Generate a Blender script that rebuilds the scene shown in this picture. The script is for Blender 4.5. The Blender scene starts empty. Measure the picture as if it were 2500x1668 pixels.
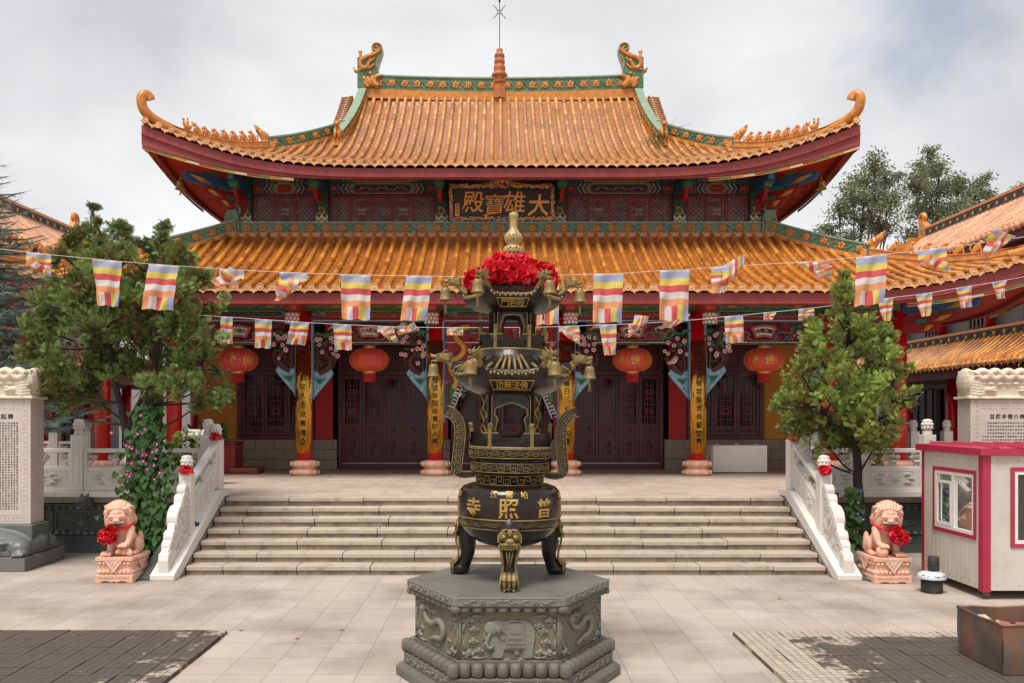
import bpy, bmesh, math, random
import numpy as np
from mathutils import Vector, Matrix, noise as mnoise
R = math.radians
sc = bpy.context.scene
col = sc.collection
random.seed(7)
# ---------------------------------------------------------------- camera
F, CX, HY, H = 2100.0, 1218.0, 1010.0, 2.58      # focal (px), principal column, horizon row, eye height
cd = bpy.data.cameras.new('camera'); cam = bpy.data.objects.new('camera', cd); col.objects.link(cam)
cam.location = (0, 0, H); cam.rotation_euler = (R(90), 0, 0)
cd.sensor_width = 36; cd.lens = 36*F/2500; cd.shift_x = (1250-CX)/2500; cd.shift_y = (HY-834)/2500
cd.clip_start = .1; cd.clip_end = 2000
sc.camera = cam
# ---------------------------------------------------------------- sky
SUN_EL, SUN_AZ = R(64), R(204)       # azimuth from +Y clockwise
w = bpy.data.worlds.new('World'); sc.world = w; w.use_nodes = True
nt = w.node_tree; N = nt.nodes; L = nt.links; N.clear()
out = N.new('ShaderNodeOutputWorld')
sky = N.new('ShaderNodeTexSky'); sky.sky_type = 'NISHITA'; sky.sun_disc = False
sky.sun_elevation = SUN_EL; sky.sun_rotation = SUN_AZ; sky.air_density = 1.0; sky.dust_density = 2
bg = N.new('ShaderNodeBackground'); bg.inputs[1].default_value = .12; L.new(sky.outputs[0], bg.inputs[0])
cl = N.new('ShaderNodeBackground'); cl.inputs[1].default_value = 1.0
tc = N.new('ShaderNodeTexCoord'); mp = N.new('ShaderNodeMapping'); mp.inputs['Scale'].default_value = (1, 1, 1.9)
L.new(tc.outputs['Generated'], mp.inputs[0])
n1 = N.new('ShaderNodeTexNoise'); n1.inputs['Scale'].default_value = 2.3; n1.inputs['Detail'].default_value = 7; n1.inputs['Roughness'].default_value = .5
n1.inputs['Distortion'].default_value = .25
L.new(mp.outputs[0], n1.inputs['Vector'])
cr = N.new('ShaderNodeValToRGB'); e = cr.color_ramp.elements
e[0].position = .36; e[0].color = (.52, .525, .54, 1); e[1].position = .64; e[1].color = (.79, .79, .795, 1)
L.new(n1.outputs['Fac'], cr.inputs[0])
# brighter towards the horizon
sep = N.new('ShaderNodeSeparateXYZ'); L.new(tc.outputs['Generated'], sep.inputs[0])
mr = N.new('ShaderNodeMapRange'); mr.inputs[1].default_value = .05; mr.inputs[2].default_value = .42; mr.inputs[3].default_value = 1.16; mr.inputs[4].default_value = .96
L.new(sep.outputs['Z'], mr.inputs[0])
vm = N.new('ShaderNodeVectorMath'); vm.operation = 'SCALE'; L.new(cr.outputs[0], vm.inputs[0]); L.new(mr.outputs[0], vm.inputs['Scale'])
L.new(vm.outputs[0], cl.inputs[0])
# a gap of blue, upper right of the view
dn = N.new('ShaderNodeVectorMath'); dn.operation = 'DISTANCE'
gd = Vector((1130/F, 1, 945/F)).normalized(); dn.inputs[1].default_value = gd
wn = N.new('ShaderNodeTexNoise'); wn.inputs['Scale'].default_value = 7; wn.inputs['Detail'].default_value = 6
L.new(tc.outputs['Generated'], wn.inputs['Vector'])
L.new(tc.outputs['Generated'], dn.inputs[0])
ad = N.new('ShaderNodeMath'); ad.operation = 'MULTIPLY_ADD'; ad.inputs[1].default_value = .42; L.new(wn.outputs['Fac'], ad.inputs[0]); L.new(dn.outputs['Value'], ad.inputs[2])
m2 = N.new('ShaderNodeMapRange'); m2.inputs[1].default_value = .17; m2.inputs[2].default_value = .29; m2.inputs[3].default_value = .35; m2.inputs[4].default_value = .965
L.new(ad.outputs[0], m2.inputs[0])
mx = N.new('ShaderNodeMixShader'); L.new(m2.outputs[0], mx.inputs[0]); L.new(bg.outputs[0], mx.inputs[1]); L.new(cl.outputs[0], mx.inputs[2])
L.new(mx.outputs[0], out.inputs[0])
# ---------------------------------------------------------------- sun (veiled)
sl = bpy.data.lights.new('sun', 'SUN'); sl.energy = 3.3; sl.angle = R(24); sl.color = (1, .95, .88)
so = bpy.data.objects.new('sun', sl); col.objects.link(so)
sd = Vector((math.sin(SUN_AZ)*math.cos(SUN_EL), math.cos(SUN_AZ)*math.cos(SUN_EL), math.sin(SUN_EL)))
so.rotation_euler = sd.to_track_quat('Z', 'Y').to_euler(); so.location = (-10, -10, 30)
sc.view_settings.view_transform = 'Standard'; sc.view_settings.look = 'None'; sc.view_settings.gamma = 1
sc.view_settings.exposure = .27
try: sc.cycles.use_denoising = True; sc.cycles.max_bounces = 6
except Exception: pass
# ---------------------------------------------------------------- helpers
def P(px, py, Y):
    return Vector(((px-CX)/F*Y, Y, H+(HY-py)/F*Y))
def lin(h):
    if isinstance(h, (tuple, list)): return tuple(h)[:3]+(1,)
    c = [int(h[i:i+2], 16)/255 for i in (0, 2, 4)]
    return tuple(((x+.055)/1.055)**2.4 if x > .04045 else x/12.92 for x in c)+(1,)
_m = {}
def mat(name, color, rough=.6, metal=0, var=.12, vs=6, bump=0, bs=30, tint=0, spec=.5, coat=0, dirt=0, dcol=None, ds=2, trans=0, alpha=1, emit=0, stretch=None, dlo=.5, dhi=.75):
    if name in _m: return _m[name]
    m = bpy.data.materials.new(name); m.use_nodes = True; t = m.node_tree; n = t.nodes; l = t.links
    b = n['Principled BSDF']; c = lin(color)
    tcn = n.new('ShaderNodeTexCoord'); src = tcn.outputs['Object']
    if stretch:
        mpn = n.new('ShaderNodeMapping'); mpn.inputs['Scale'].default_value = stretch; l.new(src, mpn.inputs[0]); src = mpn.outputs[0]
    cur = None
    if var:
        nz = n.new('ShaderNodeTexNoise'); nz.inputs['Scale'].default_value = vs; nz.inputs['Detail'].default_value = 6; l.new(src, nz.inputs['Vector'])
        r = n.new('ShaderNodeValToRGB'); e = r.color_ramp.elements; e[0].position = .3; e[1].position = .7
        e[0].color = tuple(max(0, x*(1-var)) for x in c[:3])+(1,); e[1].color = tuple(min(1, x*(1+var)) for x in c[:3])+(1,)
        l.new(nz.outputs['Fac'], r.inputs[0]); cur = r.outputs[0]
    else:
        rg = n.new('ShaderNodeRGB'); rg.outputs[0].default_value = c; cur = rg.outputs[0]
    if tint:
        at = n.new('ShaderNodeAttribute'); at.attribute_name = 'tint'
        hs = n.new('ShaderNodeHueSaturation')
        a1 = n.new('ShaderNodeMapRange'); a1.inputs[3].default_value = 1-tint; a1.inputs[4].default_value = 1+tint; l.new(at.outputs['Fac'], a1.inputs[0])
        a2 = n.new('ShaderNodeMapRange'); a2.inputs[3].default_value = .5-.02*tint; a2.inputs[4].default_value = .5+.03*tint; l.new(at.outputs['Fac'], a2.inputs[0])
        l.new(a1.outputs[0], hs.inputs['Value']); l.new(a2.outputs[0], hs.inputs['Hue']); l.new(cur, hs.inputs['Color']); cur = hs.outputs[0]
    if dirt:
        nz = n.new('ShaderNodeTexNoise'); nz.inputs['Scale'].default_value = ds; nz.inputs['Detail'].default_value = 8; nz.inputs['Roughness'].default_value = .65; l.new(src, nz.inputs['Vector'])
        r = n.new('ShaderNodeMapRange'); r.inputs[1].default_value = dlo; r.inputs[2].default_value = dhi; r.inputs[3].default_value = 0; r.inputs[4].default_value = dirt; l.new(nz.outputs['Fac'], r.inputs[0])
        mxn = n.new('ShaderNodeMix'); mxn.data_type = 'RGBA'; l.new(r.outputs[0], mxn.inputs[0]); l.new(cur, mxn.inputs[6]); mxn.inputs[7].default_value = lin(dcol or '4a4038'); cur = mxn.outputs[2]
    l.new(cur, b.inputs['Base Color'])
    b.inputs['Roughness'].default_value = rough; b.inputs['Metallic'].default_value = metal
    b.inputs['Specular IOR Level'].default_value = spec; b.inputs['Coat Weight'].default_value = coat; b.inputs['Coat Roughness'].default_value = .15
    if trans: b.inputs['Transmission Weight'].default_value = trans
    if alpha < 1: b.inputs['Alpha'].default_value = alpha
    if emit: b.inputs['Emission Strength'].default_value = emit; l.new(cur, b.inputs['Emission Color'])
    if bump:
        nb = n.new('ShaderNodeTexNoise'); nb.inputs['Scale'].default_value = bs; nb.inputs['Detail'].default_value = 5; l.new(src, nb.inputs['Vector'])
        bp = n.new('ShaderNodeBump'); bp.inputs['Strength'].default_value = 1; bp.inputs['Distance'].default_value = bump; l.new(nb.outputs['Fac'], bp.inputs['Height']); l.new(bp.outputs[0], b.inputs['Normal'])
    _m[name] = m
    return m
def tag(o, label=None, cat=None, group=None, kind=None):
    if label: o['label'] = label
    if cat: o['category'] = cat
    if group: o['group'] = group
    if kind: o['kind'] = kind
    return o
def thing(name, label, cat, loc=(0, 0, 0), group=None):
    o = bpy.data.objects.new(name, None); col.objects.link(o); o.location = loc; o.empty_display_size = .2
    return tag(o, label, cat, group)
def wloc(o):
    v = Vector((0, 0, 0))
    while o: v += o.location; o = o.parent
    return v
def copy_tree(o, parent=None):
    c = o.copy(); col.objects.link(c); c.parent = parent
    for ch in list(o.children): copy_tree(ch, c)
    return c
class MB:
    def __init__(s):
        s.v = []; s.f = []; s.m = []; s.s = []; s.t = []; s.cm = 0; s.cs = False; s.ct = .5; s.M = None
    def add(s, vs, fs, sm=None):
        b = len(s.v)
        if s.M is not None: vs = [s.M @ Vector(p) for p in vs]
        s.v += [tuple(p) for p in vs]
        sm = s.cs if sm is None else sm
        for f in fs:
            s.f.append(tuple(i+b for i in f)); s.m.append(s.cm); s.s.append(sm); s.t.append(s.ct)
        return s
    def mi(s, i): s.cm = i; return s
    def box(s, x0, x1, y0, y1, z0, z1):
        return s.add([(x0, y0, z0), (x1, y0, z0), (x1, y1, z0), (x0, y1, z0), (x0, y0, z1), (x1, y0, z1), (x1, y1, z1), (x0, y1, z1)],
              [(0, 3, 2, 1), (4, 5, 6, 7), (0, 1, 5, 4), (1, 2, 6, 5), (2, 3, 7, 6), (3, 0, 4, 7)], False)
    def cb(s, c, d):
        return s.box(c[0]-d[0]/2, c[0]+d[0]/2, c[1]-d[1]/2, c[1]+d[1]/2, c[2]-d[2]/2, c[2]+d[2]/2)
    def beam(s, a, b, w, h, up=(0, 0, 1)):
        a = Vector(a); b = Vector(b); d = (b-a).normalized(); u = Vector(up); sd = d.cross(u).normalized(); u = sd.cross(d)
        vs = []
        for p in (a, b):
            for i, j in ((-1, -1), (1, -1), (1, 1), (-1, 1)): vs.append(p+sd*w/2*i+u*h/2*j)
        return s.add(vs, [(0, 1, 2, 3), (7, 6, 5, 4), (0, 4, 5, 1), (1, 5, 6, 2), (2, 6, 7, 3), (3, 7, 4, 0)], False)
    def lathe(s, prof, seg=24, c=(0, 0, 0), a0=0, a1=None, sm=True, sq=1, cap=True, rx=1, ry=1):
        full = a1 is None; n = seg if full else seg+1; aa = a0; span = 2*math.pi if full else a1-a0
        vs = []
        for r, z in prof:
            for i in range(n):
                a = aa+span*i/seg; vs.append((c[0]+r*math.cos(a)*rx, c[1]+r*math.sin(a)*ry, c[2]+z))
        fs = []
        for j in range(len(prof)-1):
            for i in range(seg):
                k = (i+1) % n if full else i+1
                fs.append((j*n+i, j*n+k, (j+1)*n+k, (j+1)*n+i))
        s.add(vs, fs, sm)
        if full and cap:
            b = len(s.v)-len(vs)
            for j, rev in ((0, 1), (len(prof)-1, 0)):
                if prof[j][0] > 1e-4:
                    f = [b+j*n+i for i in range(n)]
                    if rev: f.reverse()
                    s.f.append(tuple(f)); s.m.append(s.cm); s.s.append(False); s.t.append(s.ct)
        return s
    def tube(s, pts, r, seg=8, caps=True, sm=True, flat=1.0, half=False):
        pts = [Vector(p) for p in pts]; n = len(pts)
        rs = r if isinstance(r, (list, tuple)) else [r]*n
        if len(rs) != n: rs = [float(np.interp(i/(n-1), np.linspace(0, 1, len(rs)), rs)) for i in range(n)]
        vs = []; up = Vector((0, 0, 1)); pu = None
        for i, p in enumerate(pts):
            d = (pts[min(i+1, n-1)]-pts[max(i-1, 0)])
            if d.length < 1e-9: d = Vector((0, 0, 1))
            d.normalize()
            if pu is None:
                u = up if abs(d.z) < .9 else Vector((0, 1, 0))
            else: u = pu
            sd = d.cross(u)
            if sd.length < 1e-6: sd = d.cross(Vector((1, 0, 0)))
            sd.normalize(); u = sd.cross(d).normalized(); pu = u
            for k in range(seg):
                a = 2*math.pi*k/seg; vs.append(p+sd*math.cos(a)*rs[i]+u*math.sin(a)*rs[i]*flat)
        fs = []
        for i in range(n-1):
            for k in range(seg):
                k2 = (k+1) % seg; fs.append((i*seg+k, i*seg+k2, (i+1)*seg+k2, (i+1)*seg+k))
        if caps: fs.append(tuple(reversed(range(seg)))); fs.append(tuple((n-1)*seg+k for k in range(seg)))
        return s.add(vs, fs, sm)
    def ell(s, c, r, seg=12, rings=8, M=None):
        if not isinstance(r, (tuple, list)): r = (r, r, r)
        vs = [Vector((0, 0, -r[2]))]
        for j in range(1, rings):
            t = math.pi*j/rings
            for i in range(seg):
                a = 2*math.pi*i/seg; vs.append(Vector((r[0]*math.sin(t)*math.cos(a), r[1]*math.sin(t)*math.sin(a), -r[2]*math.cos(t))))
        vs.append(Vector((0, 0, r[2])))
        if M is not None: vs = [M @ v for v in vs]
        c = Vector(c); vs = [v+c for v in vs]; fs = []
        for i in range(seg):
            k = (i+1) % seg; fs.append((0, 1+k, 1+i)); fs.append((len(vs)-1, 1+(rings-2)*seg+i, 1+(rings-2)*seg+k))
            for j in range(rings-2): fs.append((1+j*seg+i, 1+j*seg+k, 1+(j+1)*seg+k, 1+(j+1)*seg+i))
        return s.add(vs, fs, True)
    def sell(s, c, r, M=None, e=.55, seg=12, rings=8):
        n0 = len(s.v); s.ell((0, 0, 0), 1, seg, rings); pw = lambda v: math.copysign(abs(v)**e, v)
        for i in range(n0, len(s.v)):
            x, y, z = s.v[i]; h = math.hypot(x, y); k = (pw(x)/max(1e-6, math.hypot(pw(x), pw(y)))*h**e, pw(y)/max(1e-6, math.hypot(pw(x), pw(y)))*h**e) if h > 1e-6 else (0, 0)
            m = max(abs(x), abs(y)) or 1; q = Vector((k[0]*(h/m)**.5*r[0], k[1]*(h/m)**.5*r[1], pw(z)*r[2]))
            if M is not None: q = M @ q
            s.v[i] = tuple(q+Vector(c))
        return s
    def prism(s, poly, y0, y1, fn=None, sm=False):     # poly in (x,z); fn maps (x,y,z)
        n = len(poly); fn = fn or (lambda x, y, z: (x, y, z))
        vs = [fn(x, y0, z) for x, z in poly]+[fn(x, y1, z) for x, z in poly]
        a = sum(poly[i][0]*poly[(i+1) % n][1]-poly[(i+1) % n][0]*poly[i][1] for i in range(n))
        o = list(range(n))
        if a < 0: o.reverse()
        fs = [tuple(o), tuple(n+i for i in reversed(o))]
        for i in range(n):
            p, q = o[i], o[(i+1) % n]; fs.append((q, p, n+p, n+q))
        return s.add(vs, fs, sm)
    def ribbon(s, pts, wd, y0, y1, closed=False, fn=None):   # polyline in (x,z) thickened in its plane
        n = len(pts); P2 = [Vector((p[0], p[1])) for p in pts]; Ls = []; Rs = []
        for i in range(n):
            if closed: a, b = P2[i-1], P2[(i+1) % n]
            else: a, b = P2[max(0, i-1)], P2[min(n-1, i+1)]
            d1 = P2[i]-a; d2 = b-P2[i]
            if d1.length < 1e-9: d1 = d2
            if d2.length < 1e-9: d2 = d1
            d1.normalize(); d2.normalize(); d = d1+d2
            if d.length < 1e-6: d = d1
            d.normalize(); nn = Vector((-d.y, d.x)); k = min(2.0, 1/max(.35, nn.dot(Vector((-d1.y, d1.x)))))
            Ls.append(P2[i]+nn*wd/2*k); Rs.append(P2[i]-nn*wd/2*k)
        fn = fn or (lambda x, y, z: (x, y, z)); vs = []
        for y in (y0, y1):
            for A in (Ls, Rs):
                vs += [fn(p.x, y, p.y) for p in A]
        fs = []; m = n if closed else n-1
        for i in range(m):
            j = (i+1) % n
            fs += [(i, n+i, n+j, j), (2*n+j, 3*n+j, 3*n+i, 2*n+i), (j, 2*n+j, 2*n+i, i), (n+i, 3*n+i, 3*n+j, n+j)]
        return s.add(vs, fs, False)
    def arr(s): return np.array(s.v, dtype=float), s.f
    def build(s, name, mats, parent=None, at=None, bevel=0, world=False, remesh=0, smooth=0, autos=False, decim=0):
        off = Vector((0, 0, 0))
        if world and parent is not None: off = wloc(parent)
        vs = s.v if off.length == 0 else [(a-off.x, b-off.y, c-off.z) for a, b, c in s.v]
        if at is not None: vs = [(a-at[0], b-at[1], c-at[2]) for a, b, c in vs] if world else vs
        me = bpy.data.meshes.new(name); me.from_pydata(vs, [], s.f)
        mats = mats if isinstance(mats, (list, tuple)) else [mats]
        for m in mats: me.materials.append(m)
        me.polygons.foreach_set('material_index', s.m); me.polygons.foreach_set('use_smooth', s.s)
        if len(set(s.t)) > 1:
            at_ = me.attributes.new('tint', 'FLOAT', 'FACE'); at_.data.foreach_set('value', s.t)
        me.update()
        o = bpy.data.objects.new(name, me); col.objects.link(o)
        if parent is not None: o.parent = parent
        if at is not None: o.location = at
        if remesh:
            md = o.modifiers.new('r', 'REMESH'); md.mode = 'VOXEL'; md.voxel_size = remesh; md.use_smooth_shade = True
            if smooth: ms = o.modifiers.new('s', 'SMOOTH'); ms.iterations = smooth; ms.factor = .5
            if decim: mdd = o.modifiers.new('d', 'DECIMATE'); mdd.ratio = decim
            bake(o)
        if bevel:
            md = o.modifiers.new('b', 'BEVEL'); md.width = bevel; md.segments = 2; md.limit_method = 'ANGLE'; md.angle_limit = R(40); md.harden_normals = False
        return o
def bake(o):
    dg = bpy.context.evaluated_depsgraph_get(); dg.update()
    me = bpy.data.meshes.new_from_object(o.evaluated_get(dg)); old = o.data
    mats = list(old.materials); o.modifiers.clear(); o.data = me
    if not me.materials:
        for m in mats: me.materials.append(m)
    me.polygons.foreach_set('use_smooth', [True]*len(me.polygons)); bpy.data.meshes.remove(old)
_g = {}
def glyph(ch, off=.012):
    k = (ch, off)
    if k in _g: return _g[k]
    c = bpy.data.curves.new('g', 'FONT'); c.body = ch; c.size = 1; c.extrude = .5; c.offset = off; c.resolution_u = 2
    o = bpy.data.objects.new('g', c); col.objects.link(o)
    dg = bpy.context.evaluated_depsgraph_get(); dg.update()
    me = bpy.data.meshes.new_from_object(o.evaluated_get(dg))
    vs = [tuple(v.co) for v in me.vertices]; fs = [tuple(p.vertices) for p in me.polygons]
    bpy.data.objects.remove(o); bpy.data.curves.remove(c); bpy.data.meshes.remove(me)
    if vs:
        x0 = min(v[0] for v in vs); x1 = max(v[0] for v in vs); y0 = min(v[1] for v in vs); y1 = max(v[1] for v in vs)
        if ch not in '一二三一': s_ = 1/max(x1-x0, y1-y0, .6)
        else: s_ = 1/max(x1-x0, .6)
        vs = [((v[0]-(x0+x1)/2)*s_, (v[1]-(y0+y1)/2)*s_, v[2]) for v in vs]
    _g[k] = (vs, fs); return _g[k]
def put(mb, ch, fn, size, th=.01, off=.012, slant=0):   # fn(u, v, w): u right, v up, w out of the face
    vs, fs = glyph(ch, off)
    mb.add([fn((v[0]+slant*v[1])*size, v[1]*size, v[2]*th*2) for v in vs], fs, False)
def rnd(a, b): return random.uniform(a, b)
def scatter(name, tv, tf, mats, Ms, parent=None, tints=None, world=False, smooth=False, at=None):
    """template (tv, tf) copied by 3x4 matrices Ms into one mesh"""
    tv = np.array(tv, float); Ms = np.array(Ms, float); n = len(Ms); k = len(tv)
    V = (np.einsum('nij,kj->nki', Ms[:, :, :3], tv)+Ms[:, None, :, 3]).reshape(-1, 3)
    if world and parent is not None: V = V-np.array(wloc(parent))
    sizes = [len(f) for f in tf]; flat = np.array([i for f in tf for i in f])
    li = (flat[None, :]+(np.arange(n)*k)[:, None]).reshape(-1)
    lt = np.tile(sizes, n); ls = np.concatenate([[0], np.cumsum(lt)[:-1]])
    me = bpy.data.meshes.new(name); me.vertices.add(len(V)); me.vertices.foreach_set('co', V.ravel())
    me.loops.add(len(li)); me.loops.foreach_set('vertex_index', li.astype(np.int32))
    me.polygons.add(len(lt)); me.polygons.foreach_set('loop_start', ls.astype(np.int32)); me.polygons.foreach_set('loop_total', lt.astype(np.int32))
    if smooth: me.polygons.foreach_set('use_smooth', [True]*len(lt))
    if tints is not None:
        a = me.attributes.new('tint', 'FLOAT', 'FACE'); a.data.foreach_set('value', np.repeat(np.array(tints, float), len(sizes)))
    for m in (mats if isinstance(mats, (list, tuple)) else [mats]): me.materials.append(m)
    me.update(); me.validate()
    o = bpy.data.objects.new(name, me); col.objects.link(o)
    if parent is not None: o.parent = parent
    return o
def frame(d, up=Vector((0, 0, 1)), roll=0, s=1, t=(0, 0, 0)):
    """3x4 matrix: local +Y along d"""
    d = Vector(d).normalized(); x = d.cross(up)
    if x.length < 1e-4: x = d.cross(Vector((1, 0, 0)))
    x.normalize(); z = x.cross(d)
    if roll:
        c_, s_ = math.cos(roll), math.sin(roll); x, z = x*c_+z*s_, z*c_-x*s_
    return [[x[i]*s, d[i]*s, z[i]*s, t[i]] for i in range(3)]
# ---------------------------------------------------------------- materials
TILE = mat('glazed_tile', 'c07a36', .28, var=.14, vs=2, tint=.34, coat=.4, bump=.003, bs=14, dirt=.45, dcol='8a6246', ds=1.6, dlo=.55, dhi=.8)
TILEU = mat('weathered_glazed_tile', 'be8450', .3, var=.14, vs=2, tint=.34, coat=.4, bump=.003, bs=14, dirt=.4, dcol='8e6a52', ds=1.6, dlo=.55, dhi=.8)
TILE2 = mat('pale_glazed_tile', 'cf8d60', .4, var=.15, vs=3, tint=.15, coat=.15)
FASC = mat('eave_red', '8f3c3a', .55, var=.15, vs=2, bump=.003, bs=9, dirt=.35, dcol='a86a66', ds=2.2, dlo=.56, dhi=.8)
SOFF = mat('soffit_red', 'a8301e', .6, var=.15, vs=3)
REDC = mat('column_red', 'c20d16', .32, var=.06, vs=2, coat=.3)
REDW = mat('wall_red', 'a80f1c', .6, var=.08)
GRN = mat('glazed_green', '4d7550', .35, var=.35, vs=4, tint=.2, coat=.3, bump=.006, bs=18, dirt=.5, dcol='93907a', ds=3)
GRNP = mat('pale_green_cap', '7f937a', .5, var=.2, vs=5)
ORN = mat('ornament_orange', 'c27a2c', .4, var=.25, vs=7, coat=.2, bump=.004, bs=25)
BLUE = mat('paint_blue', '2c5c8c', .55, var=.15)
LBLUE = mat('paint_light_blue', '3f8fbd', .55, var=.1)
PGRN = mat('paint_green', '2f7a52', .55, var=.12)
DGRN = mat('paint_dark_green', '1d4a35', .6, var=.15)
WHT = mat('paint_white', 'ddd6c6', .6, var=.06)
YEL = mat('paint_gold', 'c4923e', .5, var=.15)
PRED = mat('paint_red', '8e1a20', .55, var=.12)
NAVY = mat('paint_navy', '1f3357', .55, var=.15)
PINK = mat('paint_pink', 'd84a6c', .5, var=.1)
MAR = mat('maroon_wood', '52191d', .4, var=.18, vs=5, bump=.002, bs=20)
LAT = mat('lattice_wood', '7d3236', .5, var=.1)
DARK = mat('dark_void', '0c0808', .8, var=0)
PANE = mat('window_glass', '0c0c0b', .12, var=.3, spec=.35)
PAPER = mat('window_paper', '7c7877', .35, var=.5, vs=5)
MARB = mat('white_marble', 'd9d3cc', .5, var=.05, vs=3, bump=.002, bs=60, dirt=.3, dcol='a59a8c', ds=4, dlo=.56, dhi=.8)
CARV = mat('carved_marble', 'c9c2b8', .6, var=.06, vs=8, bump=.012, bs=28)
PKST = mat('pink_marble', 'dba88f', .5, var=.13, vs=4, bump=.002, bs=30, dirt=.3, dcol='ecd6c6', ds=5)
GRAN = mat('step_granite', 'b3a595', .75, var=.12, vs=60, bump=.004, bs=110, dirt=.6, dcol='6a5a4b', ds=3.2, dlo=.52, dhi=.72, stretch=(1, 1, .6))
DKST = mat('dark_stone', '4b504d', .6, var=.2, vs=5, bump=.006, bs=24)
DKCV = mat('dark_carving', '5e625d', .65, var=.2, vs=9, bump=.008, bs=30)
YWAL = mat('yellow_wall', 'b9792a', .75, var=.06)
GWAL = mat('grey_wall', '8d8b8f', .8, var=.05)
GOLDM = mat('mirror_gold', 'c9983f', .13, metal=1, var=.1, bump=.05, bs=3.2, stretch=(3, 3, .7))
def block_mat():
    m = mat('dado_blocks', '8c7f72', .8, var=.1, vs=30, bump=.003, bs=60, dirt=.4, dcol='5e554c', ds=3)
    return m
DADO = block_mat()
AX = .05; T = 1.05; YC = 21.4; YW = 23.6; YU = 23.7
# ---------------------------------------------------------------- ground
def tiles_mat(name, c1, c2, mortar, bw, bh, ms=.006, off=.5, stain=.35, rough=.75, shift=(0, 0)):
    m = bpy.data.materials.new(name); m.use_nodes = True; n = m.node_tree.nodes; l = m.node_tree.links; b = n['Principled BSDF']
    tcn = n.new('ShaderNodeTexCoord'); mpn = n.new('ShaderNodeMapping'); l.new(tcn.outputs['Object'], mpn.inputs[0]); mpn.inputs['Location'].default_value = (shift[0], shift[1], 0)
    br = n.new('ShaderNodeTexBrick'); br.inputs['Scale'].default_value = 1; br.inputs['Brick Width'].default_value = bw; br.inputs['Row Height'].default_value = bh
    br.inputs['Mortar Size'].default_value = ms; br.inputs['Mortar Smooth'].default_value = .3; br.offset = off; br.inputs['Bias'].default_value = 0
    br.inputs['Color1'].default_value = lin(c1); br.inputs['Color2'].default_value = lin(c2); br.inputs['Mortar'].default_value = lin(mortar)
    l.new(mpn.outputs[0], br.inputs['Vector'])
    sp = n.new('ShaderNodeTexNoise'); sp.inputs['Scale'].default_value = 95; sp.inputs['Detail'].default_value = 3; l.new(tcn.outputs['Object'], sp.inputs['Vector'])
    r1 = n.new('ShaderNodeMapRange'); r1.inputs[1].default_value = .3; r1.inputs[2].default_value = .7; r1.inputs[3].default_value = .68; r1.inputs[4].default_value = 1.3; l.new(sp.outputs['Fac'], r1.inputs[0])
    big = n.new('ShaderNodeTexNoise'); big.inputs['Scale'].default_value = .55; big.inputs['Detail'].default_value = 8; big.inputs['Roughness'].default_value = .62; l.new(tcn.outputs['Object'], big.inputs['Vector'])
    r2 = n.new('ShaderNodeMapRange'); r2.inputs[1].default_value = .42; r2.inputs[2].default_value = .72; r2.inputs[3].default_value = 1.04; r2.inputs[4].default_value = 1-stain; l.new(big.outputs['Fac'], r2.inputs[0])
    mm = n.new('ShaderNodeMath'); mm.operation = 'MULTIPLY'; l.new(r1.outputs[0], mm.inputs[0]); l.new(r2.outputs[0], mm.inputs[1])
    hs = n.new('ShaderNodeHueSaturation'); l.new(br.outputs['Color'], hs.inputs['Color']); l.new(mm.outputs[0], hs.inputs['Value']); l.new(hs.outputs[0], b.inputs['Base Color'])
    bp = n.new('ShaderNodeBump'); bp.inputs['Distance'].default_value = .004; bp.inputs['Strength'].default_value = .7
    sb = n.new('ShaderNodeMath'); sb.operation = 'MULTIPLY_ADD'; sb.inputs[1].default_value = -1.5; l.new(br.outputs['Fac'], sb.inputs[0]); l.new(sp.outputs['Fac'], sb.inputs[2])
    l.new(sb.outputs[0], bp.inputs['Height']); l.new(bp.outputs[0], b.inputs['Normal']); b.inputs['Roughness'].default_value = rough
    r3 = n.new('ShaderNodeMapRange'); r3.inputs[3].default_value = rough+.1; r3.inputs[4].default_value = rough-.25; l.new(big.outputs['Fac'], r3.inputs[0]); l.new(r3.outputs[0], b.inputs['Roughness'])
    return m
GROUND = tiles_mat('paving', 'b4a69b', 'aa9c90', '84776d', .446, .575, .0034, 0, .5, shift=(.06, .12))
TERR = tiles_mat('terrace_paving', 'bfae9f', 'b2a091', '8a7d71', .45, .45, .004, 0, .3)
g = MB().add([(-250, -60, 0), (250, -60, 0), (250, 500, 0), (-250, 500, 0)], [(0, 1, 2, 3)]).build('ground', GROUND); tag(g, kind='structure')
SX0, SX1, SY0, SY1 = -5.0, 5.22, 13.72, 15.73
def terrace():
    b = MB()
    b.box(-14.4, 14.5, 16.02, 45, .004, T-.13); b.mi(1)
    b.box(-14.4, 14.5, 15.98, 45, T-.126, T)            # deck
    b.mi(0).box(SX0-.02, SX1+.02, 15.70, 16.0, .004, T-.15)
    o = b.build('terrace', [DKST, TERR]); tag(o, kind='structure'); return o
terrace()
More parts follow.
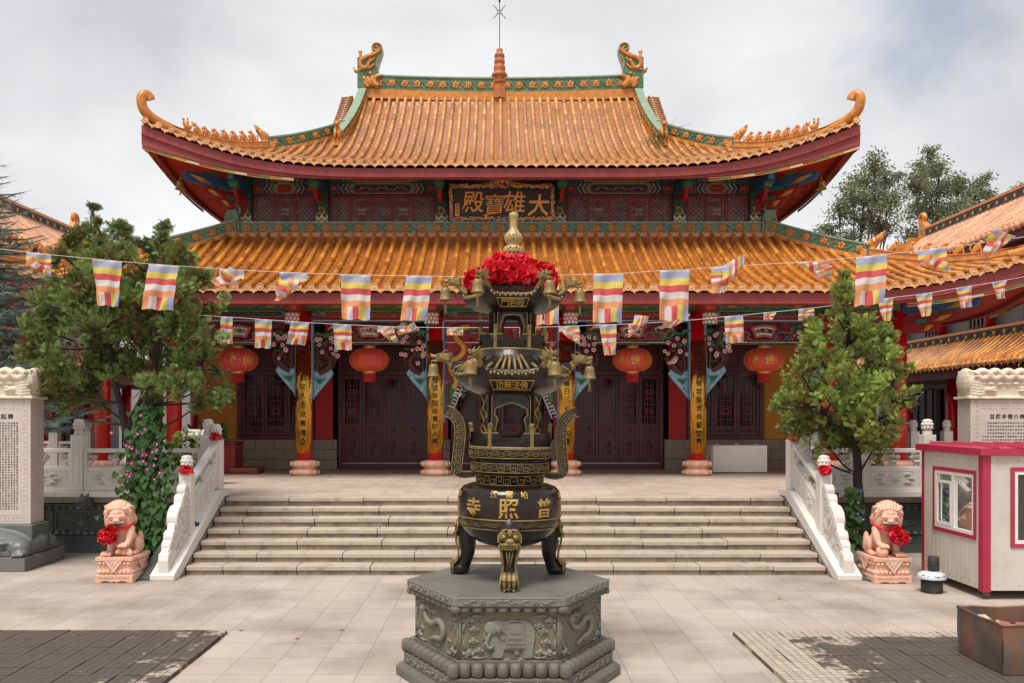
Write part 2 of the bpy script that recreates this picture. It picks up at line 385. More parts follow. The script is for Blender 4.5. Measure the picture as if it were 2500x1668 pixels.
def stairs():
    root = thing('stone_staircase', 'wide flight of seven weathered granite steps up to the temple terrace', 'stairs', ((SX0+SX1)/2, SY0, 0))
    tr = (SY1-SY0)/6; rs = T/7
    for k in range(7):
        y0 = SY0+k*tr; z1 = (k+1)*rs; y1 = y0+tr+.05 if k < 6 else y0+.42
        b = MB(); x = SX0+.005; first = True
        while x < SX1-.02:
            ln = rnd(1.15, 1.55) if not first else rnd(.3, 1.2)
            x2 = min(SX1-.005, x+ln)
            if SX1-x2 < .3: x2 = SX1-.005
            dz = rnd(-.006, .004); dy = rnd(-.008, .008)
            b.box(x+.005, x2-.005, y0+dy-.012, y1+.02, z1-.075+dz, z1+dz)          # nosing slab
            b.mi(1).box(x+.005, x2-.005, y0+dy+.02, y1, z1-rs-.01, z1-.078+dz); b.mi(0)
            x = x2; first = False
        b.build('step', [GRAN, mat('shaded_riser_granite', '9c8b78', .85, var=.2, vs=30, bump=.004, bs=90, dirt=.75, dcol='5c4d40', ds=2.6, dlo=.45, dhi=.66, stretch=(1, 1, .5))], root, bevel=.012, world=True)  # riser shade under top light put into a darker, heavily stained colour
    # rubble cheeks
    for xs in ((SX0-.12, SX0-.012), (SX1+.012, SX1+.12)):
        b = MB(); b.add([(xs[0], SY0-.35, 0), (xs[1], SY0-.35, 0), (xs[1], SY1+.05, 0), (xs[0], SY1+.05, 0), (xs[0], SY1+.05, T+.04), (xs[1], SY1+.05, T+.04)],
              [(0, 1, 5, 4), (0, 4, 3), (1, 2, 5), (3, 4, 5, 2), (0, 3, 2, 1)])
        b.build('cheek_wall', mat('rubble', '8a8178', .9, var=.3, vs=8, bump=.03, bs=9, dirt=.6, dcol='4f4a44', ds=5), root, world=True)
stairs()
# dark carved plinth wall of the terrace, left and right of the stairs
def plinth(x0, x1, lab):
    Y = 16.0; root = thing('plinth_wall', lab, 'wall', ((x0+x1)/2, Y, 0))
    b = MB(); b.box(x0, x1, Y-.0, Y+.3, .004, T-.14)
    b.box(x0, x1, Y-.09, Y-.002, .004, .16); b.box(x0, x1, Y-.06, Y-.002, .165, .24); b.box(x0, x1, Y-.03, Y-.002, .24, .31)
    b.box(x0, x1, Y-.07, Y-.002, .86, .905)
    b.build('wall', DKST, root, world=True)
    b = MB()
    for z, s in ((.36, 1), (.83, -1)):
        n = int((x1-x0)/.13)
        for i in range(n):
            x = x0+(i+.5)*(x1-x0)/n; b.ell((x, Y-.025, z), (.058, .05, .042), 10, 6)
    b.build('lotus_band', DKCV, root, world=True)
    b = MB(); x = x0+.1; k = 0; rr = random.Random(3)
    while x < x1-.5:
        wdt = .95 if k % 2 == 0 else .42
        x2 = min(x+wdt, x1-.05)
        b.ribbon([(x, .42), (x2, .42), (x2, .77), (x, .77)], .022, Y-.02, Y-.001, True)
        cx, cz = (x+x2)/2, .595
        if k % 2 == 0:
            for q in range(7):
                a = R(20+q*23); b.tube([(cx, Y-.01, cz-.12), (cx+math.cos(a)*.1, Y-.02, cz-.12+math.sin(a)*.13), (cx+math.cos(a)*.3, Y-.012, cz-.1+math.sin(a)*.2)], [.012, .02, .006], 5)
            b.ell((cx, Y-.01, cz-.05), (.06, .03, .06), 8, 5)
        else:
            for q in range(5): b.ell((cx+rr.uniform(-.05, .05), Y-.008, cz-.12+q*.06), (.06, .025, .035), 8, 5)
        b.ribbon([(x+.05, .925), (x2-.05, .925)], .012, Y-.012, Y+.0); 
        for q in range(int((x2-x)/.09)):
            b.ell((x+.06+q*.09, Y-.004, .955), (.035, .015, .02), 7, 4)
        x = x2+.06; k += 1
    b.box(x0, x1, Y-.004, Y-.001, .99, 1.0)
    b.build('relief_panel', DKCV, root, world=True)
    # stone dragon spout
    return root
plinth(-14.3, -5.25, 'dark carved stone plinth wall left of the stairs, under the white balustrade')
plinth(5.45, 14.3, 'dark carved stone plinth wall right of the stairs, behind the booth')
# ---------------------------------------------------------------- temple hall
hall = thing('temple_hall', 'large two tiered temple hall with orange glazed roofs, red columns and carved painted eaves', 'temple', (AX, 27.7, T))
class Roof:
    def __init__(s, Y0, Xc, Dx, Dy, Lh, prof, k, wn, bow=.25):
        s.Y0, s.Xc, s.Dx, s.Dy, s.Lh, s.prof, s.k, s.wn, s.bow = Y0, Xc, Dx, Dy, Lh, prof, k, wn, bow
        s.Yb = Y0+2*Lh; s.Ym = Y0+Lh
    def lift(s, c, u):
        a = max(0, 1-c/s.wn); b = max(0, 1-u/1.3); return s.k*a**3*b*b, s.bow*a*a*max(0, 1-u)
    def f(s, x, d):            # front slope, x relative to the axis
        c = (s.Xc-abs(x))/s.Dx; u = d/s.Dy; lf, bo = s.lift(c, u)
        kx = s.bow*max(0, 1-c/.4)**2*max(0, 1-u)
        return Vector((AX+x+math.copysign(kx, x), s.Y0+d-bo, s.prof(u)+lf))
    def sd(s, sg, y, d):       # side slope, y world, d inward
        dist = min(y-s.Y0, s.Yb-y); c = dist/s.Dy; u = d/s.Dx; lf, bo = s.lift(c, u)
        ky = s.bow*max(0, 1-c/.4)**2*max(0, 1-u)*(1 if y > s.Ym else -1)
        return Vector((AX+sg*(s.Xc-d+bo), y+ky, s.prof(u)+lf))
    def hip(s, sg, u, z=0):
        lf, bo = s.lift(u, u)
        return Vector((AX+sg*(s.Xc-u*s.Dx+bo*.7), s.Y0+u*s.Dy-bo*.7, s.prof(u)+lf+z))
def pu(D, z0, a, b): return lambda u: z0+a*(u*D)+b*(u*D)**2
UP = Roof(21.6, 8.70, 4.0, 4.05, 6.1, pu(4.05, 8.86, .25, .063), 1.02, 1.5)
LO = Roof(19.2, 12.4, 5.2, 4.1, 9.5, pu(4.1, 5.37, .3, .05), 1.05, 1.13)
def roof_cover(rf, name, top, sp, tr, tl, row, parent, wmax):
    """top(x) = how far up the front slope a column of tiles at x runs"""
    b = MB(); n = int(rf.Xc/sp); rr = random.Random(5)
    xs = [i*sp for i in range(-n, n+1)]
    lp = MB(); lp.cs = True
    for x in xs:
        D = top(x)
        if D < .25: D = .25
        m = max(1, int(D/tl)); st = D/m
        for j in range(m):
            d0, d1 = j*st, (j+1)*st
            p0, p1 = rf.f(x, d0), rf.f(x, d1)
            t = (p1-p0).normalized(); nn = Vector((0, -t.z, t.y)).normalized()
            if nn.z < 0: nn = -nn
            q0, q1 = p0+nn*.058, p1+nn*.058
            vs = []
            for q, r_ in ((q0, tr*1.07), (q1+t*.01, tr*.94)):
                for k in range(7):
                    a = R(-35+250*k/6); vs.append(q+Vector((1, 0, 0))*math.cos(a)*r_+nn*math.sin(a)*r_)
            fs = [(k, k+1, 8+k, 7+k) for k in range(6)]+[tuple(range(6, -1, -1))]
            b.ct = min(1, max(0, rr.gauss(.5, .26))); b.add(vs, fs[:6], True); b.add(vs, fs[6:], False)
        # end disc
        p = rf.f(x, 0); b.ct = rr.uniform(.3, .8); b.cm = 1
        vs = []; rd = tr*1.42; sg_ = 12
        for yy, r_ in ((-.0, rd), (-.035, rd), (-.035, rd*.8), (-.026, rd*.76), (-.026, rd*.4), (-.036, rd*.34)):
            for k in range(sg_):
                a = 2*math.pi*k/sg_; vs.append((p.x+r_*math.cos(a), p.y+yy, p.z+.035+r_*math.sin(a)))
        fs = [(j*sg_+k, j*sg_+(k+1) % sg_, (j+1)*sg_+(k+1) % sg_, (j+1)*sg_+k) for j in range(5) for k in range(sg_)]+[tuple(5*sg_+k for k in range(sg_))]
        b.add(vs, fs, False); b.cm = 0
    # pans with stepped curved lips
    for i in range(len(xs)-1):
        xa, xb = xs[i]+tr*.8, xs[i+1]-tr*.8; xm = (xa+xb)/2
        D = min(top(xs[i]), top(xs[i+1])); m = max(1, int(D/row))
        for j in range(m):
            d0, d1 = j*row-.01, (j+1)*row
            b.ct = min(1, max(0, rr.gauss(.45, .22)))
            lo, hi = [], []; drop = []
            for k in range(5):
                a = k/4; x = xa+(xb-xa)*a; sag = .045*(1-(2*a-1)**2)
                p = rf.f(x, max(0, d0)); t = rf.f(x, d1)
                lo.append(p+Vector((0, .012*(1-(2*a-1)**2)-.012, .032-sag))); hi.append(t+Vector((0, 0, .008-sag)))
                drop.append(p+Vector((0, .0, -.012-sag)))
            b.add(lo+hi, [(k, k+1, 6+k, 5+k) for k in range(4)], False)
            b.add(drop+lo, [(k, k+1, 6+k, 5+k) for k in range(4)], False)
        # drip tile
        b.ct = rr.uniform(.5, .85)
        pl = [(-.5, .03), (-.5, -.02), (-.38, -.055), (-.22, -.06), (-.1, -.085), (0, -.115), (.1, -.085), (.22, -.06), (.38, -.055), (.5, -.02), (.5, .03), (.25, .01), (0, 0), (-.25, .01)]
        ww = (xb-xa)*1.25; p = rf.f(xm, 0)
        za = rf.f(xa, 0).z-p.z; zb = rf.f(xb, 0).z-p.z
        b.cm = 1; b.prism([(p.x+q[0]*ww, p.z-.01+q[1]*.85+(zb-za)*q[0]) for q in pl], p.y-.03, p.y-.005); b.cm = 0
    return b.build(name, [wmax, mat('eave_end_tile', 'cf9866', .5, var=.18, vs=12, tint=.25, dirt=.3, dcol='7a5236', ds=9)], parent, world=True)
def sheet(rf, name, off, m, parent, utop_f, utop_s, ext=0, n=48):
    b = MB(); b.cs = True
    for face in range(2):           # front & back
        rows = 10; vs = []
        for j in range(rows+1):
            for i in range(n+1):
                a = i/n*2-1; d = utop_f*j/rows; hw = rf.Xc-min(d/rf.Dy, 1)*rf.Dx
                p = rf.f(a*hw, d)
                if face: p = Vector((p.x, 2*rf.Ym-p.y, p.z))
                vs.append((p.x, p.y, p.z+off))
        fs = [(j*(n+1)+i, j*(n+1)+i+1, (j+1)*(n+1)+i+1, (j+1)*(n+1)+i) for j in range(rows) for i in range(n)]
        b.add(vs, fs)
    for sg in (-1, 1):
        rows = 10; vs = []
        for j in range(rows+1):
            for i in range(n+1):
                a = i/n; d = utop_s*j/rows; ins = min(d/rf.Dx, 1)*rf.Dy
                y = rf.Y0+ins+(2*rf.Lh-2*ins)*a
                p = rf.sd(sg, y, d); vs.append((p.x, p.y, p.z+off))
        b.add(vs, [(j*(n+1)+i, j*(n+1)+i+1, (j+1)*(n+1)+i+1, (j+1)*(n+1)+i) for j in range(rows) for i in range(n)])
    return b.build(name, m, parent, world=True)
def fascia(rf, parent, h0, h1, z0, inset=.07):
    def loop():
        pts = []
        n = 60
        for i in range(n+1):
            x = (i/n*2-1)*rf.Xc; p = rf.f(x, 0); c = (rf.Xc-abs(x))/rf.Dx; pts.append((p+Vector((0, inset, 0)), max(0, 1-c/rf.wn)))
        for i in range(1, n+1):
            y = rf.Y0+2*rf.Lh*i/n; p = rf.sd(1, y, 0); c = min(y-rf.Y0, rf.Yb-y)/rf.Dy; pts.append((p+Vector((-inset, 0, 0)), max(0, 1-c/rf.wn)))
        for i in range(1, n+1):
            x = -(i/n*2-1)*rf.Xc; p = rf.f(x, 0); p.y = 2*rf.Ym-p.y; c = (rf.Xc-abs(x))/rf.Dx; pts.append((p+Vector((0, -inset, 0)), max(0, 1-c/rf.wn)))
        for i in range(1, n):
            y = rf.Yb-2*rf.Lh*i/n; p = rf.sd(-1, y, 0); c = min(y-rf.Y0, rf.Yb-y)/rf.Dy; pts.append((p+Vector((inset, 0, 0)), max(0, 1-c/rf.wn)))
        return pts
    pts = loop(); n = len(pts); C = Vector((AX, rf.Ym, 0))
    b = MB(); vs = []
    for p, t in pts:
        hh = h0+(h1-h0)*t*t
        di = Vector((C.x-p.x, C.y-p.y, 0)); di = Vector((math.copysign(1, di.x)*min(1, abs(di.x)), math.copysign(1, di.y)*min(1, abs(di.y)), 0)).normalized()*.14
        vs += [p+Vector((0, 0, z0)), p+Vector((0, 0, z0-hh)), p+di+Vector((0, 0, z0-hh)), p+di+Vector((0, 0, z0))]
    fs = []
    for i in range(n):
        j = (i+1) % n
        for k in range(4): fs.append((i*4+k, i*4+(k+1) % 4, j*4+(k+1) % 4, j*4+k))
    b.add(vs, fs); o = b.build('eave_fascia', FASC, parent, world=True)
    # painted edging under the raised corners
    e = MB()
    for i in range(n):
        j = (i+1) % n; p, t = pts[i]; q, t2 = pts[j]
        if t < .42 or t2 < .42:
            if e.v: e.build('painted_edging', [YEL, PRED, WHT, PGRN], parent, world=True); e = MB()
            continue
        h_ = h0+(h1-h0)*t*t; h2 = h0+(h1-h0)*t2*t2
        for mi, (a0, a1) in enumerate(((.012, .035), (.035, .075), (.075, .09))):
            e.mi(0 if mi != 1 else (1, 3, 0, 2)[i % 4])
            e.add([p+Vector((0, .03, z0-h_-a0)), q+Vector((0, .03, z0-h2-a0)), q+Vector((0, .03, z0-h2-a1)), p+Vector((0, .03, z0-h_-a1)),
                   p+Vector((0, .07, z0-h_-a0)), q+Vector((0, .07, z0-h2-a0)), q+Vector((0, .07, z0-h2-a1)), p+Vector((0, .07, z0-h_-a1))],
                  [(0, 1, 2, 3), (3, 2, 6, 7), (7, 6, 5, 4), (4, 5, 1, 0)])
    if e.v: e.build('painted_edging', [YEL, PRED, WHT, PGRN], parent, world=True)
    return o
def flower(b, c, r, rx=Vector((1, 0, 0)), n=Vector((0, -1, 0)), pet=8, kind=0):
    """relief rosette facing n, centre c"""
    rx = Vector(rx).normalized(); n = Vector(n).normalized(); up = n.cross(rx)*-1
    if up.z < 0: up = -up
    M = Matrix((rx, n, up)).transposed()
    if kind == 0:
        for k in range(pet):
            a = 2*math.pi*k/pet; o = rx*math.cos(a)*r*.6+up*math.sin(a)*r*.6
            b.ell(c+o+n*.012, (r*.34, .022, r*.34), 7, 5, M)
        b.ell(c+n*.03, (r*.36, .03, r*.36), 8, 5, M)
    else:
        for k in range(5):
            a = R(90+72*k); o = rx*math.cos(a)*r*.55+up*math.sin(a)*r*.6
            b.ell(c+o+n*.012, (r*.42, .024, r*.42), 7, 5, M)
        b.ell(c+n*.03, (r*.2, .03, r*.2), 6, 4, M)
def vine(b, p, q, amp, up, n, r=.01):
    d = q-p; pts = [p+d*t/12+up*math.sin(t/12*math.pi*2)*amp+n*.012 for t in range(13)]
    b.tube(pts, r, 5, False)
    for t in (.3, .7):
        c = p+d*t; 
        for s_ in (-1, 1):
            b.ell(c+up*s_*amp*1.3+n*.014, (.035, .014, .02), 6, 4, Matrix.Rotation(s_*.7, 3, 'Y'))
def frieze(name, pts, h, th, parent, n=Vector((0, -1, 0)), fr=.075, step=.34, cap=True, base=.07):
    """green relief band along pts (bottom line), material slots green / orange / pale cap"""
    b = MB(); pts = [Vector(p) for p in pts]; n = Vector(n).normalized()
    m = len(pts)
    def ring(off0, off1, z0, z1):
        vs = []
        for p in pts: vs += [p+n*off1+Vector((0, 0, z0)), p+n*off1+Vector((0, 0, z1)), p-n*off0+Vector((0, 0, z1)), p-n*off0+Vector((0, 0, z0))]
        fs = []
        for i in range(m-1):
            for k in range(4): fs.append((i*4+k, i*4+(k+1) % 4, (i+1)*4+(k+1) % 4, (i+1)*4+k))
        fs += [(0, 1, 2, 3), tuple((m-1)*4+k for k in (3, 2, 1, 0))]
        return vs, fs
    if base:
        b.mi(1); b.add(*ring(th/2, th/2+.03, 0, base*.45)); b.add(*ring(th/2, th/2+.012, base*.46, base))
    b.mi(0); b.add(*ring(th/2, th/2, base, h-.05 if cap else h))
    if cap: b.mi(2); b.add(*ring(th/2+.03, th/2+.03, h-.049, h))
    # rosettes
    ln = [0]
    for i in range(m-1): ln.append(ln[-1]+(pts[i+1]-pts[i]).length)
    k = int(ln[-1]/step); pz = (base+h-.05)/2
    def at(t):
        for i in range(m-1):
            if ln[i+1] >= t-1e-6:
                u = (t-ln[i])/(ln[i+1]-ln[i]); return pts[i].lerp(pts[i+1], u), (pts[i+1]-pts[i]).normalized()
        return pts[-1], (pts[-1]-pts[-2]).normalized()
    prev = None
    for i in range(k):
        p, d = at((i+.5)*ln[-1]/k); c = p+Vector((0, 0, pz))+n*th/2
        b.mi(1); flower(b, c, fr, d, n, 8, 1 if i % 3 == 1 else 0)
        if prev is not None:
            b.mi(0 if i % 2 else 1); vine(b, prev, c, fr*.5, Vector((0, 0, 1)), n, .009)
            b.mi(0)
        prev = c
    return b.build(name, [GRN, ORN, GRNP], parent, world=True)
def curl(c, r0, r1, a0, a1, n, y=0, sx=1):
    return [(c[0]+sx*math.cos(a)*r, y, c[1]+math.sin(a)*r) for a, r in [(a0+(a1-a0)*i/n, r0+(r1-r0)*i/n) for i in range(n+1)]]
def small_beast(name, bird=False):
    b = MB()
    if not bird:
        b.ell((0, 0, .10), (.075, .05, .06)); b.tube([(.05, 0, .06), (.02, 0, .13), (-.05, 0, .2)], [.065, .055, .04], 8)
        b.ell((-.075, 0, .225), (.05, .035, .038)); b.ell((-.115, 0, .215), (.03, .022, .022))
        b.tube([(-.05, .025, .15), (-.075, .03, .08), (-.085, .03, 0)], [.03, .022, .02], 6); b.tube([(-.05, -.025, .15), (-.075, -.03, .08), (-.085, -.03, 0)], [.03, .022, .02], 6)
        b.ell((.07, .035, .035), (.055, .025, .035)); b.ell((.07, -.035, .035), (.055, .025, .035))
        b.tube([(.1, 0, .05), (.14, 0, .12), (.11, 0, .19), (.13, 0, .22)], [.018, .02, .02, .008], 6)
        b.tube([(-.06, .02, .25), (-.05, .025, .285)], [.014, .004], 5); b.tube([(-.06, -.02, .25), (-.05, -.025, .285)], [.014, .004], 5)
    else:
        b.ell((0, 0, .1), (.1, .055, .07)); b.tube([(-.06, 0, .12), (-.1, 0, .2), (-.09, 0, .25)], [.045, .03, .025], 7); b.ell((-.1, 0, .265), (.035, .025, .028)); b.tube([(-.12, 0, .26), (-.16, 0, .25)], [.012, .003], 5)
        for k in range(3): b.tube([(.06, 0, .1), (.12+.02*k, 0, .17+.03*k), (.1+.03*k, 0, .27-.02*k)], [.03, .025, .01], 6)
        b.ell((.0, 0, .21), (.03, .03, .06)); b.ell((0, 0, .29), .025); b.tube([(0, 0, .07), (0, 0, 0)], .03, 6)
    return b
BEAST = None
def beasts(rf, sg, u0, u1, n, parent, zoff, s=1.12):
    global BEAST
    if BEAST is None:
        BEAST = [small_beast('x').build('roof_beast', ORN, None, remesh=.011, smooth=2), small_beast('x', True).build('roof_beast', ORN, None, remesh=.011, smooth=2)]
        for o in BEAST: col.objects.unlink(o)
    wl = wloc(parent)
    for i in range(n):
        u = u0+(u1-u0)*i/(n-1); p = rf.hip(sg, u, zoff); src = BEAST[1 if i == 0 else 0]
        o = src.copy(); col.objects.link(o); o.parent = parent; o.location = p-wl
        q = rf.hip(sg, u-.05, zoff); d = (q-p)          # facing the corner
        o.rotation_euler = (0, 0, math.atan2(d.y, d.x)+math.pi); o.scale = (s, s, s*rnd(.95, 1.1))
def dragon_head(b, c, s, face=-1, tilt=0):
    """side-view relief head looking along face (x); built in place"""
    def q(x, y, z): return (c[0]+face*-x*s*-1, c[1]+y*s, c[2]+z*s)
    b.ell(q(0, 0, 0), (.2*s, .12*s, .16*s)); b.ell(q(.22, 0, .03), (.16*s, .09*s, .07*s)); b.ell(q(.2, 0, -.13), (.15*s, .08*s, .04*s))
    b.ell(q(.34, 0, .09), (.05*s, .07*s, .05*s))
    for sy in (-1, 1):
        b.ell(q(.1, .1*sy, .1), .045*s); b.tube([q(-.02, .08*sy, .12), q(-.18, .1*sy, .25), q(-.32, .1*sy, .27)], [.035*s, .028*s, .008*s], 6)
        for k in range(4): b.tube([q(-.1, .08*sy, -.05+.05*k), q(-.28, .12*sy, -.12+.08*k), q(-.38-.02*k, .1*sy, -.02+.1*k)], [.04*s, .03*s, .006*s], 6)
def hip_ridge(rf, sg, parent, u_b0, u_b1, u_d, nb, nrm):
    # tiled lower part with beasts
    pts = [rf.hip(sg, .04+(u_d-.04)*i/16) for i in range(17)]; b = MB()
    n = Vector((-sg*rf.Dy, -rf.Dx, 0)).normalized()*1  # outward in plan of the front face side
    n = Vector((sg*-rf.Dy, -rf.Dx, 0)).normalized()
    for (o0, z0, z1, r_) in ((.09, -.05, .12, 0), (.11, .12, .15, 0), (.08, .15, .26, 0), (.1, .26, .29, 0)):
        vs = []
        for i, p in enumerate(pts):
            k = 1 if i > 4 else .55+.11*i
            vs += [p+n*o0+Vector((0, 0, z0)), p+n*o0+Vector((0, 0, z1*k)), p-n*o0+Vector((0, 0, z1*k)), p-n*o0+Vector((0, 0, z0))]
        fs = [(i*4+k, i*4+(k+1) % 4, (i+1)*4+(k+1) % 4, (i+1)*4+k) for i in range(16) for k in range(4)]+[(0, 1, 2, 3)]
        b.add(vs, fs)
    b.build('hip_ridge', ORN, parent, world=True, bevel=.01)
    beasts(rf, sg, u_b0, u_b1, nb, parent, .27)
    # horn
    c0 = rf.hip(sg, 0.0); h = Vector((sg*rf.Dx, -rf.Dy, 0)).normalized()
    e1 = rf.hip(sg, .16, .1); e2 = rf.hip(sg, .08, .12)
    path = [e1, e2, c0+h*.0+Vector((0, 0, .2)), c0+h*.08+Vector((0, 0, .42)), c0+h*.08+Vector((0, 0, .58)), c0+h*.0+Vector((0, 0, .66)), c0-h*.1+Vector((0, 0, .64)), c0-h*.13+Vector((0, 0, .55))]
    path = smooth_path(path, 3)
    m = len(path); b = MB(); b.tube(path, [.15-.03*math.sin(i/m*3) for i in range(m)], 10, flat=1)
    b.build('ridge_horn', ORN, parent, world=True)
    # green flowered upper part
    pts = [rf.hip(sg, u_d+(1.0-u_d)*i/10, -.03) for i in range(11)]
    frieze('flowered_ridge', pts, .44, .18, parent, n=n, fr=.105, step=.42, base=.12)
    b = MB(); p = rf.hip(sg, u_d, .2)
    s = 1.0; dx = Vector((sg, -.6, 0)).normalized()
    M = Matrix.Translation(p) @ Matrix.Rotation(math.atan2(dx.y, dx.x), 4, 'Z'); b.M = M
    dragon_head(b, (.0, 0, -.02), .72, 1)
    for k in range(9): b.tube([(-.15+.03*k, 0, .08), (-.12+.05*k+.05*(k % 2), .05*(k % 3-1), .2+.02*k), (-.02+.045*k-.06*(k % 2), 0, .3+.022*k), (.05+.04*k, .02, .3+.03*k)], [.045, .035, .022, .006], 6)
    b.M = None
    b.build('ridge_dragon_head', ORN, parent, world=True, remesh=.022, smooth=1)
def smooth_path(pts, it=2):
    pts = [Vector(p) for p in pts]
    for _ in range(it):
        q = [pts[0]]
        for a, c in zip(pts[:-1], pts[1:]): q += [a.lerp(c, .25), a.lerp(c, .75)]
        q.append(pts[-1]); pts = q
    return pts
def bell(name_label, loc, s, parent=None, group='wind bells under the roof corners'):
    root = thing('wind_bell', name_label, 'bell', loc, group)
    b = MB(); b.lathe([(.02, 0), (.05, -.01), (.07, -.05), (.075, -.12), (.09, -.17), (.115, -.2), (.118, -.215), (.1, -.21), (.07, -.12), (.05, -.03)], 20, cap=False)
    b.tube([(0, 0, .1), (0, 0, -.02)], .008, 5); b.tube([(0, 0, .0), (0, 0, -.26)], .006, 5)
    b.tube([(.03*math.cos(a), 0, .01+.03*math.sin(a)) for a in [math.pi*i/6 for i in range(7)]], .01, 5)
    b.M = Matrix.Scale(s, 4); vv = [Vector(v)*s for v in b.v]; b.v = [tuple(v) for v in vv]; b.M = None
    b.build('bell_body', mat('old_brass', '9a7f45', .4, metal=.7, var=.25, vs=12), root)
    c = MB(); c.prism([(-.03*s, -.36*s), (-.012*s, -.26*s), (.012*s, -.26*s), (.03*s, -.37*s), (0, -.33*s)], -.004, .004); c.build('clapper', mat('old_brass', '9a7f45'), root)
    return root
# --- upper roof
uroof = sheet(UP, 'upper_roof', 0, TILEU, hall, 4.05, 4.05)
def utop(x):
    ax = abs(x)
    return 6.0 if ax <= 4.62 else max(0, UP.Xc-ax-.08)
roof_cover(UP, 'upper_tiles', utop, .253, .057, .3, .2, uroof, TILEU)
def gable():
    b = MB()
    # upper front/back slope sheets above the hips and gable walls
    for fb in (0, 1):
        vs = []; rows = 8
        for j in range(rows+1):
            d = 3.9+(6.1-3.9)*j/rows
            for x in (-4.95, 4.95):
                p = UP.f(0, d); vs.append((AX+x, p.y if not fb else 2*UP.Ym-p.y, p.z))
        b.add(vs, [(2*j, 2*j+1, 2*j+3, 2*j+2) for j in range(rows)])
    for sg in (-1, 1):
        x = AX+sg*4.75; rows = 8; l1 = [];
        for j in range(rows+1):
            d = 3.5+(6.1-3.5)*j/rows; p = UP.f(0, d); l1.append((x, p.y, p.z-.05))
        l2 = [(x, 2*UP.Ym-p[1], p[2]) for p in reversed(l1)]
        b.add(l1+l2, [tuple(range(len(l1+l2)))])
        # row of short tube tiles over the gable edge
        for j in range(16):
            d = 4.1+j*.125; p = UP.f(0, d)
            b.tube([(AX+sg*4.72, p.y, p.z+.12), (AX+sg*5.05, p.y-.02, p.z+.06)], .055, 8)
            b.tube([(AX+sg*5.05, p.y-.02, p.z+.06), (AX+sg*5.08, p.y-.02, p.z+.055)], .07, 8)
    b.build('gable', TILEU, uroof, world=True)
gable()
fascia(UP, uroof, .26, .5, -.1)
sheet(UP, 'soffit', -.34, SOFF, uroof, 3.9, 3.9)
# main ridge with sag
def ridge_z(x): return 12.76+.12*(abs(x)/4.6)**2
YR = UP.Ym
frieze('main_ridge', [(AX-4.5+9*i/18, YR, ridge_z(-4.5+9*i/18)-.16) for i in range(19)], .76, .24, uroof, fr=.125, step=.40, base=.3)
def chiwen(sg):
    sc_ = YR/F/10.45; X0 = -4.62; 
    ol = [(255, 1240), (255, 465), (385, 465), (420, 440), (520, 385), (650, 325), (618, 270), (605, 200), (640, 125), (700, 92), (760, 87), (830, 110), (875, 160), (892, 230), (888, 330), (850, 450), (805, 570), (775, 700), (775, 860), (800, 900), (905, 935), (840, 985), (815, 1080), (830, 1200), (790, 1240)]
    def cv(x, y): 
        px = 850+x/10.45; py = 100+y/10.45; return ((px-CX)/F*YR, H+(HY-py)/F*YR)
    def fl(x, z): 
        x = x-AX+.0; return (AX+x if sg < 0 else AX-x-.0, z)
    b = MB(); poly = [fl(*cv(*p)) for p in ol]; b.prism(poly, YR-.17, YR+.17)
    b.mi(1)
    def tb(pts, r):
        pp = smooth_path([Vector((fl(*cv(*p))[0], YR-.19, fl(*cv(*p))[1])) for p in pts], 2); n = len(pp); b.tube(pp, [r*(.6+.6*math.sin(math.pi*(i+.5)/n)) for i in range(n)], 7)
    tb([(850, 240), (800, 330), (640, 420), (450, 470), (340, 560), (330, 680), (420, 760), (520, 720), (560, 600), (600, 520)], .06)
    tb([(880, 330), (870, 180), (760, 100), (640, 150), (640, 260), (720, 310), (780, 260), (760, 190), (700, 190)], .022)
    tb([(560, 600), (660, 540), (700, 480)], .03); tb([(480, 760), (600, 740), (680, 650)], .03); tb([(300, 800), (380, 760), (450, 770)], .035)
    tb([(820, 420), (760, 600), (760, 740)], .02); tb([(650, 950), (640, 1080), (720, 1180), (800, 1210)], .09); tb([(690, 1050), (720, 960), (880, 930)], .05)
    tb([(400, 980), (480, 1080), (540, 1180)], .06); tb([(420, 1080), (480, 1180), (560, 1230)], .05); tb([(520, 980), (560, 1080), (620, 1200)], .05)
    for p in ((590, 890), (700, 1080), (340, 600)): 
        q = fl(*cv(*p)); b.ell((q[0], YR-.2, q[1]), (.06, .05, .06))
    # sword hilt and rear spout
    q = [fl(*cv(*p)) for p in ((320, 465), (310, 300))]; b.tube([(q[0][0], YR, q[0][1]-.05), (q[1][0], YR, q[1][1])], [.05, .045], 8); b.ell((q[1][0], YR, q[1][1]+.02), (.065, .05, .06))
    q = [fl(*cv(*p)) for p in ((270, 780), (190, 760), (130, 670))]; b.tube([(a[0], YR, a[1]) for a in q], [.09, .07, .015], 8)
    b.build('ridge_dragon', [GRN, ORN], uroof, world=True, bevel=.012)
chiwen(-1); chiwen(1)
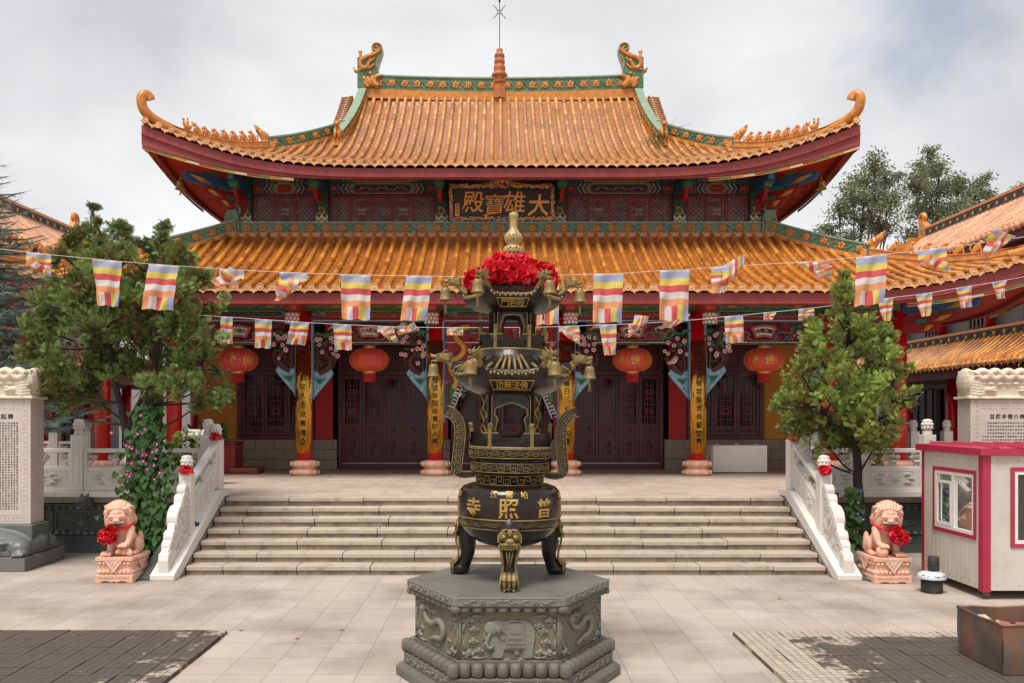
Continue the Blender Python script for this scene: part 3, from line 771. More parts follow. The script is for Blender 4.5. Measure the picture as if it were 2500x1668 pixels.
def spire():
    b = MB(); k = YR/F/2.35; X = AX-.03
    def zz(y): return H+(HY-(80+y/2.35))/F*YR
    pr = [(385, 46), (330, 44), (326, 38), (298, 36), (292, 44), (272, 46), (268, 40), (262, 34), (258, 44), (248, 47), (238, 44), (228, 30), (222, 32), (205, 34), (190, 31), (184, 24), (178, 30), (165, 31), (152, 27), (147, 22), (142, 29), (128, 29), (118, 22), (112, 17), (104, 19), (96, 17), (88, 8), (78, 1)]
    b.lathe([(r*k, zz(y)-zz(385)) for y, r in pr[:6]], 8, (X, YR, zz(385)), sm=False)
    b.lathe([(r*k, zz(y)-zz(385)) for y, r in pr[5:]], 20, (X, YR, zz(385)))
    o = b.build('ridge_spire', mat('spire_clay', 'a9602f', .55, var=.2, vs=5, bump=.003), uroof, world=True)
    c = MB(); z0 = zz(80); Z = lambda y: H+(HY-y)/F*YR
    c.tube([(X, YR, z0-.05), (X, YR, Z(-4))], .012, 6); c.ell((X, YR, Z(2)), (.035, .035, .06)); c.tube([(X, YR, Z(-4)), (X, YR, Z(-22))], [.012, .003], 6)
    for sg in (-1, 1):
        pts = [(X+sg*(.04+.17*abs(math.sin(a))**1.5), YR, Z(29)+.22*math.sin(a)) for a in [R(-80+16*i) for i in range(11)]]
        c.tube(pts, .012, 5)
    for y in (25, 34): c.tube([(X-.1, YR, Z(y)), (X+.1, YR, Z(y))], .01, 5)
    c.build('lightning_rod', mat('iron', '3d3530', .5, metal=.6), uroof, world=True)
spire()
for sg in (-1, 1):
    # gable ridge running down the slope
    pts = []
    for i in range(11):
        d = 6.0-(6.0-3.25)*i/10; p = UP.f(0, d); pts.append((AX+sg*(4.42+.26*(i/10)**1.4), p.y, p.z))
    frieze('gable_ridge', pts, .44, .2, uroof, n=Vector((-sg, -.12, 0)), fr=.08, step=.24, base=.12)
    b = MB(); p = Vector(pts[-1])
    b.cb((p.x, p.y-.12, p.z+.02), (.26, .26, .2)); b.M = Matrix.Translation((p.x, p.y-.12, p.z+.1)) @ Matrix.Rotation(R(90), 4, 'Z') @ Matrix.Scale(1.9, 4)
    sb = small_beast('x'); b.add(sb.v, sb.f, True); b.M = None
    b.build('ridge_guardian', ORN, uroof, world=True)
    hip_ridge(UP, sg, uroof, .18, .49, .56, 8, None)
# --- lower roof
lroof = sheet(LO, 'lower_roof', 0, TILE, hall, 4.1, 5.2)
roof_cover(LO, 'lower_tiles', lambda x: 4.0 if abs(x) <= 7.2 else max(0, (LO.Xc-abs(x))/LO.Dx*LO.Dy-.1), .283, .062, .3, .28, lroof, TILE)
fascia(LO, lroof, .27, .5, -.08)
sheet(LO, 'soffit', -.33, SOFF, lroof, 4.0, 5.0)
frieze('flowered_ridge', [(AX-7.1+14.2*i/8, YU-.3, 7.42) for i in range(9)], .36, .16, lroof, fr=.11, step=.42, base=.07)
b = MB(); b.box(AX-7.25, AX+7.25, YU-.62, YU-.36, 7.3, 7.44); b.build('ridge_course', TILE2, lroof, world=True, bevel=.03)
for sg in (-1, 1):
    hip_ridge(LO, sg, lroof, .2, .52, .6, 7, None)
    b = MB(); x = AX+sg*7.28; y = YU-.35
    b.prism([(x-.22, 7.45), (x+.22, 7.45), (x+.2, 7.85), (x+.12, 8.1), (x-.12, 8.1), (x-.2, 7.85)], y-.1, y+.1)
    b.tube([(px_, y, pz_) for px_, _, pz_ in curl((x-sg*.02, 8.14), .2, .03, R(-60), R(380), 22)], .055, 8)
    b.mi(1)
    for k in range(5): b.tube([(x-.12+.06*k, y-.12, 7.55), (x-.05+.03*k, y-.14, 7.7), (x-.14+.07*k, y-.12, 7.84)], [.03, .04, .015], 6)
    b.build('ridge_dragon', [GRN, ORN], lroof, world=True)
# ---------------------------------------------------------------- hall body
def zy(y, Y): return H+(HY-y)/F*Y
b = MB()
b.box(AX-6.95, AX+6.95, YU+.25, YU+8, 7.0, 8.6); b.build('upper_wall', DARK, hall, world=True)
b = MB(); b.box(AX-8.3, AX+8.3, YW+.35, YW+9, T, 6.8); b.build('hall_core', DARK, hall, world=True)
b = MB()
for s in (-1, 1):
    b = MB(); b.box(AX+s*7.76-.54, AX+s*7.76+.54, YW, YW+.34, T+.83, 4.7); b.box(AX+s*8.3-.01, AX+s*8.3+.01, YW+.3, YW+9, T, 4.7); b.build('yellow_wall', YWAL, hall, world=True)
b = MB(); b.box(AX-8.3, AX+8.3, YW+.0, YW+.34, 4.7, 6.9); b.build('upper_porch_wall', MAR, hall, world=True)
# dado of granite blocks
rr = random.Random(2)
for x0, x1 in ((-8.3, -4.48), (4.48, 8.3), (-2.02, -1.38), (1.38, 2.02)):
    b = MB()
    for r_ in range(3):
        x = AX+x0; z0 = T+r_*.275; off = (r_ % 2)*.26
        first = True
        while x < AX+x1-.01:
            x2 = min(AX+x1, x+(.53-off if first and off else .53)); first = False
            b.box(x+.004, x2-.004, YW-.06+rr.uniform(-.003, .003), YW-.001, z0+.004, z0+.271); x = x2
    b.build('stone_dado', DADO, hall, world=True, bevel=.006)
# red pilasters on the wall
for x in (-4.83, 4.83, -1.68, 1.68):
    b = MB(); b.box(AX+x-.24, AX+x+.24, YW-.1, YW-.002, T+.83, 4.75); b.build('wall_pilaster', REDW, hall, world=True)
# ceiling of the porch
b = MB(); b.box(AX-9.9, AX+9.9, YC+.16, YW-.01, 5.42, 5.5); b.build('porch_ceiling', mat('porch_ceiling', '3a1518', .7), hall, world=True)
# --- columns
def column(x, Y=YC, front=True):
    b = MB(); b.lathe([(.185, T+.3), (.185, 5.32)], 28, (x, Y, 0)); c = b.build('column', REDC, hall, world=True)
    s = MB(); s.lathe([(.30, 0), (.345, .02), (.35, .1), (.30, .155), (.27, .17), (.27, .19), (.32, .215), (.345, .27), (.325, .33), (.26, .37), (.19, .375)], 32, (x, Y, T))
    for k in range(12):
        a = 2*math.pi*k/12
        s.ell((x+.335*math.cos(a), Y+.335*math.sin(a), T+.07), (.05, .05, .06), 8, 6); s.ell((x+.325*math.cos(a), Y+.325*math.sin(a), T+.285), (.055, .055, .065), 8, 6)
    s.build('column_base', PKST, c, world=True)
    return c
colx = [-9.9, -8.13, -4.88, -1.625, 1.625, 4.88, 8.13, 9.9]
for x in colx: column(AX+x)
for x in (-9.9, 9.9):
    for k in range(1, 4): column(AX+x, YC+3.3*k)
# --- hanging lotus and red bracket posts
for x in colx[1:-1]:
    xx = AX+x; Y = 20.1
    b = MB(); b.lathe([(.15, 4.97), (.15, 5.3)], 20, (xx, Y, 0)); b.box(xx-.07, xx+.07, Y, YC, 5.0, 5.2)
    b.mi(1).box(xx-.05, xx+.05, Y-.2, Y-.1, 5.18, 5.27)
    p = b.build('bracket_post', [REDC, BLUE], hall, world=True)
    s = MB(); s.mi(2).lathe([(.13, 4.66), (.145, 4.67), (.145, 4.97), (.1, 4.98)], 20, (xx, Y, 0))
    for r_ in range(3):
        z = 4.70+r_*.085
        for k in range(10):
            a = 2*math.pi*(k+.5*(r_ % 2))/10; ca, sa = math.cos(a), math.sin(a)
            M = Matrix.Rotation(a, 3, 'Z')
            s.mi(1).ell((xx+.142*ca, Y+.142*sa, z+.03), (.02, .052, .055), 8, 6, M)
            s.mi(0).ell((xx+.15*ca, Y+.15*sa, z+.018), (.02, .042, .045), 8, 6, M)
    for k in range(10):
        a = 2*math.pi*k/10; s.mi(2).ell((xx+.146*math.cos(a), Y+.146*math.sin(a), 4.945), (.03, .04, .04), 7, 5)
    s.build('hanging_lotus', [WHT, PINK, PGRN], p, world=True)
# --- painted beams
def hexo(x0, x1, z0, z1, t):
    zc = (z0+z1)/2; k = (z1-z0)/2
    return [(x0+t, zc), (x0+k*.7+t*.6, z1-t*.8), (x1-k*.7-t*.6, z1-t*.8), (x1-t, zc), (x1-k*.7-t*.6, z0+t*.8), (x0+k*.7+t*.6, z0+t*.8)]
PAL = [NAVY, BLUE, PGRN, WHT, PRED, YEL, DGRN, PINK]
def scroll(b, x0, x1, z, amp, y, mi=5, n=None, r=.009):
    b.mi(mi); n = n or max(2, int((x1-x0)/(amp*3.2)))
    for i in range(n):
        c = x0+(i+.5)*(x1-x0)/n; w_ = (x1-x0)/n; sg = 1 if i % 2 else -1
        b.tube([(c-w_*.5, y, z), (c-w_*.2, y, z+sg*amp*.8), (c+w_*.2, y, z-sg*amp*.8), (c+w_*.5, y, z)], r, 4, False)
        b.tube([(c+q[0]*1, y, z+q[2]) for q in curl((0, 0), amp*.45, amp*.1, R(0), R(400)*sg, 9)], r*.9, 4, False)
def painted(b, x0, x1, z0, z1, y, ph=0):
    h = z1-z0; b.mi(0).box(x0, x1, y, y+.1, z0, z1); e = .004
    b.mi(2).box(x0, x1, y-.006, y-.001, z1-h*.09, z1); b.mi(2).box(x0, x1, y-.006, y-.001, z0, z0+h*.09)
    L_ = x1-x0; xa, xb = x0+h*.95, x1-h*.95
    if L_ < h*3: xa, xb = x0+h*.3, x1-h*.3
    else:
        for xs, xe in ((x0, xa), (xb, x1)):
            b.mi(1).box(xs+h*.08, xe-h*.08, y-.006, y-.001, z0+h*.12, z1-h*.12); b.mi(4).box(xs+h*.16, xe-h*.16, y-.01, y-.006, z0+h*.2, z1-h*.2)
            scroll(b, xs+h*.25, xe-h*.25, (z0+z1)/2, h*.2, y-.012, 5, 2)
            for q in range(3): b.mi(3 if q == 1 else 6).box(xe-h*.06+q*h*.02, xe-h*.045+q*h*.02, y-.012, y-.001, z0, z1)
    zc = (z0+z1)/2
    # nested chevron bands
    for s, X in ((1, xa), (-1, xb)):
        for q, mi in enumerate((3, 2, 1, 3, 5, 2, 3)):
            o = h*(.1+.13*q)
            b.mi(mi).ribbon([(X+s*(o+h*.32), z0+h*.06), (X+s*o, zc), (X+s*(o+h*.32), z1-h*.06)], h*.045, y-.010-.001*q, y-.002)
    k0 = xa+h*1.0; k1 = xb-h*1.0
    if k1-k0 > h:
        b.mi(4 if ph % 2 else 0).prism(hexo(k0, k1, z0, z1, h*.06), y-.008, y-.001)
        b.mi(3).ribbon(hexo(k0, k1, z0, z1, h*.06), h*.035, y-.014, y-.003, True)
        b.mi(2).ribbon(hexo(k0, k1, z0, z1, h*.14), h*.04, y-.013, y-.003, True)
        b.mi(5).ribbon(hexo(k0, k1, z0, z1, h*.22), h*.025, y-.012, y-.003, True)
        scroll(b, k0+h*.5, k1-h*.5, zc, h*.23, y-.016, 5, None, h*.035)
        scroll(b, k0+h*.5, k1-h*.5, zc-h*.02, h*.16, y-.014, 7 if ph % 2 else 1, None, h*.025)
cx = colx[1:-1]
YB = YC-.16
for i in range(-1, len(cx)):
    x0 = AX+(cx[i] if i >= 0 else colx[0]); x1 = AX+(cx[i+1] if i+1 < len(cx) else colx[-1])
    b = MB()
    b.mi(2).box(x0, x1, YB-.02, YB+.3, 5.13, 5.32); b.mi(1).box(x0, x1, YB-.06, YB+.3, 5.325, 5.38)
    z = 5.225; n = 2 if x1-x0 > 2.5 else 1
    for k in range(n):
        c = x0+(k+.5)*(x1-x0)/n
        scroll(b, c-.55, c+.55, z, .045, YB-.028, 5, 6, .010)
        b.mi(5); b.ell((c, YB-.025, z), (.1, .01, .035), 8, 5); b.tube([(c-.8, YB-.024, z), (c-.5, YB-.026, z)], .01, 4); b.tube([(c+.5, YB-.026, z), (c+.8, YB-.024, z)], .01, 4)
    b.build('green_beam', PAL, hall, world=True)
    b = MB(); painted(b, x0+.19, x1-.19, 4.965, 5.12, YB+.02, i); b.mi(4).box(x0+.1, x1-.1, YB+.0, YB+.2, 4.90, 4.955); b.build('painted_beam', PAL, hall, world=True)
    # inner beam by the wall
    b = MB(); painted(b, x0+.05, x1-.05, 4.45, 4.8, YW-.25, i+1); b.build('painted_beam', PAL, hall, world=True)
# --- carved spandrels
def blossom(b, x, y, z, r):
    for k in range(5):
        a = R(90+72*k)+.3*math.sin(x*40); b.mi(7).ell((x+math.cos(a)*r*.6, y, z+math.sin(a)*r*.6), (r*.5, .012, r*.5), 7, 4); b.mi(3).ell((x+math.cos(a)*r*.62, y-.008, z+math.sin(a)*r*.62), (r*.34, .01, r*.34), 6, 4)
    b.mi(4).ell((x, y-.014, z), r*.25, 6, 4)
def pine(b, x, y, z, w_, rr):
    for k in range(7):
        xx = x+rr.uniform(-w_, w_); zz = z+rr.uniform(-.25, .3)*w_
        for q in range(5):
            a = R(20+35*q); r_ = w_*.24
            b.mi(3).ell((xx+math.cos(a)*r_, y+.004, zz+math.sin(a)*r_*.7), (r_*.5, .012, r_*.42), 7, 4)
            b.mi(2).ell((xx+math.cos(a)*r_*.93, y-.006, zz+math.sin(a)*r_*.63), (r_*.46, .012, r_*.38), 7, 4)
BRN = mat('carved_trunk', '4a2222', .55, var=.25, vs=12, bump=.008, bs=40)
CB = PAL+[BRN, LBLUE, mat('rock_blue', '7fa9b8', .6, var=.25, vs=9)]
def tree_spandrel(b, x0, s, rr, ztop, zbot=3.02, wtop=.62):
    """x0 = column side edge, s = direction into the bay"""
    y = YC
    b.mi(9).box(min(x0, x0+s*.035), max(x0, x0+s*.035), y-.05, y+.05, zbot-.1, ztop); b.mi(3).box(min(x0-s*.03, x0-s*.002), max(x0-s*.03, x0-s*.002), y-.045, y+.045, zbot-.06, ztop)
    o = x0+s*.04
    # rock at the foot
    b.mi(10).prism([(o, zbot-.05), (o+s*.08, zbot+.06), (o+s*.2, zbot+.2), (o+s*.34, zbot+.36), (o+s*.48, zbot+.55), (o+s*.42, zbot+.66), (o+s*.15, zbot+.62), (o, zbot+.66)], y-.03, y+.03)
    for k in range(16):
        t = rr.random(); xx = o+s*(.03+.3*t*rr.random()); zz = zbot+.1+.48*t; b.mi(3 if k % 2 else 9).tube([(xx, y-.034, zz), (xx+s*.02, y-.036, zz-.05), (xx-s*.01, y-.034, zz-.09)], .007, 4)
    for k in range(5): b.mi(2).tube([(o+s*.12, y-.04, zbot+.28), (o+s*(.05+.05*k), y-.06, zbot+.4), (o+s*(-.0+.07*k), y-.04, zbot+.44)], [.012, .014, .004], 4)
    b.mi(8).prism([(o, zbot+.6), (o+s*.2, zbot+.56), (o+s*.42, zbot+.6), (o+s*.5, zbot+.74), (o+s*.57, zbot+.92), (o+s*.52, zbot+1.04), (o+s*.38, zbot+1.1), (o+s*.3, zbot+1.22), (o+s*.36, zbot+1.36), (o+s*.3, zbot+1.5), (o, zbot+1.5)], y+.0, y+.03)
    for k in range(5): pine(b, o+s*rr.uniform(.08, .5), y-.03, zbot+rr.uniform(.75, 1.5), .075, rr)
    # trunk
    b.mi(8).tube(smooth_path([(o+s*.12, y, zbot+.55), (o+s*.34, y, zbot+.68), (o+s*.44, y-.02, zbot+.9), (o+s*.25, y, zbot+1.05), (o+s*.2, y, zbot+1.25), (o+s*.42, y, zbot+1.45), (o+s*.5, y, ztop-.45)], 2), [.07, .1, .075, .08, .06, .05], 8)
    b.tube(smooth_path([(o+s*.44, y, zbot+.9), (o+s*.53, y-.03, zbot+.98), (o+s*.5, y-.02, zbot+1.06)], 1), [.05]*5+[.02]*1 if False else .04, 6)
    b.tube(smooth_path([(o+s*.05, y, zbot+.6), (o+s*.1, y, zbot+.95), (o+s*.05, y, zbot+1.3), (o+s*.15, y, zbot+1.5)], 2), .06, 6)
    for k in range(20):
        a = zbot+.65+rr.random()*.95; b.mi(8).tube([(o+s*.2, y, a), (o+s*(.3+rr.uniform(-.25, .2)), y-.02, a+rr.uniform(-.1, .18)), (o+s*(.35+rr.uniform(-.3, .25)), y-.03, a+rr.uniform(-.05, .25))], [.025, .018, .008], 5)
    for k in range(13): blossom(b, o+s*rr.uniform(.03, .62), y-.11, zbot+rr.uniform(.8, 1.5), rr.uniform(.045, .07))
    pine(b, o+s*.25, y-.05, ztop-.34, .26, rr); pine(b, o+s*.6, y-.05, ztop-.45, .2, rr); pine(b, o+s*.12, y-.05, ztop-.6, .16, rr)
def bamboo_spandrel(b, x0, s, rr, ztop, zbot=3.1):
    tree_spandrel(b, x0, s, rr, ztop, zbot)
    o = x0+s*.04; y = YC-.06
    for k in range(7):
        cx_, cz_ = o+s*rr.uniform(.05, .75), ztop-rr.uniform(.12, .6)
        for q in range(7):
            a = R(200+23*q); L_ = rr.uniform(.12, .2)
            b.mi(2 if q % 2 else 6).prism([(cx_, cz_), (cx_+math.cos(a)*L_*.5-.012, cz_+math.sin(a)*L_*.5), (cx_+math.cos(a)*L_, cz_+math.sin(a)*L_), (cx_+math.cos(a)*L_*.5+.014, cz_+math.sin(a)*L_*.5)], y-.008, y+.008)
def dragon_spandrel(b, x0, s, rr, ztop, zbot=2.45):
    y = YC; o = x0+s*.04
    b.mi(9).box(min(x0, x0+s*.035), max(x0, x0+s*.035), y-.05, y+.05, zbot-.1, ztop); b.mi(3).box(min(x0-s*.03, x0-s*.002), max(x0-s*.03, x0-s*.002), y-.045, y+.045, zbot-.06, ztop)
    b.mi(4).prism([(o, zbot), (o+s*.2, zbot+.25), (o+s*.38, zbot+.7), (o+s*.42, zbot+1.1), (o+s*.6, zbot+1.6), (o+s*.75, ztop-.3), (o+s*.8, ztop-.02), (o, ztop-.02)], y+.0, y+.02)
    b.mi(5).tube(smooth_path([(o+s*.2, y-.04, zbot+.75), (o+s*.32, y-.06, zbot+1.0), (o+s*.14, y-.06, zbot+1.2), (o+s*.12, y-.06, zbot+1.45), (o+s*.4, y-.06, zbot+1.55), (o+s*.5, y-.06, zbot+1.8), (o+s*.25, y-.06, zbot+2.0), (o+s*.3, y-.06, ztop-.18), (o+s*.6, y-.05, ztop-.14)], 2), .075, 8)
    b.mi(4).tube(smooth_path([(o+s*.26, y-.09, zbot+.8), (o+s*.4, y-.09, zbot+1.02), (o+s*.22, y-.09, zbot+1.25), (o+s*.2, y-.09, zbot+1.42)], 2), .018, 5)
    for k in range(9):
        zz = zbot+.08+k*.085; xx = o+s*(.05+.035*k)
        b.mi(9 if k % 2 else 1).tube([(xx+q[0]*s, y-.04, zz+q[2]) for q in curl((0, 0), .09, .02, R(-60), R(330), 12)], .018, 5)
        b.mi(3).tube([(xx+q[0]*s, y-.055, zz+q[2]) for q in curl((0, 0), .105, .035, R(-60), R(300), 12)], .009, 4)
    for k in range(16):
        xx = o+s*rr.uniform(.03, .55); zz = zbot+rr.uniform(.55, 2.3); b.mi((3, 2, 7, 9)[k % 4]).tube([(xx+q[0], y-.05, zz+q[2]) for q in curl((0, 0), .055, .012, 0, R(420), 10)], .014, 5)
    for k in range(4): b.mi(2).tube([(o+s*.1, y-.05, zbot+.35+.1*k), (o+s*.18, y-.08, zbot+.5+.1*k), (o+s*.1, y-.05, zbot+.7+.1*k)], [.03, .03, .01], 6)
def cloudline(b, xc, z, w_, y):
    for s in (-1, 1):
        pts = smooth_path([(xc, y, z-.16), (xc+s*w_*.35, y, z-.16), (xc+s*w_*.5, y, z-.08), (xc+s*w_*.38, y, z), (xc+s*w_*.55, y, z+.06), (xc+s*w_*.8, y, z+.03), (xc+s*w_, y, z+.07)], 2)
        b.mi(3).tube([(p.x, p.y+.004, p.z) for p in pts], .034, 6, flat=.6); b.mi(7 if w_ < .3 else 11).tube([(p.x, p.y-.012, p.z) for p in pts], .024, 6, flat=.7)
CB.append(mat('cloud_mauve', '6e4a63', .6))
FANS = {0: '悲大慈大', 1: '千大照光', 3: '度礼慈登', 4: '俗導世輔'}
for i in range(5):
    x0, x1 = AX+cx[i]+.2, AX+cx[i+1]-.2; rr = random.Random(40+i); zt = 4.88; xc = (x0+x1)/2
    b = MB()
    b.mi(9).box(x0, x1, YC-.06, YC+.05, zt-.03, zt); b.mi(3).box(x0, x1, YC-.055, YC+.05, zt-.001, zt+.018)
    b.mi(3).box(x0, x1, YC-.01, YC+.02, 4.34, 4.36); b.mi(4).box(x0+.3, x1-.3, YC+.025, YC+.03, 4.4, zt-.04)
    fn = {0: bamboo_spandrel, 4: bamboo_spandrel, 2: dragon_spandrel}.get(i, tree_spandrel)
    fn(b, x0, 1, rr, zt); fn(b, x1, -1, rr, zt)
    cloudline(b, xc, 4.56, .78, YC-.05)
    for k in range(26):
        xx = rr.uniform(x0+.5, x1-.5); zz = rr.uniform(4.42, 4.82)
        b.mi((4, 3, 2, 1, 7, 4)[k % 6]).tube([(xx+q[0], YC-.02, zz+q[2]) for q in curl((0, 0), .06, .012, 0, R(420)*(1 if k % 2 else -1), 10)], .012, 4)
    for k in range(6):
        sx_ = 1 if k % 2 else -1; pine(b, xc+sx_*rr.uniform(.55, 1.0), YC-.035, 4.62+rr.uniform(-.12, .12), .12, rr)
    if i in (1, 3):    # cranes
        for s in (-1, 1):
            c = xc+s*.72; b.mi(3).ell((c, YC-.08, 4.72), (.09, .03, .045)); b.tube([(c+s*-.06, YC-.08, 4.72), (c-s*.16, YC-.09, 4.68), (c-s*.12, YC-.09, 4.62)], [.025, .014, .01], 5)
            for q in range(7): b.tube([(c, YC-.08, 4.73), (c+s*(.08+.03*q), YC-.09, 4.83-.02*q), (c+s*(.2+.02*q), YC-.08, 4.85-.035*q)], [.02, .016, .004], 5)
            b.mi(5).tube([(c+s*.03, YC-.08, 4.7), (c+s*.05, YC-.08, 4.55)], .006, 4)
    b.build('carved_spandrel', CB, hall, world=True)
    if i in FANS:
        f = MB(); yy = YC-.13; Rb, zc0 = .62, 4.06
        arc = lambda r_, a0, a1, n=10: [(xc+r_*math.sin(R(a0+(a1-a0)*k/n)), zc0+r_*math.cos(R(a0+(a1-a0)*k/n))) for k in range(n+1)]
        f.mi(0).prism(arc(.72, -27, 27)+arc(.42, 27, -27), yy, yy+.05)
        f.mi(1).prism(arc(.665, -21.5, 21.5)+arc(.475, 21.5, -21.5), yy-.008, yy-.001)
        f.mi(2)
        for k, ch in enumerate(FANS[i]):
            a = R(-15.5+31*k/3); px_, pz_ = xc+.572*math.sin(a), zc0+.572*math.cos(a)
            put(f, ch, lambda u, v, w_, a=a, px_=px_, pz_=pz_: (px_+u*math.cos(a)+v*math.sin(a), yy-.012-w_, pz_-u*math.sin(a)+v*math.cos(a)), .115, .003, .02)
        f.build('fan_sign', [mat('fan_pink', 'b06058', .6), WHT, DARK], hall, world=True)
# --- doors
def lattice_rect(b, x0, x1, z0, z1, y, t=.014, d=.02):
    """meander lattice: grid of bars with nested rectangles"""
    w_, h_ = x1-x0, z1-z0
    for q in (.18, .36, .64, .82): b.box(x0+w_*q-t/2, x0+w_*q+t/2, y-d, y, z0, z1)
    n = max(3, int(h_/.16))
    for k in range(1, n):
        z = z0+h_*k/n; b.box(x0 if k % 2 else x0+w_*.18, x1 if k % 2 else x1-w_*.18, y-d-.002, y-.002, z-t/2, z+t/2)
    for c in (.28, .72):
        b.ribbon([(x0+w_*.3, z0+h_*(c-.05)), (x0+w_*.7, z0+h_*(c-.05)), (x0+w_*.7, z0+h_*(c+.05)), (x0+w_*.3, z0+h_*(c+.05))], t*1.4, y-d-.004, y-.003, True)
def door_leaf(x0, x1, z0, z1, parent, full=True):
    y = YW-.02; b = MB(); fr = .075; zg = z0+(z1-z0)*(.445 if full else .14)
    b.box(x0, x0+fr, y-.05, y+.02, z0, z1); b.box(x1-fr, x1, y-.05, y+.02, z0, z1)
    zs = [z0, z0+.06, z1-.08, z1] 
    b.box(x0+fr, x1-fr, y-.05, y+.02, z1-.1, z1); b.box(x0+fr, x1-fr, y-.05, y+.02, z0, z0+.07)
    if full:
        b.box(x0+fr, x1-fr, y-.05, y+.02, zg-.07, zg); b.box(x0+fr, x1-fr, y-.05, y+.02, zg-.32, zg-.27)
    else: b.box(x0+fr, x1-fr, y-.05, y+.02, zg-.06, zg)
    pz = [(z0+.08, zg-.33), (zg-.26, zg-.08)] if full else [(z0+.08, zg-.07)]
    for a, c in pz:
        b.box(x0+fr, x1-fr, y-.012, y+.01, a-.02, c+.02); b.box(x0+fr+.03, x1-fr-.03, y-.028, y-.01, a+.02, c-.02)
        cx_, cz_ = (x0+x1)/2, (a+c)/2; h_ = (c-a)*.32; ww = (x1-x0)*.22
        for k in range(9 if c-a > .3 else 4):
            aa = k*2.4; b.tube([(cx_+math.cos(aa)*ww*.3, y-.03, cz_+math.sin(aa)*h_*.3), (cx_+math.cos(aa+.6)*ww*.7, y-.038, cz_+math.sin(aa+.6)*h_*.8), (cx_+math.cos(aa+1)*ww*1.1, y-.03, cz_+math.sin(aa+.7)*h_*1.2)], [.02, .014, .005], 5)
    lf = b.build('door_leaf' if full else 'window_leaf', MAR, parent, world=True, bevel=.006)
    l = MB(); lattice_rect(l, x0+fr+.01, x1-fr-.01, zg+.01, z1-.11, y-.015); l.build('lattice', LAT, lf, world=True)
    g_ = MB(); g_.box(x0+fr, x1-fr, y+.0, y+.006, zg, z1-.1); g_.build('pane', PANE, lf, world=True)
for ic, (a, c) in enumerate(((-4.44, -2.02), (-1.36, 1.36), (2.02, 4.44))):
    b = MB(); x0, x1 = AX+a, AX+c
    b.box(x0, x0+.1, YW-.1, YW+.1, T, 4.45); b.box(x1-.1, x1, YW-.1, YW+.1, T, 4.45); b.box(x0+.1, x1-.1, YW-.1, YW+.1, T, T+.17); b.box(x0+.1, x1-.1, YW-.1, YW+.1, 3.63, 3.76)
    b.box(x0+.1, x1-.1, YW-.02, YW+.02, 3.76, 4.45)
    n = 4; w_ = (x1-x0-.2)/n
    for k in range(n):
        xa = x0+.1+k*w_; b.box(xa+.05, xa+w_-.05, YW-.045, YW-.021, 3.84, 4.4); b.box(xa+.1, xa+w_-.1, YW-.06, YW-.046, 3.89, 4.35)
        b.ribbon([(xa+.16, 4.0), (xa+w_-.16, 4.0), (xa+w_-.16, 4.25), (xa+.16, 4.25)], .02, YW-.07, YW-.058, True)
    b.mi(1).box(x0+.1, x1-.1, YW-.108, YW-.101, T+.16, T+.19)
    fr = b.build('door_frame', [MAR, mat('steel_strip', '9a9694', .35, metal=.6)], hall, world=True)
    for k in range(n): door_leaf(x0+.105+k*w_, x0+.095+(k+1)*w_, T+.2, 3.62, hall)
for a, c in ((-7.2, -5.1), (5.1, 7.2)):
    b = MB(); x0, x1 = AX+a, AX+c
    b.box(x0, x0+.12, YW-.1, YW+.1, T+.83, 4.45); b.box(x1-.12, x1, YW-.1, YW+.1, T+.83, 4.45); b.box(x0+.12, x1-.12, YW-.1, YW+.1, T+.83, T+.93); b.box(x0+.12, x1-.12, YW-.1, YW+.1, 3.75, 3.85)
    b.box(x0+.12, x1-.12, YW-.02, YW+.02, 3.85, 4.45); n = 3; w_ = (x1-x0-.24)/n
    for k in range(n):
        xa = x0+.12+k*w_; b.box(xa+.06, xa+w_-.06, YW-.045, YW-.021, 3.93, 4.38); b.ribbon([(xa+.16, 4.03), (xa+w_-.16, 4.03), (xa+w_-.16, 4.28), (xa+.16, 4.28)], .02, YW-.06, YW-.044, True)
    b.build('window_frame', MAR, hall, world=True)
    for k in range(n): door_leaf(x0+.125+k*w_, x0+.115+(k+1)*w_, T+.94, 3.74, hall, False)
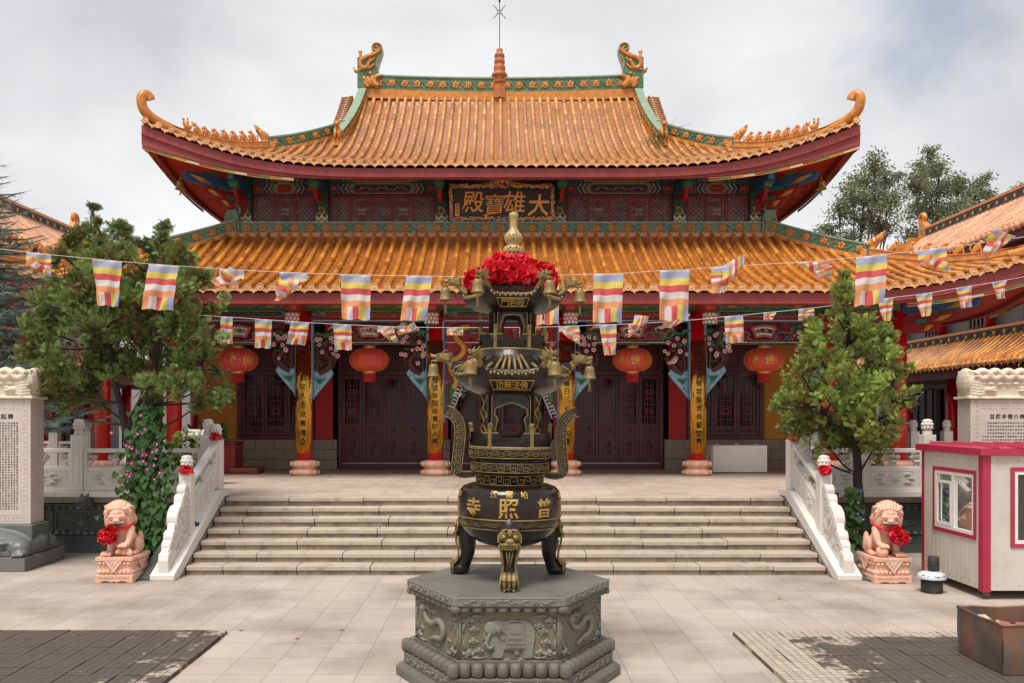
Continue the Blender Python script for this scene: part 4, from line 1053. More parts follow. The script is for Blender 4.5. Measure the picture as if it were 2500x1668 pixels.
# --- upper storey
ZW0, ZW1, ZB = 7.72, 8.57, 9.05
ux = [-7.0, -4.9, -1.62, 1.62, 4.9, 7.0]
def diag(b, x0, x1, z0, z1, sp, y, t=.014):
    w_, h_ = x1-x0, z1-z0
    k = -h_
    while k < w_:
        for m in (0, 1):
            a0 = max(0, -k); a1 = min(h_, w_-k)
            if a1 > a0:
                p = (x0+k+a0, z0+a0); q = (x0+k+a1, z0+a1)
                if m: p = (p[0], z1-(p[1]-z0)); q = (q[0], z1-(q[1]-z0))
                b.beam((p[0], y-.004*m, p[1]), (q[0], y-.004*m, q[1]), .02, t, up=(0, -1, 0)) if False else b.ribbon([p, q], t, y-.018-.004*m, y-.001*m)
        k += sp
def shou(b, x0, x1, z0, z1, y):
    w_, h_ = x1-x0, z1-z0; cx_, t = (x0+x1)/2, .02
    for s in (-1, 1):
        b.ribbon([(cx_+s*w_*.5, z0+h_*.5), (cx_+s*w_*.34, z0+h_*.5), (cx_+s*w_*.34, z0+h_*.25), (cx_+s*w_*.5, z0+h_*.25)], t, y-.02, y); b.ribbon([(cx_+s*w_*.5, z0+h_*.75), (cx_+s*w_*.34, z0+h_*.75), (cx_+s*w_*.34, z0+h_*.95)], t, y-.02, y)
        b.ribbon([(cx_+s*w_*.3, z0), (cx_+s*w_*.3, z1)], t, y-.021, y-.001)
    for c in (.22, .75):
        zc = z0+h_*c; r_ = w_*.2; b.ribbon([(cx_+math.cos(R(30*k))*r_, zc+math.sin(R(30*k))*r_) for k in range(12)], t, y-.03, y-.004, True)
        for q in (-.5, 0, .5): b.box(cx_-r_*.8, cx_+r_*.8, y-.028, y-.006, zc+q*r_-.008, zc+q*r_+.008)
        b.box(cx_-.008, cx_+.008, y-.027, y-.005, zc-r_, zc+r_)
    for c in (.04, .46, .97): b.ribbon([(cx_-w_*.42, z0+h_*c), (cx_+w_*.42, z0+h_*c)], t, y-.022, y-.002)
for i in range(5):
    x0, x1 = AX+ux[i]+.17, AX+ux[i+1]-.17
    b = MB(); painted(b, x0, x1, ZW1+.05, ZB-.12, YU-.02, i+1); b.mi(0)
    painted(b, x0, x1, ZB-.11, ZB+.2, YU-.04, i); b.mi(2).box(x0-.4, x1+.4, YU-.1, YU-.05, ZB+.21, ZB+.25)
    b.build('painted_beam', PAL, hall, world=True)
    b = MB(); b.box(x0, x1, YU+.02, YU+.06, ZW0, ZW1+.04); b.build('window_paper', PAPER, hall, world=True)
    n = 5 if x1-x0 > 2.5 else 3; w_ = (x1-x0-.1)/n
    b = MB(); b.box(x0, x1, YU-.06, YU+.02, ZW1, ZW1+.05); b.box(x0, x1, YU-.06, YU+.02, ZW0-.05, ZW0+.03); b.box(x0, x0+.05, YU-.06, YU+.02, ZW0, ZW1); b.box(x1-.05, x1, YU-.06, YU+.02, ZW0, ZW1)
    f_ = b.build('window_frame', MAR, hall, world=True)
    if i == 2: continue
    for k in range(n):
        xa, xb = x0+.05+k*w_+.004, x0+.05+(k+1)*w_-.004; z0, z1 = ZW0+.03, ZW1
        b = MB(); fr = .045
        for q in ((xa, xa+fr, z0, z1), (xb-fr, xb, z0, z1), (xa+fr, xb-fr, z0, z0+fr), (xa+fr, xb-fr, z1-fr, z1)): b.box(q[0], q[1], YU-.045, YU-.0, q[2], q[3])
        if k % 2 == 0: diag(b, xa+fr, xb-fr, z0+fr, z1-fr, .13, YU-.01)
        else: shou(b, xa+fr, xb-fr, z0+fr, z1-fr, YU-.01)
        b.build('lattice_window', LAT, hall, world=True)
for x in ux:
    xx = AX+x; y = YU-.14
    b = MB(); b.mi(6).box(xx-.165, xx+.165, y, YU+.2, ZW0, ZB+.25)
    b.mi(1).box(xx-.165, xx+.165, y-.004, y-.001, ZW0, ZW0+.06)
    b.mi(3).box(xx-.165, xx+.165, y-.003, y-.0005, ZW0+.06, ZW0+.2)
    for q in range(5):
        z = ZW0+.05+q*.045
        b.mi((3, 2, 5, 3, 1)[q]).ribbon([(xx-.165, z+.1), (xx-.083, z), (xx, z+.1), (xx+.083, z), (xx+.165, z+.1)], .026, y-.008-.001*q, y-.002)
    b.mi(5).tube(smooth_path([(xx-.09, y-.01, ZW0+.36), (xx-.02, y-.015, ZW0+.3), (xx+.1, y-.01, ZW0+.38), (xx+.02, y-.01, ZW0+.5), (xx-.1, y-.01, ZW0+.52), (xx-.05, y-.01, ZW0+.44)], 2), .02, 6)
    for q in range(5): b.tube([(xx-.06+.03*q, y-.01, ZW0+.4), (xx-.12+.06*q, y-.012, ZW0+.32+.05*(q % 2)), (xx-.13+.07*q, y-.008, ZW0+.3+.3*(q % 2))], [.014, .01, .003], 5)
    c_ = b.build('painted_pillar', PAL, hall, world=True)
    b = MB(); Y2 = 22.6
    b.mi(4).prism([(.5, 8.3), (.62, 8.22), (.75, 8.3), (.92, 8.45), (.92, 8.52), (.0, 8.52), (0, 8.44), (.45, 8.42)], -.05, .05, lambda u, w_, z: (xx+w_, YU-.14-u, z))
    b.mi(2).box(xx-.1, xx+.1, Y2-.12, Y2+.12, 8.525, 8.6); b.mi(2).box(xx-.13, xx+.13, Y2-.15, Y2+.15, 8.6, 8.64)
    b.mi(1).box(xx-.09, xx+.09, Y2-.35, YU-.14, 8.645, 8.9)
    b.mi(9).box(xx-.05, xx+.05, Y2-.354, Y2-.35, 8.67, 8.84)
    b.build('bracket', PAL+[BRN, LBLUE], c_, world=True)
def corner_brackets(rf, sg, xw, yw, zb, name):
    """painted diagonal brackets under the raised corner"""
    c = Vector((AX+sg*xw, yw, 0)); d = Vector((sg*.72, -.7, 0)).normalized(); side = Vector((d.y, -d.x, 0))
    b = MB()
    for k, (l, z0, h_, m, wd) in enumerate(((.75, zb-.5, .2, 4, .16), (1.15, zb-.28, .2, 4, .15), (1.65, zb, .24, 1, .17))):
        p = [(0, z0), (0, z0+h_), (l, z0+h_+.05), (l+.12, z0+h_-.0), (l+.03, z0+.05), (l*.75, z0)]
        b.mi(m).prism(p, -wd/2, wd/2, lambda u, w_, z: tuple(c+d*u+side*w_+Vector((0, 0, z))))
        for s in (-1, 1):
            for q in range(5):
                pp = [(l*.98-.02*q, z0+h_*.85), (l*.8-.02*q, z0+h_*.3+.02*q), (l*.6+.05*q, z0+h_*(.2+.1*q))]
                b.mi(5).tube([tuple(c+d*u+side*s*(wd/2+.004)+Vector((0, 0, z))) for u, z in pp], [.016, .02, .006], 5)
        b.mi(2); q = c+d*(l*.62)+Vector((0, 0, z0+h_+.055)); b.M = Matrix.Translation(q) @ Matrix.Rotation(math.atan2(d.y, d.x), 4, 'Z'); b.box(-.12, .12, -.12, .12, -.03, .07); b.M = None
    b.build(name, PAL, hall, world=True)
for sg in (-1, 1):
    corner_brackets(UP, sg, 7.0, YU-.1, 8.62, 'corner_bracket')
    corner_brackets(LO, sg, 9.95, YC-.1, 5.05, 'corner_bracket')
    for rf, u1, z in ((UP, .95, -.5), (LO, .6, -.48)):
        b = MB(); pts = [rf.hip(sg, .02+(u1)*i/10, z-.05*0) for i in range(11)]; b.tube(pts, [.06+.1*min(1, i/4) for i in range(11)], 8)
        b.build('corner_beam', SOFF, hall, world=True)
    # painted frieze board below the raised fascia
# --- gold couplet boards
COUP = [('恒持佛念定久不退菩提心', -4.88, 'second column from the left tree'), ('暮鼓晨鐘警醒聲聞緣覺妙人天', -1.625, ''), ('朝誦經典暮日三省修妙和諧', 1.625, ''), ('靜聽鐘聲智慧聲音長留空界', 4.88, '')]
labs = ['mirror gold couplet board on the red column left of the left doors',
        'mirror gold couplet board on the red column just left of the bronze incense burner',
        'mirror gold couplet board on the red column just right of the bronze incense burner',
        'mirror gold couplet board on the red column beside the white cabinet']
for (tx, x, _), lb in zip(COUP, labs):
    xx = AX+x; z0, z1 = 1.6, 4.38
    root = thing('couplet_board', lb, 'sign board', (xx, YC-.2, z0), 'gold couplet boards on the porch columns')
    b = MB(); vs = []; n = 12
    for z in (z0, z1):
        for r_ in (.305, .298):
            for k in range(n+1):
                a = R(-90-40+80*k/n); vs.append((xx+r_*math.cos(a), YC+.09+r_*math.sin(a), z))
    m = n+1; fs = [(k, k+1, 2*m+k+1, 2*m+k) for k in range(n)]+[(m+k+1, m+k, 3*m+k, 3*m+k+1) for k in range(n)]+[(k+1, k, m+k, m+k+1) for k in range(n)]+[(2*m+k, 2*m+k+1, 3*m+k+1, 3*m+k) for k in range(n)]
    b.add(vs, fs, True); b.build('board', GOLDM, root, world=True)
    g_ = MB(); N_ = len(tx)
    for k, ch in enumerate(tx):
        zc = z1-.22-(z1-z0-.5)*k/(N_-1)
        put(g_, ch, lambda u, v, w_, zc=zc: (xx+.31*math.sin(u/.31), YC+.09-.31*math.cos(u/.31)-w_, zc+v), .15, .003, .006)
    g_.build('lettering', mat('letter_black', '171412', .5, var=0), root, world=True)
# --- name board
NB = thing('name_board', 'black name board with gold characters and carved dragon border under the upper eaves', 'sign', (AX+.05, 23.2, 7.78))
def nbp(u, v, w_):      # leaning forward
    return (AX+.03+u, 23.35-.16*v-w_, 7.78+v)
b = MB(); vs = [nbp(-1.43, 0, 0), nbp(1.43, 0, 0), nbp(1.43, .98, 0), nbp(-1.43, .98, 0), nbp(-1.43, 0, .07), nbp(1.43, 0, .07), nbp(1.43, .98, .07), nbp(-1.43, .98, .07)]
b.add(vs, [(0, 1, 2, 3), (7, 6, 5, 4), (0, 4, 5, 1), (1, 5, 6, 2), (2, 6, 7, 3), (3, 7, 4, 0)]); b.build('board', mat('board_black', '1c1413', .5, var=.1), NB, world=True)
b = MB(); b.cm = 0
for k, ch in enumerate('殿寶雄大'):
    put(b, ch, lambda u, v, w_, k=k: nbp((-.77, -.2, .34, 1.0)[k]+u, .46+v+.04*(-1)**k, .085+w_), .57, .015, (.004, -.004, .004, .016)[k], .1)
b.build('lettering', mat('gilt', 'dd983c', .4, var=.1, metal=.1), NB, world=True)
b = MB(); rr = random.Random(11)
def cl_(b, u, v, r_, mi):
    b.mi(mi).tube([nbp(u+q[0], v+q[2], .1) for q in curl((0, 0), r_, r_*.25, rr.uniform(0, 6), rr.uniform(0, 6)+R(380)*rr.choice((-1, 1)), 10)], r_*.26, 5)
    b.mi(3).ell(nbp(u, v, .085), (r_*1.1, .01, r_*1.1), 8, 4)
per = [(-1.37+2.74*k/38, .92) for k in range(39)]+[(-1.37+2.74*k/38, .07) for k in range(39)]+[(s*1.37, .13+.75*k/11) for s in (-1, 1) for k in range(12)]
for k, (u, v) in enumerate(per):
    for q in range(2): cl_(b, u+rr.uniform(-.02, .02), v+rr.uniform(-.03, .03), rr.uniform(.032, .05), rr.choice((0, 1, 2, 5, 5, 4)))
for k in range(14):
    t = k/13*2-1; hh = .17*math.exp(-(t*1.6)**2)
    for q in range(3): cl_(b, t*.42, .96+hh*q/2, .035, rr.choice((0, 1, 2, 5, 5)))
b.mi(5)
for v in (.92, .07):
    for s in (-1, 1): b.tube(smooth_path([nbp(s*(.25+.22*j), v+.04*(-1)**j, .12) for j in range(5)], 2), .022, 6)
for s in (-1, 1): b.tube(smooth_path([nbp(s*(1.37+.03*(-1)**j), .2+.17*j, .12) for j in range(5)], 2), .02, 6)
b.tube(smooth_path([nbp(-.13, .98, .12), nbp(-.1, 1.1, .13), nbp(0, 1.14, .14), nbp(.1, 1.1, .13), nbp(.13, .98, .12)], 2), .03, 6); b.ell(nbp(0, 1.04, .13), (.07, .04, .06))
b.build('carved_border', [PRED, BLUE, PGRN, WHT, mat('border_pink', 'c25360', .5), mat('gilt', 'd08a2c')], NB, world=True)
b = MB(); b.add([nbp(-1.26, .14, .08), nbp(-1.15, .14, .08), nbp(-1.15, .46, .08), nbp(-1.26, .46, .08)], [(0, 1, 2, 3)]); b.mi(1)
for k, ch in enumerate('趙樸初'): put(b, ch, lambda u, v, w_, k=k: nbp(-1.205+u, .40-k*.085+v, .083+w_), .07, .002, .01)
b.build('signature_tablet', [mat('gilt', 'd08a2c'), DARK], NB, world=True)
# --- lanterns
LANRED = mat('lantern_red', 'c6403c', .55, var=.05); LANOR = mat('lantern_orange', 'c94a2c', .5, var=.05); LANG = mat('lantern_gold', 'd3a04a', .4, metal=.5, var=.1)
TASS = mat('tassel', 'a8141c', .8, var=.2, vs=40)
def lantern(x, y, z, rr_, hh, label, chars, two=True, rot=0, group='red lanterns hung in the temple porch'):
    root = thing('lantern', label, 'lantern', (x, y, z), group)
    b = MB(); n = 16; seg = 64; prof = [(rr_*math.cos(R(t))**.75 if abs(t) < 75 else rr_*.36, hh*math.sin(R(t))) for t in range(-75, 76, 10)]
    vs = []
    for r_, z_ in prof:
        for k in range(seg):
            a = 2*math.pi*k/seg; rb = r_*(1-.022*abs(math.sin(a*8))); vs.append((rb*math.cos(a), rb*math.sin(a), z_))
    for j in range(len(prof)-1):
        for k in range(seg):
            sct = int(((k+rot)/seg*8)) % 2
            b.mi(sct if two else 0)
            bb = len(b.v)
    b.v = vs; 
    for j in range(len(prof)-1):
        for k in range(seg):
            b.f.append((j*seg+k, j*seg+(k+1) % seg, (j+1)*seg+(k+1) % seg, (j+1)*seg+k)); b.m.append((int((k+rot)/seg*8) % 2) if two else 0); b.s.append(True); b.t.append(.5)
    b.build('shade', [LANRED, LANOR], root)
    c = MB(); c.lathe([(rr_*.34, hh*.92), (rr_*.35, hh*.96), (rr_*.3, hh*1.12), (rr_*.3, hh*1.2), (rr_*.26, hh*1.2)], 24); c.lathe([(rr_*.3, -hh*1.16), (rr_*.35, -hh*.98), (rr_*.34, -hh*.92)], 24)
    c.tube([(0, 0, hh*1.2), (0, 0, hh*1.2+.18)], .006, 5)
    for k in range(16):
        a = 2*math.pi*k/16+R(11.25)*0; 
        c.tube([(math.cos(a)*(r_+.002)*1.0, math.sin(a)*(r_+.002), z_) for r_, z_ in prof[1:-1]], .004, 4, False)
    c.build('metal_cap', LANG, root)
    t = MB()
    for k in range(36):
        a = 2*math.pi*k/36; r_ = rr_*.29; t.box(r_*math.cos(a)-.01, r_*math.cos(a)+.01, r_*math.sin(a)-.008, r_*math.sin(a)+.008, -hh*1.16-.19*rr_/.45, -hh*1.16)
    t.build('tassel', TASS, root)
    g_ = MB()
    def wrap(u, v, w_, a0):
        rloc = rr_*math.sqrt(max(.1, 1-(v/hh)**2))*1.005+.004+w_; a = a0+u/rr_; return (rloc*math.sin(a), -rloc*math.cos(a), v)
    for k, ch in enumerate(chars):
        if ch == ' ': continue
        a0 = R(-90+45*k)+R(22.5)*0
        put(g_, ch, lambda u, v, w_, a0=a0: wrap(u, v-.01, w_, a0), rr_*.5, .002, .03)
        for q in range(5): g_.tube([wrap(.02*q-.04, hh*.42+.02*math.sin(q*2), .006, a0), wrap(.02*q-.02, hh*.48+.02*math.cos(q*2), .006, a0)], .006, 4)
    g_.build('lettering', LANG, root)
    return root
lantern(AX-6.5, YC-.15, 3.905, .485, .295, 'red palace lantern beside the left juniper, gold characters on a plain red shade', ' 歡發佳 ', False)
lantern(AX-3.25, YC-.15, 3.905, .485, .295, 'red and orange palace lantern hanging before the left doors, gold flowers on its panels', '  ', True)
lantern(AX+3.25, YC-.15, 3.905, .485, .295, 'red and orange palace lantern hanging before the right doors', ' 發佳節 ', True, 4)
lantern(AX+6.5, YC-.15, 3.905, .485, .295, 'red and orange palace lantern beside the right juniper, above the white cabinet', ' 發佳節 ', True, 4)
# --- porch furniture
root = thing('cabinet', 'low white rectangular cabinet standing on the terrace by the stone wall', 'cabinet', (6.0, 22.4, T))
b = MB(); x0, x1 = P(1738, 1010, 22.2).x, P(1873, 1010, 22.2).x; x00 = P(1746, 1010, 22.2).x
b.box(x0, x1, 22.25, 22.9, T+.02, 1.76); b.build('body', mat('cabinet_white', 'e8e3da', .6, var=.03, dirt=.1), root, world=True, bevel=.01)
b = MB(); b.box(x0+.03, x1-.0, 22.2, 22.245, T+.02, 1.755); b.build('front_panel', mat('cabinet_white', 'c9c3ba'), root, world=True, bevel=.004)
b = MB(); 
for q in (.15, .5, .85): b.lathe([(.05, 0), (.055, .02), (.03, .03)], 12, (x0+(x1-x0)*q, 22.5, 1.765))
b.build('knob', mat('cabinet_white', 'c9c3ba'), root, world=True)
root = thing('kneeling_bench', 'low red lacquered box and brown leather kneeler left of the terrace', 'bench', (-6.2, 22.2, T))
b = MB(); p0 = P(563, 1156, 21.9).x; p1 = P(634, 1150, 21.9).x; b.box(p0, p1, 21.7, 22.4, T, T+.16); b.build('cushion', mat('brown_leather', '7a3a1c', .4, var=.15), root, world=True, bevel=.04)
root = thing('offering_chest', 'tall red offering chest behind the corner of the white balustrade', 'chest', (-6.9, 22.0, T))
b = MB(); b.box(P(543, 1, 22.).x-.3, P(574, 1, 22.).x, 22.0, 22.7, T, T+.75); b.build('body', mat('red_lacquer', '8e1822', .35), root, world=True, bevel=.015)
b = MB(); b.box(P(543, 1, 22.).x-.34, P(574, 1, 22.).x+.03, 21.97, 22.73, T+.755, T+.8); b.build('lid', mat('red_lacquer', '8e1822'), root, world=True, bevel=.01)
# wind bells
for sg, nm in ((-1, 'small brass wind bell under the upper left roof corner'), (1, 'small brass wind bell under the upper right roof corner')):
    p = UP.hip(sg, .13, -.45-.55); bell(nm, (p.x, p.y+.3, p.z), 1.15)
p = LO.hip(1, .07, -.9); bell('brass wind bell under the lower right roof corner', p, 1.5)
# ---------------------------------------------------------------- balustrades
def cloud(b, x, z, s, fn, sx=1):
    """small relief cloud on a panel; fn(x, y, z)"""
    for dx, dz, r_ in ((0, 0, .04), (-.05, -.008, .028), (.05, -.01, .03), (.02, .022, .025)):
        c = Vector(fn(x+dx*s*sx, 0, z+dz*s)); b.ell(c, r_*s, 7, 5)
def lotus_finial(c, s=1):
    b = MB(); b.lathe([(.075*s, 0), (.085*s, .015*s), (.085*s, .035*s), (.06*s, .05*s), (.075*s, .065*s), (.06*s, .085*s), (.07*s, .1*s), (.088*s, .16*s), (.086*s, .22*s), (.07*s, .265*s), (.055*s, .285*s), (.02*s, .29*s)], 20, c)
    for r_, z_, n, q in ((.08, .13, 10, .034), (.083, .19, 10, .034), (.066, .245, 8, .03), (.075, .05, 10, .02)):
        for k in range(n):
            a = 2*math.pi*(k+.5*(z_ > .15))/n; b.ell((c[0]+r_*s*math.cos(a), c[1]+r_*s*math.sin(a), c[2]+z_*s), (q*.75*s, q*.75*s, q*s), 7, 5)
    return b
def bpost(parent, x, y, z0, z1, w_=.22):
    b = MB(); b.box(x-w_/2, x+w_/2, y-w_/2, y+w_/2, z0, z1); 
    p = b.build('post', MARB, parent, world=True, bevel=.008)
    r = MB(); r.ribbon([(x-w_*.25, z0+.12), (x+w_*.25, z0+.12), (x+w_*.25, z1-.1), (x-w_*.25, z1-.1)], .008, y-w_/2-.004, y-w_/2+.002, True); r.build('incised_line', CARV, p, world=True)
    lotus_finial((x, y, z1)).build('lotus_finial', MARB, p, world=True); return p
def bpanel(parent, p0, p1, z0, dz=0, th=.13, vase=True, name='panel'):
    """panel between plan points p0, p1; z0 bottom at p0, rising dz to p1"""
    p0 = Vector((p0[0], p0[1], 0)); p1 = Vector((p1[0], p1[1], 0)); Ln = (p1-p0).length; d = (p1-p0)/Ln; n = Vector((d.y, -d.x, 0))
    def fn(u, v, z):
        q = p0+d*u+n*(-v); return (q.x, q.y, z0+z+dz*u/Ln)
    def bx(b, u0, u1, v0, v1, a0, a1):
        b.prism([(u0, a0), (u1, a0), (u1, a1), (u0, a1)], v0, v1, fn)
    b = MB(); h = th/2
    bx(b, 0, Ln, -h, h, 0, .43); bx(b, 0, Ln, -h, h, .70, .775); bx(b, 0, .06, -h, h, .43, .70); bx(b, Ln-.06, Ln, -h, h, .43, .70); bx(b, 0, Ln, -h+.02, h-.02, .43, .45)
    o = b.build(name, MARB, parent, world=True, bevel=.01)
    r = MB()
    for s in (-1, 1):
        v = s*(h+.001)
        mrg = .17
        r.ribbon([(mrg, .1), (Ln-mrg, .1), (Ln-mrg, .36), (mrg, .36)], .012, v-.006*0-.004, v+.004, True, fn)
        for uu in (.085, Ln-.085): r.ribbon([(uu-.022, .1), (uu+.022, .1), (uu+.022, .36), (uu-.022, .36)], .007, v-.003, v+.003, True, fn)
        f2 = lambda x_, y_, z_, v=v: fn(x_, v, z_)
        mid = Ln/2
        r.ell(f2(mid, 0, .23), (.06, .02, .075) if abs(d.x) > .5 else (.02, .06, .075), 9, 6)
        for k in range(8):
            a = R(45*k); r.tube([f2(mid+math.cos(a)*.05, 0, .23+math.sin(a)*.05), f2(mid+math.cos(a+.5)*.09, 0, .23+math.sin(a+.5)*.09), f2(mid+math.cos(a+.2)*.12, 0, .23+math.sin(a+.2)*.1)], [.016, .013, .005], 5)
        if Ln > .8:
            for k in (-1, 1):
                for q in range(3): cloud(r, mid+k*(.24+.06*(q % 2)), .155+.075*q, .95, f2, k)
    for uu in ([.09, Ln/2, Ln-.09] if Ln > .9 else [.09, Ln-.09]):
        q = fn(uu, 0, 0)
        r.lathe([(.04, .44), (.028, .46), (.05, .5), (.075, .54), (.06, .565)], 14, (q[0], q[1], q[2]))
        for k in (-1, 0, 1):
            c = fn(uu+k*.085, 0, .625-.012*abs(k)); r.ell(c, (.055, .05, .052), 10, 7)
            for s in (-1, 1):
                f3 = lambda x_, y_, z_, s=s: fn(x_, s*.055, z_)
                r.tube([f3(uu+k*.085+t_[0], 0, .625-.012*abs(k)+t_[2]) for t_ in curl((0, 0), .036, .01, 0, R(420), 9)], .006, 4)
    r.build('carved_relief', CARV, o, world=True)
    return o
def balustrade(label, xs, y, z0, zb=True, cop=True):
    root = thing('balustrade', label, 'balustrade', ((xs[0]+xs[-1])/2, y, T), 'white marble balustrades of the terrace')
    for x in xs: bpost(root, x, y, z0+.005, z0+1.03-.0)
    for a, c in zip(xs[:-1], xs[1:]): bpanel(root, (a+.112, y), (c-.112, y), z0+.002)
    if cop:
        b = MB(); x = xs[0]-.2; rr = random.Random(4)
        while x < xs[-1]+.1:
            x2 = min(x+rr.uniform(1.1, 1.6), xs[-1]+.12); b.box(x+.002, x2-.002, y-.17, y+.2, T+.003, z0); x = x2
        b.build('coping', MARB, root, world=True, bevel=.012)
    return root
ZC = T+.11
balustrade('long white marble balustrade on the terrace edge left of the stairs, behind the vine', [-9.1, -7.74, -6.4, -5.36], 15.86, ZC)
balustrade('long white marble balustrade on the terrace edge right of the stairs, behind the right lion', [5.58, 6.62, 7.9, 9.2], 15.86, ZC)
balustrade('short white marble balustrade farther back on the left side of the terrace', [-14.0, -12.7, -11.35, -10.5], 22.0, T+.05, cop=False)
balustrade('short white marble balustrade farther back on the right side of the terrace', [10.6, 11.45, 12.7, 14.0], 22.0, T+.05, cop=False)
def stair_balustrade(sg, label):
    xc = SX0-.2 if sg < 0 else SX1+.2
    root = thing('stair_balustrade', label, 'balustrade', (xc, 13.3, 0), 'sloping marble balustrades of the stairs')
    S = lambda y: .09+.505*(y-13.3)
    fn = lambda u, v, z: (xc+v, u, z)
    b = MB(); b.prism([(13.27, 0), (13.27, .085), (15.45, S(15.45)), (15.62, 1.185), (16.1, 1.185), (16.1, 1.06), (15.72, 1.06), (13.47, 0)], -.19, .19, fn); b.build('sloping_base', MARB, root, world=True, bevel=.012)
    bpost(root, xc, 14.34, S(14.3)-.02, 1.60, .2)
    bpost(root, xc, 15.82, 1.19, 2.1, .22)
    bpanel(root, (xc, 14.445), (xc, 15.70), S(14.445)+.0, .60, .13)
    b = MB(); y0 = 14.235
    b.prism([(y0, S(y0)+.01), (13.4, S(13.4)+.01), (13.36, S(13.36)+.3), (13.55, .62), (13.75, 1.0), (14.0, 1.2), (y0, 1.42)], -.06, .06, fn)
    for (yy, zz, r_, t_) in ((13.90, .87, .235, .085), (13.62, .62, .115, .078), (13.52, .49, .105, .072), (14.05, 1.16, .11, .075), (14.15, 1.32, .095, .072)):
        b.prism([(yy+r_*math.cos(R(15*k)), zz+r_*math.sin(R(15*k))) for k in range(24)], -t_, t_, fn)
    b.prism([(13.32, S(13.32)+.01), (13.5, S(13.5)+.01), (13.52, .42), (13.46, .44), (13.34, .4), (13.31, .3)], -.08, .08, fn)
    dp = b.build('drum_panel', MARB, root, world=True, bevel=.012)
    r = MB()
    for s in (-1, 1):
        ring = lambda yy, zz, r_, v: [(xc+v, yy+r_*math.cos(R(20*k)), zz+r_*math.sin(R(20*k))) for k in range(19)]
        r.tube(ring(13.90, .87, .16, s*.087), .008, 5, False); r.tube(ring(13.90, .87, .21, s*.087), .006, 5, False)
        for k in range(7):
            a = R(60+k*10); r.tube([(xc+s*.088, 13.9, .78), (xc+s*.095, 13.9+.09*math.cos(a*1.9-1.2), .86+.02*k), (xc+s*.088, 13.9+.11*math.cos(a*2.3), .9+.015*k)], [.012, .016, .005], 5)
        for (yy, zz, r_, t_) in ((13.62, .62, .07, .08), (13.52, .49, .06, .074), (14.05, 1.16, .07, .077), (14.15, 1.32, .06, .074)):
            r.tube([(xc+s*t_, yy+q[0], zz+q[2]) for q in curl((0, 0), r_, r_*.2, 0, R(500), 14)], .008, 5)
        for k in range(9):
            yy = 13.7+.055*k; zz = S(yy)+.12+.03*math.sin(k*2.2)+.006*k; r.tube([(xc+s*.064, yy+q[0], zz+q[2]) for q in curl((0, 0), .04, .008, k, k+R(400), 9)], .009, 5)
        for k in range(5): r.tube([(xc+s*.064, 14.16+q[0], .75+.1*k+q[2]) for q in curl((0, 0), .035, .008, k, k+R(400), 9)], .009, 5)
        r.ribbon([(13.37, .2), (13.44, .2), (13.44, .35), (13.37, .35)], .012, s*.08, s*.084, True, fn)
    r.build('carved_relief', CARV, dp, world=True)
    # dark slab leaning along the outer side
    b = MB(); xo = xc+sg*.20; b.prism([(13.28, .0), (13.28, .03), (15.7, 1.0), (15.7, .0)], min(0, sg*.2), max(0, sg*.2), lambda u, v, z: (xo+v, u, z)); b.build('side_slab', DKST, root, world=True)
    return root
stair_balustrade(-1, 'sloping white marble balustrade with drum scroll on the left side of the stairs')
stair_balustrade(1, 'sloping white marble balustrade with drum scroll on the right side of the stairs')
# stone dragon spouts
def spout(x, label, s):
    root = thing('dragon_spout', label, 'water spout', (x, 15.7, 1.0), 'stone dragon spouts on the plinth wall')
    b = MB(); b.M = Matrix.Translation((x, 15.62, .98)) @ Matrix.Rotation(R(-90 if s > 0 else -90), 4, 'Z') @ Matrix.Scale(.85, 4)
    dragon_head(b, (0, 0, 0), .8, 1); b.ell((-.15, 0, -.02), (.2, .12, .14)); b.M = None
    b.build('head', DKCV, root, world=True, remesh=.014, smooth=1)
spout(-7.55, 'grey stone dragon head spout behind the left lion, below the balustrade', 1)
spout(7.95, 'grey stone dragon head spout behind the right lion, below the balustrade', 1)
# red bows on the finials
SATIN = mat('red_satin', 'd31a28', .42, var=.2, vs=9, coat=.1)
def petal_template():
    rr = random.Random(1); tv = []; tf = []
    for j in range(3):
        for i in range(3):
            tv.append(((i-1)*.5+rr.uniform(-.08, .08), j*.5, .16*math.sin(i*2.1+j*1.7)+rr.uniform(-.1, .1)))
    for j in range(2):
        for i in range(2): tf.append((j*3+i, j*3+i+1, j*3+i+4, j*3+i+3))
    return tv, tf
PT = petal_template()
def ruffle(name, lobes, n, s, parent, m=None, seed=1):
    rr = random.Random(seed); Ms = []; ti = []
    for c, r in lobes:
        c = Vector(c); vol = n
        for k in range(n):
            d = Vector((rr.gauss(0, 1), rr.gauss(0, 1), rr.gauss(0, 1))).normalized()
            q = c+Vector((d.x*r[0], d.y*r[1], d.z*r[2]))*rr.uniform(.72, .98)
            t = Vector((rr.gauss(0, 1), rr.gauss(0, 1), rr.gauss(0, 1))); t = (t-d*t.dot(d)).normalized()
            dd = (d*rr.uniform(.1, .9)+t*1.0).normalized()
            Ms.append(frame(dd, up=(d+Vector((rr.gauss(0, .5), rr.gauss(0, .5), rr.gauss(0, .5)))).normalized(), roll=rr.uniform(-.7, .7), s=s*rr.uniform(.6, 1.3), t=q-dd*s*.5)); ti.append(rr.random())
    return scatter(name, PT[0], PT[1], m or SATIN, Ms, parent, ti, world=True, smooth=True)
def bow(c, label):
    root = thing('red_bow', label, 'ribbon', c, 'red ribbon bows tied on marble posts'); ruffle('ribbon', [(c, (.085, .085, .07))], 70, .07, root, seed=int(c[0]*10)+50)
    b = MB(); b.lathe([(.088, -.012), (.09, 0), (.088, .012)], 16, (c[0], c[1]+.08, c[2]+.02), cap=False); b.build('band', SATIN, root, world=True)
xl, xr = SX0-.2, SX1+.2
